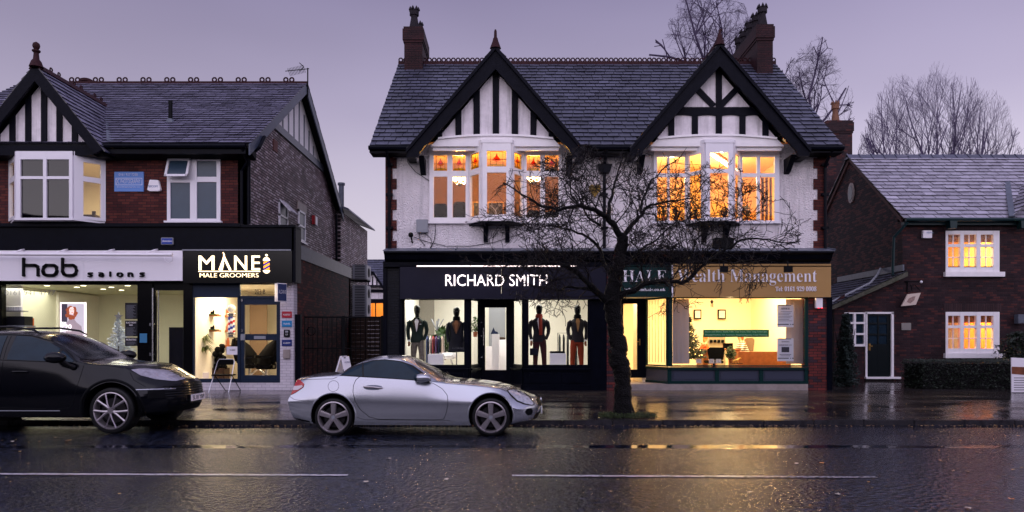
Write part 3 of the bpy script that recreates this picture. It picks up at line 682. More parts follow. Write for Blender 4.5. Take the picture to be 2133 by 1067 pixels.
    return wn
bay(dict(Yf=19.0, p=(895, 977, 1005, 1064, 1090, 1170), z=(Z(454, F), Z(369, F), Z(357, F), Z(325, F)), l=(904, 932, 943, 970), r=(1097, 1125, 1135, 1163), br=(1012, 1057)), True)
bay(dict(Yf=19.0, p=(1361, 1429, 1469, 1526, 1541, 1622), z=(Z(460, F), Z(370, F), Z(362, F), Z(328, F)), l=(1368, 1389, 1394, 1426), r=(1545, 1575, 1582, 1612), br=(1465, 1510)), False)

# upper rooms
x0, x1 = X(880, F), X(1186, F)
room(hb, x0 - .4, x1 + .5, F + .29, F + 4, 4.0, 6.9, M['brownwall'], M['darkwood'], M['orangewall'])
M['bulbp'] = 0
x0, x1 = X(1345, F), X(1640, F)
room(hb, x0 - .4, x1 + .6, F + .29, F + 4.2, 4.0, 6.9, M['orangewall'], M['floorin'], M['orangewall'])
point('upper_right_light', (x0 + 1.0, F + 1.5, 6.2), 165, (1, .74, .38), hb); point('upper_right_light', (x0 + 2.6, F + 1.9, 6.2), 165, (1, .74, .38), hb)
# lamps of those rooms
M['tube'] = emis('lit_tube', (255, 226, 170), 5); M['bulb'] = emis('lit_bulb', (255, 214, 140), 14)
for k, (px, py, Y) in enumerate(((958, 376, 20.6), (1112, 372, 20.6))):
    t = thing('chandelier', 'glowing chandelier in the ' + ('left' if k == 0 else 'right') + ' part of the stained glass bay', 'chandelier', (X(px, Y), Y, Z(py, Y)), 'chandeliers behind the stained glass bay')
    c = Vector((X(px, Y), Y, Z(py, Y))); mb = MB()
    for i in range(8):
        a = i * math.pi / 4; p = c + Vector((math.cos(a) * .2, math.sin(a) * .2, 0)); mb.ball(p + Vector((0, 0, .06)), .065, 8, 6)
    mb.build('bulb', M['bulb'], t, smooth=True); point('chandelier_light', c + Vector((0, 0, .15)), 200, (1, .7, .36), t, .1)
    mb = MB(); mb.tube([c + Vector((0, 0, -.05)), (c.x, c.y, 6.88)], .01, 6); mb.ball(c - Vector((0, 0, .1)), .07)
    for i in range(8):
        a = i * math.pi / 4; mb.tube([c - Vector((0, 0, .08)), c + Vector((math.cos(a) * .12, math.sin(a) * .12, -.1)), c + Vector((math.cos(a) * .2, math.sin(a) * .2, 0))], .01, 5)
    mb.build('frame', M['steel'], t, smooth=True)
t = thing('ceiling_light', 'long fluorescent tube light on the upper right room ceiling', 'ceiling light', (X(1490, 21), 21.0, 6.85))
MB().bar((X(1478, 20.3), 20.3, 6.83), (X(1478, 20.3) + 1.5, 22.6, 6.83), .16, .04).build('housing', M['white'], t)
MB().bar((X(1478, 20.3), 20.3, 6.78), (X(1478, 20.3) + 1.5, 22.6, 6.78), .09, .05).build('tube', M['tube'], t)

# shopfront cornice
mb = MB()
Yc = 19.05; x0, x1 = X(800, Yc), X(1735, Yc); z1 = Z(521, Yc)
mb.prism([(18.98, z1 - .02), (18.98, z1 - .08), (19.06, z1 - .12), (19.12, z1 - .24), (19.22, z1 - .3), (19.22, z1 - .42), (F + .05, z1 - .42), (F + .05, z1 + .08)], 'x', x0, x1)
mb.box(BX0, BX1, 19.2, F + .2, Z(556, 19.2), z1 - .4)
mb.build('cornice', M['black'], hb)
mb = MB(); rg = random.Random(3)
mb.prism([(18.96, z1 - .02), (F, z1 + .11), (F, z1 + .08), (18.96, z1 - .04)], 'x', x0 - .02, x1 + .02)
for i in range(12): xx = x0 + .9 + i; mb.tube([(xx, 18.96, z1), (xx, F, z1 + .11)], .022, 6)
mb.build('cornice_flashing', M['lead'], hb)
# ground-floor carcass: dark painted piers
mb = MB(); Yp = 19.36; zb = .14
zt = Z(545, Yp)
mb.box(X(801, Yp), X(836, Yp), Yp, F + .3, zb, zt)
mb.build('pier', M['brickblack'], hb)
mb = MB(); mb.box(X(1228, Yp), X(1264, Yp), Yp, F + .3, zb, zt)
mb.box(X(801, Yp) - .03, X(806, Yp), Yp - .06, Yp, zb, zt); mb.box(X(832, Yp), X(838, Yp), Yp - .06, Yp, zb, zt); mb.build('pilaster', M['black'], hb, each=8)
mb = MB(); mb.box(X(1264, Yp), X(1290, Yp), Yp, F + .9, zb, zt); mb.box(X(1683, Yp), X(1722, Yp), Yp, F + .3, zb, Z(620, Yp)); mb.build('brick_pier', M['brickpier'], hb, each=8)
MB().box(X(1722, Yp), X(1733, Yp), Yp - .02, F + .3, zb, Z(620, Yp)).build('corner_board', M['black'], hb)

# --- menswear shopfront
Y0 = 19.4; sf = MB(); gl = MB()
zs, zh = Z(760, Y0), Z(625, Y0); ztp = Z(618, Y0)
A = (X(836, Y0), Y0); B = (X(978, Y0), Y0); Cc = (X(998, 20.2), 20.2); D = (X(1068, 20.2), 20.2); E_ = (X(1091, Y0), Y0); G = (X(1228, Y0), Y0)
panel(sf, gl, A, B, zs - .12, ztp, [(X(843, Y0) - A[0], X(967, Y0) - A[0])], [(zs, zh)])
panel(sf, gl, E_, G, zs - .12, ztp, [(X(1101, Y0) - E_[0], X(1224, Y0) - E_[0])], [(zs, zh)])
for a, b in ((B, Cc), (D, E_)):
    ln = math.hypot(b[0] - a[0], b[1] - a[1]); panel(sf, gl, a, b, zs - .12, ztp, [(.05, ln - .05)], [(zs, zh)])
sw = sf.build('shop_window', M['black'], hb, bevel=.006); gl.build('pane', M['glass'], sw, each=8)
for a, b in ((A, B), (B, Cc), (D, E_), (E_, G)):
    mb = MB(); ln = math.hypot(b[0] - a[0], b[1] - a[1]); mb.obox(a, b, 0, ln, -.02, .05, .3, zs - .12); mb.obox(a, b, -.02, ln + .02, -.02, .09, zs - .15, zs - .1); mb.obox(a, b, 0, ln, -.02, .08, .12, .3)
    if ln > 1:
        for k in (0, 1): mb.obox(a, b, .15 + k * ln / 2, ln / 2 - .15 + k * ln / 2, .05, .07, .36, .62)
    mb.build('stall_riser', M['black'], hb)
mb = MB(); mb.prism([(B[0], Y0), (Cc[0], 20.3), (D[0], 20.3), (E_[0], Y0)], 'z', .1, .22); mb.build('doorstep', M['stone'], hb)
# door
zd0, zd1 = .24, Z(628, 20.2)
mb = MB(); panel(mb, None, Cc, D, zd0, zd1 - .02, [(.17, .76)], [(Z(771, 20.2), Z(641, 20.2))], -.03, .03); dr = mb.build('door', M['black'], hb)
MB().obox(Cc, D, .17, .76, -.004, .004, Z(771, 20.2), Z(641, 20.2)).build('pane', M['glass'], dr)
mb = MB(); hx = X(1007, 20.1); mb.tube([(hx, 20.12, 1.35), (hx, 20.12, 1.85)], .014, 8); mb.tube([(hx, 20.12, 1.4), (hx, 20.2, 1.4)], .01, 6); mb.tube([(hx, 20.12, 1.8), (hx, 20.2, 1.8)], .01, 6)
mb.ball((hx - .06, 20.15, 1.62), .018); mb.ball((hx - .05, 20.15, 1.02), .022); mb.ball((hx - .05, 20.15, 2.0), .016); mb.build('door_handle', M['steel'], dr, smooth=True)
mb = MB(); mb.box(B[0] - .1, E_[0] + .1, Y0, 20.35, ztp, ztp + .08); mb.box(Cc[0] - .03, D[0] + .03, 20.17, 20.26, zd1 - .02, ztp); mb.build('lobby_ceiling', M['black'], hb)
room(hb, X(838, Y0), X(1262, Y0), Y0 + .06, 24.0, .2, 3.5, M['cream'], M['floorin'], M['whitewall'])
# window beds
mb = MB(); mb.prism([(A[0] + .02, Y0 + .05), (B[0], Y0 + .05), (Cc[0] - .04, 20.2), (Cc[0] - .04, 20.75), (A[0] + .02, 20.75)], 'z', .3, .6); mb.prism([(E_[0] + .03, Y0 + .05), (G[0], Y0 + .05), (G[0], 20.75), (D[0] + .04, 20.75), (D[0] + .04, 20.2)], 'z', .3, .6)
mb.build('window_bed', M['whitewall'], hb)
area('menswear_light', (X(905, Y0), 20.6, 3.4), 1.3, 85, (1, .96, .88), hb); area('menswear_light', (X(1160, Y0), 20.6, 3.4), 1.3, 75, (1, .97, .9), hb); area('menswear_light', (X(1030, Y0), 22.3, 3.4), 2.4, 100, (1, .97, .9), hb)
# strip light above fascia
st = thing('strip_light', 'thin white lit strip along the top of the dark menswear sign', 'strip light', (X(1030, 19.0), 19.0, Z(556, 19)))
MB().box(X(868, 19), X(1200, 19), 18.98, 19.02, Z(555.6, 19), Z(553.5, 19)).build('diffuser', emis('strip_emission', (255, 232, 228), 2.2), st)
mb = MB(); mb.box(X(868, 19) - .02, X(1200, 19) + .02, 18.97, 19.03, Z(553.5, 19), Z(553.5, 19) + .03)
for px in (900, 1030, 1170): mb.box(X(px, 19) - .02, X(px, 19) + .02, 19.02, 19.25, Z(553.5, 19), Z(553.5, 19) + .02)
mb.build('bracket', M['black'], st)
# fascia signs
Ys = 19.2
sg = thing('shop_sign', 'dark grey fascia sign with glowing white RICHARD SMITH lettering', 'sign', (X(1040, Ys), Ys, Z(622, Ys)))
mb = MB(); mb.pb(833, 1044, 554, 623, Ys, Ys + .06); mb.box(X(1044, Ys) + .006, X(1262, Ys), Ys, Ys + .06, Z(623, Ys), Z(554, Ys)); mb.build('board', M['charcoal'], sg)
text('RICHARD SMITH', 'lettering', emis('letter_white', (255, 240, 238), 2.6), sg, X(928, Ys), X(1140, Ys), Z(596, Ys), Z(572.5, Ys), Ys - .012, off=-.006, ext=.03)
sg = thing('shop_sign', 'dark green fascia sign with serif HALE lettering behind the tree branches', 'sign', (X(1345, Ys), Ys, Z(620, Ys)))
MB().pb(1290, 1399, 552, 619, Ys, Ys + .06).build('board', M['green'], sg)
mb = MB(); mb.box(X(1399, Ys), X(1402, Ys), Ys - .01, Ys + .06, Z(619, Ys), Z(552, Ys)); mb.build('edge_strip', M['signwhite'], sg)
text(serif('HALE'), 'lettering', M['signwhite'], sg, X(1297, Ys), X(1388, Ys), Z(587, Ys), Z(563, Ys), Ys - .012, off=-.011, ext=.01)
text(serif('info@wmhale.co.uk'), 'lettering', M['signwhite'], sg, X(1300, Ys), X(1386, Ys), Z(608, Ys), Z(600, Ys), Ys - .006)
sg = thing('shop_sign', 'wide tan fascia sign reading Wealth Management with a telephone number', 'sign', (X(1566, Ys), Ys, Z(620, Ys)))
MB().pb(1402, 1731, 550, 619, Ys, Ys + .07).build('board', M['tan'], sg)
text(serif('Wealth Management'), 'lettering', M['signwhite'], sg, X(1411, Ys), X(1701, Ys), Z(595, Ys), Z(562, Ys), Ys - .012, off=-.011, ext=.01)
text(serif('Tel: 0161 929 0008'), 'lettering', M['signwhite'], sg, X(1615, Ys), X(1700, Ys), Z(607, Ys), Z(597, Ys), Ys - .012, ext=.01)
mb = MB()
for k, px in enumerate((1508, 1642)):
    t = thing('sign_lamp', 'black spot lamp above the tan sign, ' + ('nearer the tree' if k == 0 else 'at its right end'), 'lamp', (X(px, 18.8), 18.8, Z(560, 18.8)), 'spot lamps over the tan sign')
    x = X(px, 18.8); z = Z(560, 18.8)
    MB().box(x - .1, x + .1, 18.75, 18.86, z - .09, z + .06).build('lamp_head', M['blackmatt'], t)
    MB().tube([(x, 18.82, z + .05), (x, 18.85, z + .2), (x, 19.15, z + .24)], .02, 6).build('arm', M['blackmatt'], t)

# --- office shopfront
Y0 = 19.4
A = (X(1392, Y0), Y0); B = (X(1683, Y0), Y0); zs, zh = Z(761, Y0), Z(622, Y0)
sf = MB(); gl = MB()
panel(sf, gl, A, B, zs - .04, Z(618, Y0), [(X(1400, Y0) - A[0], X(1676, Y0) - A[0])], [(zs, zh)])
K = (X(1346, 20.3), 20.3); ln = math.hypot(A[0] - K[0], A[1] - K[1])
panel(sf, gl, K, A, zs - .04, Z(618, Y0), [(.05, ln - .06)], [(zs, zh)])
sw = sf.build('shop_window', M['green'], hb, bevel=.005); gl.build('pane', M['glass'], sw, each=8)
mb = MB(); zr0 = Z(800, Y0)
mb.obox(A, B, 0, B[0] - A[0], -.03, .06, zs - .12, zs - .05); mb.obox(A, B, 0, B[0] - A[0], -.03, .04, zr0, zr0 + .08)
for px in (1394, 1493, 1585, 1679): mb.box(X(px, Y0) - .05, X(px, Y0) + .05, Y0 - .04, Y0 + .04, zr0, zs - .1)
mb.obox(K, A, 0, ln, -.03, .05, zs - .12, zs - .05); mb.obox(K, A, 0, ln, -.03, .03, zr0, zr0 + .07)
sr = mb.build('stall_riser', M['green'], hb)
mb = MB(); mb.box(A[0], B[0], Y0, Y0 + .03, zr0, zs - .1); mb.obox(K, A, 0, ln, -.02, .01, zr0, zs - .1)
for a, b in ((1403, 1484), (1501, 1577), (1593, 1671)): mb.box(X(a, Y0), X(b, Y0), Y0 - .012, Y0, zr0 + .12, zs - .16)
mb.build('riser_panel', material('slate_blue_panel', (58, 62, 78), rough=.4), sr)
mb = MB(); z0 = Z(813.5, 19.36)
mb.prism([(X(1290, 19.36), 19.36), (X(1683, 19.36), 19.36), (X(1683, 19.36), 19.6), (A[0], 19.6), (K[0], 20.4), (X(1290, 19.36), 20.4)], 'z', .1, zr0 - .0); mb.build('plinth', M['stone'], hb)
# door
a = (X(1288, 20.3), 20.3); b = (X(1345, 20.3), 20.3)
mb = MB(); panel(mb, None, a, b, Z(787, 20.3) , Z(618, 20.3), [(X(1298, 20.3) - a[0], X(1327, 20.3) - a[0])], [(Z(770, 20.3), Z(633, 20.3))]); dr = mb.build('door', M['black'], hb)
MB().obox(a, b, X(1298, 20.3) - a[0], X(1327, 20.3) - a[0], -.004, .004, Z(770, 20.3), Z(633, 20.3)).build('pane', M['glass'], dr)
mb = MB(); x = X(1333, 20.2); z = Z(712, 20.2); mb.box(x - .015, x + .015, 20.22, 20.27, z - .1, z + .08); mb.tube([(x, 20.22, z), (x, 20.18, z), (x - .1, 20.18, z)], .011, 6); mb.build('door_handle', material('brass', (190, 150, 90), rough=.3, metal=1), dr)
mb = MB(); mb.box(a[0], X(1400, Y0), Y0, 20.4, Z(618, Y0), Z(618, Y0) + .08); mb.build('lobby_ceiling', M['whitewall'], hb)
room(hb, X(1268, Y0) + .3, X(1683, Y0), Y0 + .06, 24.0, .3, 3.5, material('office_wall', (244, 230, 200), rough=.8), M['floorin'], M['whitewall'])
MB().box(X(1346, 20.3) - .1, X(1346, 20.3) + .0, 20.35, 21.9, .3, 3.4).build('interior_wall', M['cream'], hb)
area('office_light', (X(1550, Y0), 21.0, 3.4), 2.6, 470, (1, .69, .34), hb); point('office_spill_fill', (X(1520, 20.2), 20.2, 2.2), 55, (1, .72, .36), hb); area('office_light', (X(1350, Y0), 20.1, Z(620, 20)), .5, 34, (1, .66, .32), hb); area('lobby_light', (X(1315, 20.3), 21.2, 3.2), .5, 45, (1, .76, .46), hb)  # point lamp near the window is added to spill warm light outside
# alarm box and drip parts on the pier
t = thing('alarm_box', 'white alarm box with red lights under the tan sign end', 'alarm box', (X(1705, 19.3), 19.33, Z(641, 19.3)))
MB().pb(1700, 1714, 621, 642, 19.25, 19.35).build('case', M['signwhite'], t, bevel=.008)
MB().box(X(1702, 19.3), X(1705, 19.3), 19.24, 19.26, Z(643, 19.3), Z(641.5, 19.3)).box(X(1709, 19.3), X(1712, 19.3), 19.24, 19.26, Z(643, 19.3), Z(641.5, 19.3)).build('indicator_light', emis('red_led', (255, 30, 50), 2), t)
t = thing('junction_box', 'grey metal junction box with loose cables on the white wall', 'junction box', (X(879, F), F - .1, Z(485, F)))
MB().pb(867, 891, 457, 484, F - .14, F).build('case', M['grey'], t, bevel=.008)
mb = MB()
def cab(pts, r=.008): mb.tube([(X(a, F - .03), F - .03, Z(b, F - .03)) for a, b in pts], r, 5)
cab([(873, 484), (874, 498), (885, 512)]); cab([(884, 486), (897, 496), (900, 508), (896, 518)]); cab([(906, 462), (907, 480), (905, 500), (897, 518)])
cab([(862, 494), (890, 504), (930, 513), (980, 513), (1030, 505), (1085, 487), (1110, 470)]); cab([(846, 318), (850, 340), (865, 358), (897, 379)])
mb.build('cable', M['blackmatt'], t)
t = thing('flood_light', 'small black flood light low on the white wall near the junction box', 'flood light', (X(858, F), F - .1, Z(495, F)))
mb = MB(); mb.ball((X(857, F), F - .12, Z(491, F)), .07); mb.tube([(X(857, F), F - .1, Z(491, F)), (X(859, F), F - .05, Z(505, F)), (X(859, F), F, Z(506, F))], .02, 6); mb.build('lamp_head', M['blackmatt'], t)
t = thing('camera_box', 'black box lamp under the right oriel window', 'lamp', (X(1505, 19.2), 19.2, Z(515, 19.2)))
MB().pb(1489, 1528, 495, 517, 19.2, 19.45).build('case', M['blackmatt'], t, bevel=.01)
# hanging heart and diamond plaque on the wall behind the tree
o = MB().prism([(X(a, F - .05), Z(b, F - .05)) for a, b in ((1239, 412), (1227, 396), (1227, 388), (1233, 385), (1239, 390), (1245, 385), (1251, 388), (1251, 396))], 'y', F - .1, F - .04).build('heart_ornament', material('gold_wire', (150, 120, 50), rough=.5, var=.3, vscale=20), origin=(X(1239, F), F - .05, Z(412, F)))
tag(o, 'heart-shaped golden wreath on the white wall behind the branches', 'ornament')

# unseen dark bank added behind the viewer to block low sky in reflections
rg = random.Random(50); mb = MB(); xs = [-90 + 3 * i for i in range(61)]; hs = [8.5 + 2.2 * math.sin(x * .11) + rg.uniform(-.7, 1.4) for x in xs]
for i in range(60): mb.quad((xs[i], -9, -.3), (xs[i + 1], -9, -.3), (xs[i + 1], -12, hs[i + 1]), (xs[i], -12, hs[i])); mb.quad((xs[i], -12, hs[i]), (xs[i + 1], -12, hs[i + 1]), (xs[i + 1], -60, 2), (xs[i], -60, 2))
o = mb.build('reflection_blocker', material('blocker_dark', (36, 38, 50), rough=.9, spec=0, var=.5, vscale=.8), origin=(0, -12, 0)); o['kind'] = 'structure'
# ------------------------------------------------------------------ left building (salon and barber)
lb = thing('salon_building', 'two-storey red brick building with slate roof holding the salon and the barber shop', 'building', (-9.5, F, .16))
HX = X(515, F)                 # right corner of the upper storey
LX = -16.5
YE2, YR2 = 19.0, 24.2; ZE2 = Z(301, YE2); ZR2 = Z(176, YR2); YB2 = 29.5
sl2 = (ZR2 - ZE2) / (YR2 - YE2); V2 = Vector((0, 1, sl2)).normalized(); lv2 = math.hypot(YR2 - YE2, ZR2 - ZE2)
zc2 = Z(468, F)
BW = (X(22, F), X(219, F), Z(463, F), Z(326, F)); SW = (X(350, F), X(459, F), Z(460, F), Z(329, F))
mb = MB(); wallholes(mb, LX, HX - .003, zc2 - .5, ZE2, F, F + .28, [BW, SW]); mb.build('front_wall', M['brickred'], lb)
# side wall: brick below, half-timbering above z=8
zg = Z(256, 21.5)
mb = MB(); mb.prism([(F + .0, 3.2), (29.2, 3.2), (29.2, ZE2 + .1), (27.0 + .3, zg), (F + 1.9, zg), (F, ZE2 + .1)], 'x', HX - .25, HX); mb.build('side_wall', M['brickold'], lb)
mb = MB(); mb.prism([(F + 1.9, zg), (27.3, zg), (YR2, ZR2 - .1)], 'x', HX - .2, HX - .02); mb.build('gable_panel', M['white'], lb)
mb = MB(); mb.box(HX - .2, HX + .05, 21.3, 27.3, zg - .12, zg + .12)
for i in range(9):
    y = 22.0 + i * .58; zt_ = ZR2 - .35 - abs(y - YR2) * sl2
    if zt_ > zg: mb.box(HX - .1, HX - .008, y - .055, y + .055, zg, zt_)
mb.build('timber', M['lead'], lb)
mb = MB()
VX = -6.88
for s_ in (-1, 1):
    ya = YR2 + s_ * (YR2 - YE2 + .08)
    pts = [(YR2, ZR2 + .03), (ya, ZE2 - .02), (ya, ZE2 - .3), (YR2, ZR2 - .3)]
    mb.prism(pts, 'x', VX - .04, VX); 
mb.build('bargeboard', material('grey_blue_board', (66, 74, 92), rough=.4, var=.2), lb)
MB().prism([(YE2, ZE2 + .0), (YR2, ZR2 - .02), (YB2, ZE2), (YB2, ZE2 - .08), (YR2, ZR2 - .12), (YE2, ZE2 - .08)], 'x', LX, VX - .02).build('roof_deck', M['blackmatt'], lb)
mb = MB(); slates(mb, (LX, YE2, ZE2 + .03), (1, 0, 0), V2, [(0, 0), (VX - LX, 0), (VX - LX, lv2), (0, lv2)], .36, .215, 8)
slates(mb, (LX, YB2, ZE2 + .03), (1, 0, 0), Vector((0, -1, sl2)).normalized(), [(0, 0), (VX - LX, 0), (VX - LX, lv2), (0, lv2)], .7, .5, 9)
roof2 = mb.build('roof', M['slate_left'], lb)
ridge_crest('ridge_tiles', roof2, LX, VX, YR2, ZR2, .2, pair=4, R=.07, r=.028, tall=.1)
MB().prism([(YE2 + .05, ZE2 - .08), (F + .02, ZE2 - .08), (F + .02, ZE2 - .3), (YE2 + .05, ZE2 - .14)], 'x', LX, VX - .05).build('soffit', M['blackmatt'], lb)
mb = MB(); mb.tube([(X(200, 18.95), 18.93, ZE2 - .06), (X(512, 18.95), 18.93, ZE2 - .06)], .06, 8); mb.box(X(215, 19), X(512, 19), 18.98, 19.06, ZE2 - .25, ZE2)
mb.build('gutter', M['black'], lb); mb = MB(); x = HX - .02; mb.tube([(X(505, 18.95), 18.95, ZE2 - .12), (X(505, 18.95), 19.3, ZE2 - .4), (x - .1, 19.42, ZE2 - .6), (x - .1, 19.42, zc2)], .045, 8)
mb.build('downpipe', M['black'], lb); mb = MB(); mb.tube([(VX + .04, 19.9, ZE2 + .45), (VX + .04, 19.5, ZE2 + .05), (x + .08, 19.45, ZE2 - .2), (x + .08, 19.45, zc2)], .05, 8)
mb.build('downpipe', M['black'], lb); mb = MB(); mb.tube([(HX + .1, 29.0, ZE2 - .1), (HX + .1, 29.0, 4.2)], .05, 8)
mb.build('downpipe', M['black'], lb); MB().box(LX, HX - .26, 28.9, 29.2, .1, ZE2).box(LX, LX + .25, F + .3, 28.9, .1, ZE2).build('rear_wall', M['brickred'], lb)
# front gable over the bay
gx, gh, gza, gzf = X(75, 18.8), 1.72, Z(137, 18.8), Z(308, 18.8)
gs = (gza - gzf) / gh; zb = Z(306, 19.0)
hw = (gza - .35 - zb) / gs
MB().prism([(gx - hw, zb), (gx + hw, zb), (gx, gza - .35)], 'y', 19.05, 19.15).build('gable_panel', M['panelw'], lb)
mb = MB()
for px in (-5, 27, 60, 93, 125, 157):
    x = X(px, 19.05); zt_ = gza - .35 - abs(x - gx) * gs
    mb.prism([(x - .075, zb), (x + .075, zb), (x + .075, max(zb + .02, gza - .3 - abs(x + .075 - gx) * gs)), (x - .075, max(zb + .02, gza - .3 - abs(x - .075 - gx) * gs))], 'y', 19.01, 19.06)
mb.box(gx - 1.75, X(196, 18.95), 18.93, F + .05, Z(324, 18.95), Z(304, 18.95))
mb.box(X(196, 18.95), X(240, 19.4), 19.1, F + .05, Z(324, 18.95), ZE2 - .05)
mb.build('timber', M['timber'], lb)
mb = MB()
for s_ in (-1, 1):
    mb.prism([(gx, gza + .02), (gx + s_ * (gh + .05), gzf - .05), (gx + s_ * (gh - .16), gzf - .17), (gx, gza - .42)], 'y', 18.74, 18.82)
mb.build('bargeboard', M['timber'], lb)
mb = MB(); yb = YE2 + (gza - ZE2) / sl2 + .1
for s_ in (-1, 1):
    slates(mb, (gx + s_ * (gh + .1), 18.74, gzf - .12), (0, 1, 0), Vector((-s_ * (gh + .1), 0, gza - gzf + .14)).normalized(), [(0, 0), (.5, 0), (yb - 18.74, math.hypot(gh + .1, gza - gzf + .14)), (0, math.hypot(gh + .1, gza - gzf + .14))], .3, .2, 31 + s_)
mb.build('gable_roof', M['slate_left'], lb)
mb = MB(); mb.bar((gx + gh + .05, 19.1, ZE2 + .1), (gx, yb + .05, gza + .06), .17, .05); mb.bar((gx - gh - .05, 19.1, ZE2 + .1), (gx, yb + .05, gza + .06), .17, .05); mb.build('valley_lead', M['lead'], lb)
mb = MB()
for i in range(10):
    y = 18.74 + i * (yb - 18.74) / 10; mb.prism([(gx - .16, gza - .1), (gx - .03, gza + .07), (gx + .03, gza + .07), (gx + .16, gza - .1)], 'y', y, y + (yb - 18.74) / 10 - .01)
for i in (2, 3, 5, 6, 8, 9):
    y = 18.74 + i * (yb - 18.74) / 10
    mb.tube([(gx, y + .05 * math.cos(a), gza + .12 + .05 * math.sin(a)) for a in [k * math.pi / 4 for k in range(9)]], .022, 4, cap=False)
mb.build('gable_ridge', M['terracotta'], lb)
MB().lathe([(.17, -.05), (.12, .1), (.075, .16), (.06, .32), (.1, .36), (.1, .39), (.05, .41), (.08, .46), (.09, .51), (.075, .57), (.02, .61)], (gx + .02, 18.78, gza), 'z', 12).build('finial', M['terracotta'], lb, smooth=True)
mb = MB(); mb.lathe([(.17, 0), (.15, .2), (.13, .3), (.2, .34), (.2, .42), (.14, .45)], (X(180, YR2 + .6), YR2 + .6, ZR2 - .05), 'z', 12); mb.build('chimney_pot', M['terracotta'], lb, smooth=True)
# vent pipe on roof
yv = 20.6; zv = ZE2 + (yv - YE2) * sl2
mb = MB(); mb.tube([(X(355, yv), yv, zv), (X(355, yv), yv, zv + .62)], .06, 8); mb.build('vent_pipe', M['blackmatt'], lb, smooth=True)
MB().lathe([(.14, -.05), (.09, .1)], (X(355, yv), yv, zv), 'z', 8).build('lead_flashing', M['lead'], lb)
t = thing('tv_aerial', 'thin TV aerial at the right end of the salon building ridge', 'aerial', (X(641, 24.2), 24.2, ZR2))
mb = MB(); ax = X(641, 24.2); az = Z(142, 24.2); mb.tube([(ax, 24.2, ZR2 - .4), (ax, 24.2, az)], .022, 6); mb.build('mast', M['blackmatt'], t)
mb = MB(); mb.tube([(ax + .05, 24.2, az - .02), (X(598, 24.2), 24.0, Z(153, 24.2))], .014, 5)
for i in range(12): q = i / 12; px_ = ax + (X(598, 24.2) - ax) * (q * .8 + .15); mb.tube([(px_, 24.0, az - .16 * (q * .8 + .15) - .02 + .07), (px_, 24.3, az - .16 * (q * .8 + .15) - .02 - .07)], .008, 4)
for k in (-1, 1): mb.tube([(ax - .1, 24.1, az), (ax - .25, 24.1, az + k * .14)], .012, 4)
mb.build('antenna', M['blackmatt'], t)
# bay window and flat window
pl = [(X(22, F), F), (X(36, 18.95), 18.95), (X(153, 18.95), 18.95), (X(219, F), F)]
fr = MB(); gl = MB(); lit = MB(); zlo, zhi = Z(462, F), Z(327, F)
a, b = pl[1], pl[2]; fp = lambda px: X(px, 18.95) - a[0]
panel(fr, gl, a, b, zlo, zhi, [(fp(45), fp(92)), (fp(99), fp(146))], [(Z(455, 18.95), Z(374, 18.95)), (Z(368, 18.95), Z(333, 18.95))], -.03, .05)
for a, b in ((pl[0], pl[1]), (pl[2], pl[3])):
    ln = math.hypot(b[0] - a[0], b[1] - a[1]); panel(fr, lit, a, b, zlo, zhi, [(.1 if a is pl[0] else .22, ln - .12)], [(Z(452, 19.2), Z(380, 19.2)), (Z(369, 19.2), Z(340, 19.2))], -.03, .05)
fr.prism([pl[0], (pl[1][0] - .03, 18.88), (pl[2][0] + .03, 18.88), pl[3]], 'z', zlo - .06, zlo)
bw = fr.build('bay_window', M['upvc'], lb, bevel=.004)
gl.build('pane', glass('dusk_glass', (.2, .17, .27), fr=1.5, mn=.02), bw); lit.build('pane', M['glass'], bw, each=8)
fr = MB(); gl = MB(); a, b = (X(349, F), F), (X(460, F), F); fp = lambda px: X(px, F) - a[0]
panel(fr, gl, a, b, Z(461, F), Z(328, F), [(fp(356), fp(397)), (fp(411), fp(452))], [[(Z(456, F), Z(381, F))], [(Z(456, F), Z(380, F)), (Z(369, F), Z(336, F))]], -.05, .04)
fr.box(a[0] - .06, b[0] + .05, F - .1, F, Z(465, F), Z(461, F))
sw_ = fr.build('window', M['upvc'], lb, bevel=.004); gl.build('pane', M['frost'], sw_)
c0 = MB(); xa, xb = X(352, F), X(400, F); za, zb_ = Z(372, F), Z(332, F)   # tilted-open vent
def q(xx, zz): t_ = (zb_ - zz) / (zb_ - za); return (xx, F - .05 - .2 * t_, zz)
for (x_0, x_1, z_0, z_1) in ((xa, xb, za, za + .06), (xa, xb, zb_ - .06, zb_), (xa, xa + .06, za, zb_), (xb - .06, xb, za, zb_)):
    c0.add([q(x_0, z_0), q(x_1, z_0), q(x_1, z_1), q(x_0, z_1)] + [(p[0], p[1] - .04, p[2]) for p in (q(x_0, z_0), q(x_1, z_0), q(x_1, z_1), q(x_0, z_1))], [(0, 1, 2, 3), (4, 7, 6, 5), (0, 4, 5, 1), (1, 5, 6, 2), (2, 6, 7, 3), (3, 7, 4, 0)])
c0.build('sash', M['upvc'], sw_); c0 = MB(); c0.quad(q(xa + .05, za + .05), q(xb - .05, za + .05), q(xb - .05, zb_ - .05), q(xa + .05, zb_ - .05)); c0.build('pane', M['frost'], sw_)
room(lb, BW[0] - .2, BW[1] + .3, F + .3, F + 3.2, zc2 + .2, ZE2 - .05, M['cream'], M['floorin'], M['whitewall'])
area('salon_upper_light', (X(190, 20.5), 20.6, ZE2 - .35), .8, 75, (1, .74, .38), lb)
MB().box(X(40, 19.3), X(150, 19.3), 19.3, 19.34, zlo + .02, zhi - .02).build('blind', material('grey_blind', (46, 38, 62), rough=.8), bw)
MB().box(X(163, 20.2), X(197, 20.2), 20.2, 20.9, zlo - .2, Z(447, 20.2)).box(X(200, 20.6), X(206, 20.6), 20.4, 20.45, zlo, Z(440, 20.4)).build('desk', M['darkwood'], lb)
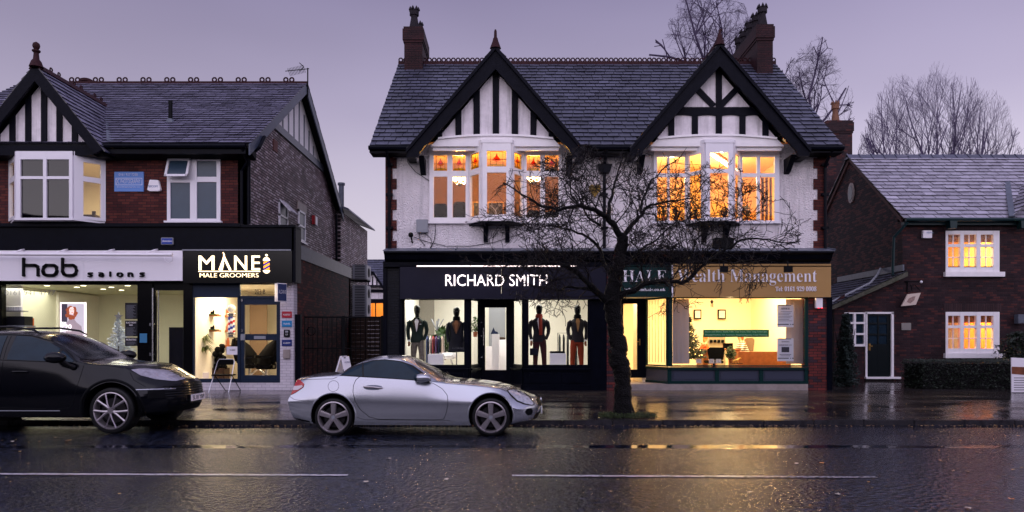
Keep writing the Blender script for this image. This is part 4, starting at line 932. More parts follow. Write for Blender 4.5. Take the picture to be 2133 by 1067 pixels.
# side windows
def sidewin(nm, ya, yb_, z0, z1, arch=False, open_=False):
    fr = MB(); x = HX + .015
    for (p, q_, r_, s_) in ((ya, yb_, z0, z0 + .07), (ya, yb_, z1 - .07, z1), (ya, ya + .07, z0, z1), (yb_ - .07, yb_, z0, z1), (ya, yb_, (z0 + z1) / 2 - .03, (z0 + z1) / 2 + .03)): fr.box(HX - .02, x + .03, p, q_, r_, s_)
    fr.box(HX - .01, x + .08, ya - .05, yb_ + .05, z0 - .06, z0)
    o = fr.build(nm, M['upvc'], lb); MB().box(HX, x, ya + .06, yb_ - .06, z0 + .06, z1 - .06).build('pane', M['frost'] , o)
    if arch: MB().box(HX, x + .03, ya - .1, yb_ + .1, z1, z1 + .26).build('lintel', M['stone'], o)
    if open_:
        mb = MB(); mb.add([(x, ya, z1), (x, yb_, z1), (x + .34, yb_, z1 - .36), (x + .34, ya, z1 - .36), (x + .02, ya, z1 + .03), (x + .02, yb_, z1 + .03), (x + .36, yb_, z1 - .33), (x + .36, ya, z1 - .33)], [(0, 1, 2, 3), (7, 6, 5, 4), (0, 4, 5, 1), (1, 5, 6, 2), (2, 6, 7, 3), (3, 7, 4, 0)]); mb.build('sash', M['upvc'], o)
sidewin('window', 22.1, 22.95, Z(478, 22.1), Z(416, 22.1), open_=True)
sidewin('window', 24.1, 24.9, Z(500, 24.1), Z(436, 24.1), arch=True)
t = thing('alarm_box', 'small red and white alarm box on the weathered brick side wall', 'alarm box', (HX, 26.0, 5.7))
MB().box(HX, HX + .1, 25.9, 26.2, 5.66, 5.98).build('case', M['signwhite'], t, bevel=.01); MB().box(HX, HX + .11, 25.8, 25.9, 5.66, 5.98).build('cover', material('red_plastic', (150, 30, 40), rough=.4), t)
MB().box(HX, HX + .03, 21.6, 21.95, 7.2, 7.55).build('air_brick', material('air_brick', (110, 70, 66), rough=.7, var=.3, vscale=30), lb)
# rear wing
mb = MB(); mb.box(-11, -6.95, 29.2, 34.6, .1, Z(447, 30)); mb.build('rear_wall', M['brickold'], lb)
mb = MB(); mb.prism([(-11, 8.6), (-6.65, Z(437, 29.6)), (-6.6, Z(437, 29.6) - .1), (-11, 8.4)], 'y', 29.25, 34.8); mb.build('rear_roof', M['slate'], lb)
MB().lathe([(.11, 0), (.11, .85), (.15, .86), (.15, .95)], (X(711, 29.4), 29.4, Z(430, 29.4)), 'z', 10).build('flue', M['lead'], lb, smooth=True)
def ac(y0, y1, z0, z1, fans, label):
    t = thing('air_conditioner', label, 'air conditioner', (-6.95, y0, z0), 'air conditioners on the rear wall')
    x0, x1 = -6.92, X(737, y0) + .55
    MB().box(x0 + .05, x1, y0, y1, z0, z1).build('case', M['grey'], t, bevel=.02)
    mb = MB()
    for k in range(fans): mb.lathe([(.2, 0), (.2, .012), (.03, .02)], (x1 + .002, (y0 + y1) / 2, z0 + (z1 - z0) * (k + .5) / fans), 'x', 16)
    mb.build('fan', M['blackmatt'], t)
    mb = MB(); 
    for i in range(int((z1 - z0) / .07)): mb.box(x0 + .15, x1 - .08, y0 - .008, y0 + .01, z0 + .04 + i * .07, z0 + .07 + i * .07)
    mb.build('grille', M['blackmatt'], t)
    mb = MB(); mb.box(x0 - .03, x1, y0 + .1, y0 + .14, z0 - .06, z0 - .01); mb.box(x0 - .03, x1, y1 - .14, y1 - .1, z0 - .06, z0 - .01); mb.build('bracket', M['blackmatt'], t)
ac(31.0, 31.95, Z(582, 31), Z(551, 31), 1, 'small upper air conditioner with one fan on the rear brick wall')
ac(31.0, 31.95, Z(660, 31), Z(594, 31), 2, 'tall lower air conditioner with two fans on the rear brick wall')
# single-storey shop extension
EX = X(611, 19.36); SX = X(600, F)
mb = MB(); mb.box(EX - .25, EX, 19.7, 26.2, .1, 3.75); mb.box(HX, EX, 25.95, 26.2, .1, 3.75); mb.build('shop_side_wall', M['brickredx'], lb)
mb = MB(); mb.box(EX - .28, EX + .03, 19.4, 26.25, 3.75, 4.14); mb.box(HX, EX, 19.6, 26.2, 3.9, 4.02); mb.build('parapet', M['lead'], lb)
mb = MB(); mb.box(LX, X(612, 19.2), 19.2, F + .1, Z(522, 19.2), Z(473, 19.2)); mb.box(LX, X(500, 19.1), 19.12, F, Z(473, 19.2), Z(466, 19.2)); mb.box(X(480, 19.16), X(616, 19.16), 19.14, F + .1, Z(474, 19.2), Z(469, 19.2)); mb.box(X(608, 19.2), X(616, 19.2), 19.2, 19.7, Z(588, 19.2), Z(470, 19.2))
mb.build('upper_fascia', M['black'], lb)
MB().box(X(380, 19.17), X(606, 19.17), 19.14, 19.2, Z(522.5, 19.17), Z(520, 19.17)).build('fascia_trim', M['grey'], lb)
# piers and frames
Y0 = 19.4
MB().box(X(584, Y0), EX, Y0 - .02, 19.72, .1, Z(586, Y0)).build('painted_pier', M['brickwhite'], lb)
MB().box(X(400, Y0), X(584, Y0), Y0 - .01, Y0 + .2, .1, Z(797, Y0)).build('painted_plinth', M['brickwhite'], lb)
MB().box(X(-80, Y0), X(400, Y0), Y0 + .02, Y0 + .2, .1, Z(790, Y0)).build('plinth', M['black'], lb)
mb = MB(); mb.box(X(287, Y0), X(318, Y0), Y0 - .02, Y0 + .15, .2, Z(586, Y0)); mb.box(X(383, Y0), X(402, Y0), Y0 - .03, Y0 + .2, .2, Z(586, Y0)); mb.box(X(-80, Y0), X(2, Y0), Y0 - .02, Y0 + .2, .2, Z(586, Y0)); mb.box(X(-80, Y0), X(402, Y0), Y0 + .0, Y0 + .14, Z(592, Y0), Z(584, Y0)); mb.build('shopfront_frame', M['glossblack'], lb)
gl = MB(); fr = MB(); panel(fr, gl, (X(0, Y0), Y0 + .04), (X(290, Y0), Y0 + .04), Z(785, Y0), Z(590, Y0), [(.04, X(288, Y0) - X(0, Y0))], [(Z(780, Y0), Z(593.5, Y0))]); s1 = fr.build('salon_window', M['glossblack'], lb); gl.build('pane', M['glass'], s1)
fr = MB(); panel(fr, None, (X(316, Y0), Y0 + .06), (X(384, Y0), Y0 + .06), .2, Z(590, Y0), [(X(324, Y0) - X(316, Y0), X(381, Y0) - X(316, Y0))], [(Z(772, Y0), Z(605, Y0))]); d1 = fr.build('salon_door', M['glossblack'], lb)
MB().box(X(324, Y0), X(381, Y0), Y0 + .05, Y0 + .06, Z(772, Y0), Z(605, Y0)).build('pane', M['glass'], d1)
mb = MB(); mb.tube([(X(322, Y0), Y0 - .09, Z(756, Y0)), (X(322, Y0), Y0 - .09, Z(601, Y0))], .02, 8); mb.tube([(X(331, Y0), Y0 - .02, Z(757, Y0)), (X(331, Y0), Y0 - .02, Z(605, Y0))], .014, 8)
for py in (676, 738): mb.tube([(X(322, Y0), Y0 - .09, Z(py, Y0)), (X(322, Y0), Y0 + .05, Z(py, Y0))], .012, 6); mb.box(X(312, Y0), X(316, Y0), Y0 - .03, Y0, Z(py + 3, Y0), Z(py - 3, Y0))
mb.build('door_handle', M['steel'], d1, smooth=True)
# barber front
fr = MB(); gl = MB(); a = (X(402, Y0), Y0 + .02); b = (X(498, Y0), Y0 + .02)
panel(fr, gl, a, b, Z(797, Y0), Z(590, Y0), [(X(404, Y0) - a[0], X(495, Y0) - a[0])], [(Z(789, Y0), Z(620, Y0))]); s2 = fr.build('barber_window', M['navy'], lb, bevel=.004); gl.build('pane', M['glass'], s2)
fr = MB(); a = (X(498, Y0), Y0 + .02); b = (X(584, Y0), Y0 + .02); gl = MB()
W_ = b[0] - a[0]
for z_0, z_1, u0, u1 in ((Z(797, Y0), Z(793, Y0), 0, W_), (Z(593, Y0), Z(590, Y0), 0, W_), (Z(622, Y0), Z(617, Y0), 0, W_), (Z(793, Y0), Z(593, Y0), 0, X(500.5, Y0) - a[0]), (Z(793, Y0), Z(593, Y0), X(582, Y0) - a[0], W_)): fr.obox(a, b, u0, u1, -.03, .04, z_0, z_1)
s3 = fr.build('door_frame', M['navy'], lb)
MB().obox(a, b, X(501, Y0) - a[0], X(581, Y0) - a[0], -.003, .003, Z(617, Y0), Z(593, Y0)).build('pane', M['glass'], s3)
fr = MB(); gl = MB(); a2 = (X(501, Y0), Y0 + .05); b2 = (X(582, Y0), Y0 + .05)
panel(fr, gl, a2, b2, Z(793, Y0), Z(622, Y0), [(X(509, Y0) - a2[0], X(576, Y0) - a2[0])], [(Z(782, Y0), Z(709, Y0)), (Z(696, Y0), Z(635, Y0))], -.02, .05); d2 = fr.build('barber_door', M['navy'], lb, bevel=.004); gl.build('pane', M['glass'], d2)
mb = MB(); mb.pb(529, 553, 700, 706.5, Y0 - .03, Y0); mb.pb(501, 509.5, 696, 709, Y0 - .05, Y0); mb.build('letter_plate', M['grey'], d2)
mb = MB(); mb.pb(502.5, 505, 623, 628, Y0 - .03, Y0); mb.pb(502.5, 505, 686, 692, Y0 - .03, Y0); mb.build('door_handle', M['steel'], d2)
text('203 B', 'lettering', M['charcoal'], s3, X(531, Y0), X(553, Y0), Z(613, Y0), Z(603.5, Y0), Y0 - .015)
# rooms
room(lb, X(-30, Y0), X(393, Y0), Y0 + .22, 24.6, .2, Z(589, Y0) + .0, material('salon_wall', (216, 214, 194), rough=.8, var=.03), M['floorin'], material('salon_ceiling', (190, 192, 165), rough=.8))
room(lb, X(403, Y0), X(586, Y0) , Y0 + .12, 24.2, .25, Z(589, Y0), M['cream'], M['floorin'], M['whitewall'])
area('salon_light', (X(60, 21.0), 21.0, 2.95), 2, 62, (1, .96, .78), lb); area('salon_light', (X(270, 21.0), 21.2, 2.95), 1.6, 62, (1, .96, .78), lb)
area('barber_light', (X(490, 20.8), 20.7, 2.95), 1.6, 165, (1, .77, .48), lb)
area('barber_sill_light', (X(545, 19.9), 19.75, Z(594, 19.7)), .5, 26, (1, .8, .5), lb)
mb = MB()
for px, Y in ((98, 20.2), (174, 20.2), (266, 20.2), (160, 20.8), (232, 20.8), (215, 21.6), (253, 22.0)):
    t = thing('downlight', 'small round ceiling downlight, ' + {98: 'leftmost of the front row in the salon', 174: 'middle of the front row in the salon', 266: 'right end of the front row in the salon', 160: 'left of the second row in the salon', 232: 'right of the second row in the salon', 215: 'third row on the salon ceiling', 253: 'farthest back on the salon ceiling'}[px], 'downlight', (X(px, Y), Y, Z(590, Y0) - .02), 'downlights in the salon ceiling')
    zz = Z(589, Y0) - .02; MB().lathe([(.075, 0), (.09, .015)], (X(px, Y), Y, zz - .0), 'z', 12).build('rim', M['signwhite'], t); MB().lathe([(.068, -.006), (.068, .002)], (X(px, Y), Y, zz), 'z', 12).build('lamp', emis('downlight_lamp' + str(px), (255, 246, 200), 6), t)
MB().box(X(160, 23.5), X(160, 23.5) + .1, 22.4, 24.6, .2, 3).build('interior_wall', M['cream'], lb)
# --- signs of the left shops
Ys = 19.15
sg = thing('shop_sign', 'long white fascia sign with black hob salons lettering', 'sign', (X(190, Ys), Ys, Z(585, Ys)))
mb = MB(); mb.box(-15.5, X(174.5, Ys), Ys, Ys + .07, Z(585, Ys), Z(522, Ys)); mb.box(X(175, Ys), X(380, Ys), Ys, Ys + .07, Z(585, Ys), Z(522, Ys)); mb.build('board', M['signwhite'], sg)
mb = MB()
def stroke(pts, w, dep=.05, Yp=Ys):
    P = [(X(a_, Yp), Yp - .03, Z(b_, Yp)) for a_, b_ in pts]
    for p, q_ in zip(P, P[1:]): mb.bar(p, q_, dep, w)
    for p in P: mb.lathe([(w / 2, -dep / 2), (w / 2, dep / 2)], p, 'y', 10)
hwid = .075
stroke([(51, 540), (51, 574)], hwid); stroke([(52, 553), (75, 553), (80, 556), (81, 561), (81, 574)], hwid)
stroke([(98, 553), (114, 553), (119, 557), (120, 565), (118, 571), (113, 574), (98, 574), (93, 571), (91, 565), (93, 557), (98, 553)], hwid)
stroke([(132, 540), (132, 566), (135, 572), (140, 574), (154, 574), (159, 571), (161, 564), (159, 557), (154, 553), (133, 553)], hwid)
hw2 = .032
stroke([(193, 569), (187, 569), (185.5, 571), (187, 572.5), (191, 572.5), (193, 574), (191, 576), (185.5, 576)], hw2)
stroke([(208, 569), (214, 569), (216, 571), (216, 576), (209, 576), (208, 574), (209, 572.5), (216, 572.5)], hw2)
stroke([(231, 567), (231, 576)], hw2)
stroke([(248, 569), (254, 569), (256, 571), (256, 574), (254, 576), (248, 576), (246, 574), (246, 571), (248, 569)], hw2)
stroke([(269, 576), (269, 569), (275, 569), (277, 571), (277, 576)], hw2)
stroke([(301, 569), (295, 569), (293.5, 571), (295, 572.5), (299, 572.5), (301, 574), (299, 576), (293.5, 576)], hw2)
mb.build('lettering', M['blackmatt'], sg)
sl_ = thing('sign_light', 'long white tube light on arms over the white salon sign', 'sign light', (X(180, 18.9), 18.9, Z(530, 18.9)))
MB().tube([(X(-60, 18.85), 18.85, Z(529, 18.85)), (X(359, 18.85), 18.85, Z(531, 18.85))], .045, 10).build('tube_housing', M['signwhite'], sl_, smooth=True)
mb = MB()
for px in (32, 122, 220, 310): mb.tube([(X(px - 6, 18.85), 18.85, Z(527, 18.85)), (X(px + 12, 18.95), 18.95, Z(521, 18.95)), (X(px + 18, 19.2), 19.2, Z(519, 19.1))], .022, 6)
mb.tube([(X(360, 18.9), 18.9, Z(530, 18.9)), (X(358, 18.9), 18.95, Z(542, 18.9)), (X(348, 18.9), 19.0, Z(548, 18.9)), (X(338, 18.9), 19.05, Z(542, 18.9)), (X(333, 18.9), 19.1, Z(532, 18.9))], .008, 5)
mb.build('arm', M['signwhite'], sl_)
sg = thing('shop_sign', 'black fascia sign with glowing MANE MALE GROOMERS letters and barber pole emblem', 'sign', (X(495, Ys), Ys, Z(585, Ys)))
MB().box(X(381, Ys), X(608, Ys), Ys, Ys + .07, Z(590, Ys), Z(523, Ys)).build('board', M['glossblack'], sg)
lw = emis('letter_warm', (255, 226, 180), 3.2)
mb = MB()
def st2(pts, w): stroke(pts, w, .03)
def letters(px0, px1, s): return text(s, 'lettering', lw, sg, X(px0, Ys), X(px1, Ys), Z(563, Ys), Z(533, Ys), Ys - .01, ext=.03)
letters(415, 447, 'M'); letters(489, 515, 'N'); letters(525, 542, 'E')
st2([(459, 562), (468, 537)], .05); st2([(468, 537), (480, 562)], .05); st2([(463, 563), (466, 549)], .02); st2([(466, 527), (468, 531), (467, 535)], .018)
mb.build('lettering', lw, sg); mb = MB(); mb.box(X(414, Ys), X(542, Ys), Ys - .03, Ys, Z(566.5, Ys), Z(564.8, Ys)); mb.build('underline', lw, sg)
text('MALE GROOMERS', 'lettering', lw, sg, X(417, Ys), X(539, Ys), Z(578, Ys), Z(569.5, Ys), Ys - .01, off=-.02, ext=.02)
mb = MB(); cx = X(555.5, Ys); r = X(561.5, Ys) - cx
mb.prism([(cx + r * math.cos(t * math.pi / 8), Z(541, Ys) + r * .8 * math.sin(t * math.pi / 8)) for t in range(9)], 'y', Ys - .03, Ys)
mb.prism([(cx + r * math.cos(t * math.pi / 8), Z(565, Ys) - r * .8 * math.sin(t * math.pi / 8)) for t in range(9)], 'y', Ys - .03, Ys)
mb.prism([(cx + .03 * math.cos(t * math.pi / 4), Z(532, Ys) + .03 * math.sin(t * math.pi / 4)) for t in range(8)], 'y', Ys - .03, Ys); mb.box(cx - r * 1.15, cx + r * 1.15, Ys - .03, Ys, Z(565.5, Ys), Z(563.5, Ys)); mb.box(cx - r * 1.15, cx + r * 1.15, Ys - .03, Ys, Z(543, Ys), Z(541, Ys)); mb.build('emblem_cap', lw, sg)
for nm, cc, es, off in (('emblem_stripe_orange', (255, 150, 30), 2.0, 0), ('emblem_stripe_blue', (50, 60, 150), .8, 1)):
    mb = MB()
    for k in range(off, 7, 2):
        z_0 = Z(563, Ys) + (k - 1.2) * .058; pl_ = clip([(cx - r, z_0), (cx + r, z_0 + .09), (cx + r, z_0 + .145), (cx - r, z_0 + .055)], [(cx - r, Z(563, Ys)), (cx + r, Z(563, Ys)), (cx + r, Z(543.5, Ys)), (cx - r, Z(543.5, Ys))])
        if len(pl_) > 2: mb.prism(pl_, 'y', Ys - .025 - off * .002, Ys)
    mb.build(nm, emis(nm, cc, es), sg)
t = thing('photography_sign', 'blue wall sign for a photography studio with white text', 'sign', (X(268, F), F, Z(398, F)))
MB().pb(238, 299, 358, 399, F - .03, F).build('board', material('sky_blue_board', (98, 138, 206), rough=.4), t)
text('0161 927 7250', 'lettering', M['signwhite'], t, X(249, F), X(288, F), Z(367, F), Z(362, F), F - .036, off=-.02)
text('DC PHOTOGRAPHY', 'lettering', M['signwhite'], t, X(243, F), X(294, F), Z(383, F), Z(374, F), F - .036, off=-.02)
text('dcrawshawphotography.com', 'lettering', M['signwhite'], t, X(245, F), X(293, F), Z(392, F), Z(389, F), F - .036, off=-.02)
mb = MB()
for a_, b_, c_, d_ in ((241, 296, 371, 371.7), (241, 296, 385, 385.7), (241, 241.7, 371, 385), (295.3, 296, 371, 385)): mb.pb(a_, b_, c_, d_, F - .033, F - .03)
mb.build('border', M['signwhite'], t)
t = thing('alarm_box', 'white tapered alarm box with a brand name beside the blue sign', 'alarm box', (X(323, F), F, Z(400, F)))
MB().prism([(X(310, F), Z(397, F)), (X(315, F), Z(400, F)), (X(334, F), Z(400, F)), (X(338, F), Z(397, F)), (X(333, F), Z(377, F)), (X(315, F), Z(376, F))], 'y', F - .1, F).build('case', M['signwhite'], t, bevel=.01)
text('SECOM', 'lettering', material('blue_letter', (30, 90, 150), rough=.4), t, X(313, F), X(332, F), Z(392, F), Z(388, F), F - .102)
t = thing('alarm_box', 'blue alarm sign reading detection on the black upper fascia', 'alarm box', (X(348, 19.2), 19.2, Z(510, 19.2)))
MB().pb(335, 360, 495, 510, 19.13, 19.2).build('case', M['grey'], t, bevel=.01); MB().pb(336.5, 358.5, 496.5, 508.5, 19.12, 19.13).build('panel', material('royal_blue', (36, 62, 150), rough=.3), t)
text('detection', 'lettering', M['signwhite'], t, X(337.5, 19.1), X(357.5, 19.1), Z(504, 19.1), Z(500, 19.1), 19.117)
t = thing('projecting_sign', 'navy and white projecting sign reading ALGARVE above the barber door', 'sign', (X(586, 19), 19.0, Z(628, 19)))
mb = MB(); mb.prism([(X(572, 18.9), 18.9), (X(578, 18.72), 18.72), (X(597.5, 18.95), 18.95), (X(592, 19.12), 19.15)], 'z', Z(628, 18.8), Z(590, 18.8)); mb.build('case', M['signwhite'], t)
a = Vector((X(578.3, 18.72), 18.715, 0)); b = Vector((X(597.3, 18.95), 18.945, 0)); mb = MB(); mb.obox(a, b, .01, (b - a).length - .01, .002, .008, Z(626.5, 18.8), Z(591.5, 18.8)); mb.build('face', material('deep_navy', (24, 40, 88), rough=.35), t)
mb = MB(); mb.tube([(X(590, 19), 19.1, Z(594, 19)), (X(600, 19.4), 19.4, Z(594, 19))], .02, 6); mb.build('bracket', M['blackmatt'], t)
o = text('ALGARVE', 'lettering', M['signwhite'], t, 0, 1, 0, 1, 0, ext=0.0)
dd = (b - a).normalized(); nn = Vector((dd.y, -dd.x, 0)); O = ORG[t.name]
for v in o.data.vertices:
    p = v.co + O; q_ = a + dd * (.03 + p.x * ((b - a).length - .06)) + nn * .012; v.co = Vector((q_.x, q_.y, Z(612, 18.8) + p.z * (Z(604, 18.8) - Z(612, 18.8)))) - O
for nm, cc, a_, b_, lab, tx in (('wall_sign', (176, 44, 60), 649, 662, 'red sign plate at the top of the white brick pier', 'MOREPORT'), ('wall_sign', (40, 130, 186), 668, 681, 'light blue sign plate below the red one on the white pier', 'TRAVEL'), ('wall_sign', (26, 44, 110), 708, 721, 'navy sign plate below the entry phone on the white pier', 'ACADEMY')):
    t = thing(nm, lab, 'sign', (X(597, 19.36), 19.36, Z(b_, 19.36)), 'sign plates on the white pier'); MB().pb(587, 607.5, a_, b_, 19.35, 19.38).build('board', material(lab[:8], cc, rough=.35), t, bevel=.003)
    text(tx, 'lettering', M['signwhite'], t, X(590, 19.35), X(605, 19.35), Z(b_ - 4.5, 19.35), Z(b_ - 8, 19.35), 19.348)
t = thing('entry_phone', 'black entry phone on the white brick pier', 'entry phone', (X(597, 19.36), 19.36, Z(702, 19.36)))
MB().pb(591, 603, 687, 702, 19.33, 19.38).build('case', M['blackmatt'], t, bevel=.006); MB().pb(594, 600, 689, 693, 19.325, 19.33).build('speaker', M['grey'], t); MB().pb(594, 600, 695, 699, 19.325, 19.33).build('keypad', M['steel'], t)
o = MB().pb(589.5, 603.5, 728, 747, 19.32, 19.38).build('meter_box', M['stone'], origin=(X(597, 19.36), 19.36, Z(747, 19.36)), bevel=.006); tag(o, 'blank grey box low on the white brick pier', 'meter box')

# ------------------------------------------------------------------ brick cottage on the right
YC = 23.4
ct = thing('brick_cottage', 'old dark brick cottage with pale slate roof and lit small-paned windows', 'cottage', (16, YC, .17))
CX0, CX1 = X(1880, YC), X(2300, YC); CZE = Z(457, 23.1); CYR = 27.0; CZR = Z(327, CYR)
UW = (X(1970, YC), X(2080, YC), Z(568, YC), Z(482, YC)); LWn = (X(1970, YC), X(2080, YC), Z(737, YC), Z(651, YC))
PW = (X(1760, YC), X(1802, YC), Z(722, YC), Z(652, YC)); PD = (X(1803, YC), X(1862, YC), .17, Z(651, YC))
mb = MB(); wallholes(mb, CX0, CX1, .1, 3.9, YC, YC + .3, [LWn]); wallholes(mb, CX0, CX1, 3.9, CZE, YC, YC + .3, [(UW[0], UW[1], UW[2], UW[3])])
# lean-to front, sloping top
x_l = X(1738, YC)
mb.prism([(x_l, .1), (PW[0], .1), (PW[0], 3.0), (x_l, 2.75)], 'y', YC, YC + .3); mb.prism([(PW[0], .1), (PD[0], .1), (PD[0], PW[2]), (PW[0], PW[2])], 'y', YC, YC + .3)
mb.prism([(PW[0], PW[3]), (CX0, PW[3]), (CX0, 3.75), (PW[0], 2.85)], 'y', YC, YC + .3); mb.box(PD[1], CX0, YC, YC + .3, .1, PW[3])
mb.build('front_wall', M['brickdark'], ct)
mb = MB(); mb.prism([(YC + .301, .1), (30.6, .1), (30.6, CZE), (CYR, CZR - .1), (YC + .301, CZE + .15)], 'x', CX0 + .001, CX0 + .3); mb.build('side_wall', M['brickdarkx'], ct)
mb = MB(); mb.prism([(YC - .02, CZE - .05), (CYR, CZR - .16), (30.6, CZE - .05), (30.6, CZE + .1), (CYR, CZR - .02), (YC - .02, CZE + .1)], 'x', CX0 - .06, CX0 - .001); mb.build('verge', material('verge_brick', (86, 62, 60), rough=.7, var=.3, vscale=8, bump=.4), ct)
sl3 = (CZR - CZE) / (CYR - 23.1); lv3 = math.hypot(CZR - CZE, CYR - 23.1); mb = MB()
slates(mb, (CX0 - .12, 23.1, CZE + .02), (1, 0, 0), Vector((0, 1, sl3)).normalized(), [(0, 0), (CX1 - CX0, 0), (CX1 - CX0, lv3), (0, lv3)], .42, .27, 44)
slates(mb, (CX0 - .12, 30.9, CZE + .02), (1, 0, 0), Vector((0, -1, sl3)).normalized(), [(0, 0), (CX1 - CX0, 0), (CX1 - CX0, lv3), (0, lv3)], .8, .6, 45)
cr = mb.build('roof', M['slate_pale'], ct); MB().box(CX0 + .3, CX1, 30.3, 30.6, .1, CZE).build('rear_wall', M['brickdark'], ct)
mb = MB(); x = CX0 - .15; k = 0
while x < CX1: mb.prism([(CYR - .2, CZR - .1), (CYR, CZR + .09), (CYR + .2, CZR - .1), (CYR, CZR + .0)], 'x', x, x + .44); mb.prism([(CYR - .21, CZR - .09), (CYR, CZR + .12), (CYR + .21, CZR - .09)], 'x', x, x + .05); x += .45
mb.build('ridge_tiles', M['slate'], cr)
# dormer gable at the right edge
gx3 = X(2240, 22.9); mb = MB(); zt_ = Z(395, 22.9)
for s_ in (-1,): slates(mb, (X(2108, 22.95), 22.95, CZE + .05), (0, 1, 0), Vector((gx3 - X(2108, 22.95), 0, 1.6)).normalized(), [(0, 0), (.3, 0), (2.6, 2.4), (0, 2.4)], .42, .27, 47)
mb.build('dormer_roof', M['slate_pale'], ct); MB().bar((X(2108, 22.95), 22.95, CZE + .06), (X(2108, 22.95) + 1.4, 25.2, CZE + 1.65), .16, .06).build('valley_lead', M['lead'], ct)
mb = MB(); mb.tube([(CX0 - .1, 23.02, CZE - .02), (CX1, 23.02, CZE - .02)], .06, 8); mb.box(CX0 - .05, CX1, 23.2, 23.4, CZE - .16, CZE - .06)
for px in (1986, 2134): mb.prism([(X(px, 23) - .1, CZE - .3), (X(px, 23) + .1, CZE - .3), (X(px, 23) + .12, CZE), (X(px, 23) - .12, CZE)], 'y', 22.98, 23.2)
mb.tube([(CX0 - .02, 23.05, CZE - .1), (X(1862, 23.3), 23.3, CZE - .55), (X(1861, 23.3), 23.35, 3.6)], .045, 8); mb.build('gutter', M['tealpaint'], ct)
# lean-to roof
mb = MB(); zA, zB = 3.72, 2.6; xa_, xb_ = CX0 + .02, X(1728, 23.2); ls = math.hypot(xa_ - xb_, zA - zB)
slates(mb, (xb_, 23.15, zB), (0, 1, 0), Vector((xa_ - xb_, 0, zA - zB)).normalized(), [(0, 0), (5, 0), (5, ls), (0, ls)], .42, .3, 51)
mb.build('lean_to_roof', M['slate'], ct)
MB().prism([(xb_, zB - .02), (xa_, zA - .02), (xa_, zA - .16), (xb_, zB - .14)], 'y', 23.12, 23.35).build('lean_to_verge', material('mossy_verge', (52, 58, 40), rough=.8, col2=(96, 92, 84), vscale=6, bump=.5), ct)
mb = MB(); mb.box(CX0 - .05, CX0, 23.3, 28, 3.75, 3.95); mb.build('lead_flashing', M['lead'], ct)
MB().tube([(CX0 - .1, 24.6, 3.95), (CX0 - .35, 24.3, 3.72), (CX0 - .8, 23.9, 3.4), (xb_ + .1, 23.4, 2.72)], .04, 7).build('waste_pipe', M['grey'], ct, smooth=True)
MB().prism([(26.9 + .22 * math.cos(a_), 7.0 + .38 * math.sin(a_)) for a_ in [k * math.pi / 8 for k in range(16)]], 'x', CX0 - .05, CX0 - .0).build('oval_surround', M['stone'], ct)
MB().prism([(26.9 + .15 * math.cos(a_), 7.0 + .28 * math.sin(a_)) for a_ in [k * math.pi / 8 for k in range(16)]], 'x', CX0 - .06, CX0 - .045).build('oval_window', M['darkglass'], ct)
def cottwin(z0, z1, py0, py1, soft):
    fr = MB(); gl = MB(); a = (X(1969, YC), YC + .05); b = (X(2081, YC), YC + .05); us = [(X(p, YC) - a[0], X(q_, YC) - a[0]) for p, q_ in ((1974, 1999), (2007, 2033), (2042, 2068))]
    zs_ = Z(py0 + 107 - 25, YC)
    panel(fr, gl, a, b, Z(py1, YC), Z(py0, YC), us, [(Z(py1 - 10, YC), Z(py0 + 34, YC)), (Z(py0 + 28, YC), Z(py0 + 8, YC))], -.05, .08)
    for (u0, u1) in us:
        uc = (u0 + u1) / 2; fr.obox(a, b, uc - .014, uc + .014, -.02, .03, Z(py1 - 10, YC), Z(py0 + 8, YC)); zm_ = (Z(py1 - 10, YC) + Z(py0 + 34, YC)) / 2; fr.obox(a, b, u0, u1, -.02, .028, zm_ - .014, zm_ + .014)
    fr.box(a[0] - .06, b[0] + .12, YC - .12, YC + .02, Z(py1 + 10, YC), Z(py1, YC))
    o = fr.build('window', M['white'], ct, bevel=.004); gl.build('pane', M['wetglass'], o)
    MB().obox(a, b, .05, b[0] - a[0] - .05, -.2, -.19, Z(py0 + 22, YC), Z(py0 + 4, YC)).build('blind', material('blind' + str(py0), (150, 100, 60), rough=.8), o)
    MB().box(X(1965, YC), X(2085, YC), YC - .012, YC + .01, Z(py0, YC) + .01, Z(py0, YC) + .27).build('lintel', brick('soldier' + str(py0), (64, 44, 46), (48, 34, 38), (34, 28, 32), 'y', bw=.075, bh=.3, off=0), o)
cottwin(0, 0, 481, 567, 0); cottwin(0, 0, 650, 736, 0)
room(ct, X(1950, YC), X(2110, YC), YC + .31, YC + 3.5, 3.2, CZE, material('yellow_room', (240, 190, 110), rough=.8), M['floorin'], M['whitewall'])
area('cottage_light', (X(2020, YC) + .3, YC + 1.4, CZE - .3), 1.0, 200, (1, .74, .36), ct)
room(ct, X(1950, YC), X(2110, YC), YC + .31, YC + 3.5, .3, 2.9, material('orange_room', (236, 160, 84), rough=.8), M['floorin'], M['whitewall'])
area('cottage_light', (X(2020, YC) + .3, YC + 1.4, 2.8), 1.0, 170, (1, .66, .28), ct)
MB().box(X(1975, YC + .5), X(2003, YC + .5), YC + .5, YC + .55, .4, 2.4).build('curtain', material('pale_curtain', (245, 235, 190), rough=.8), ct)
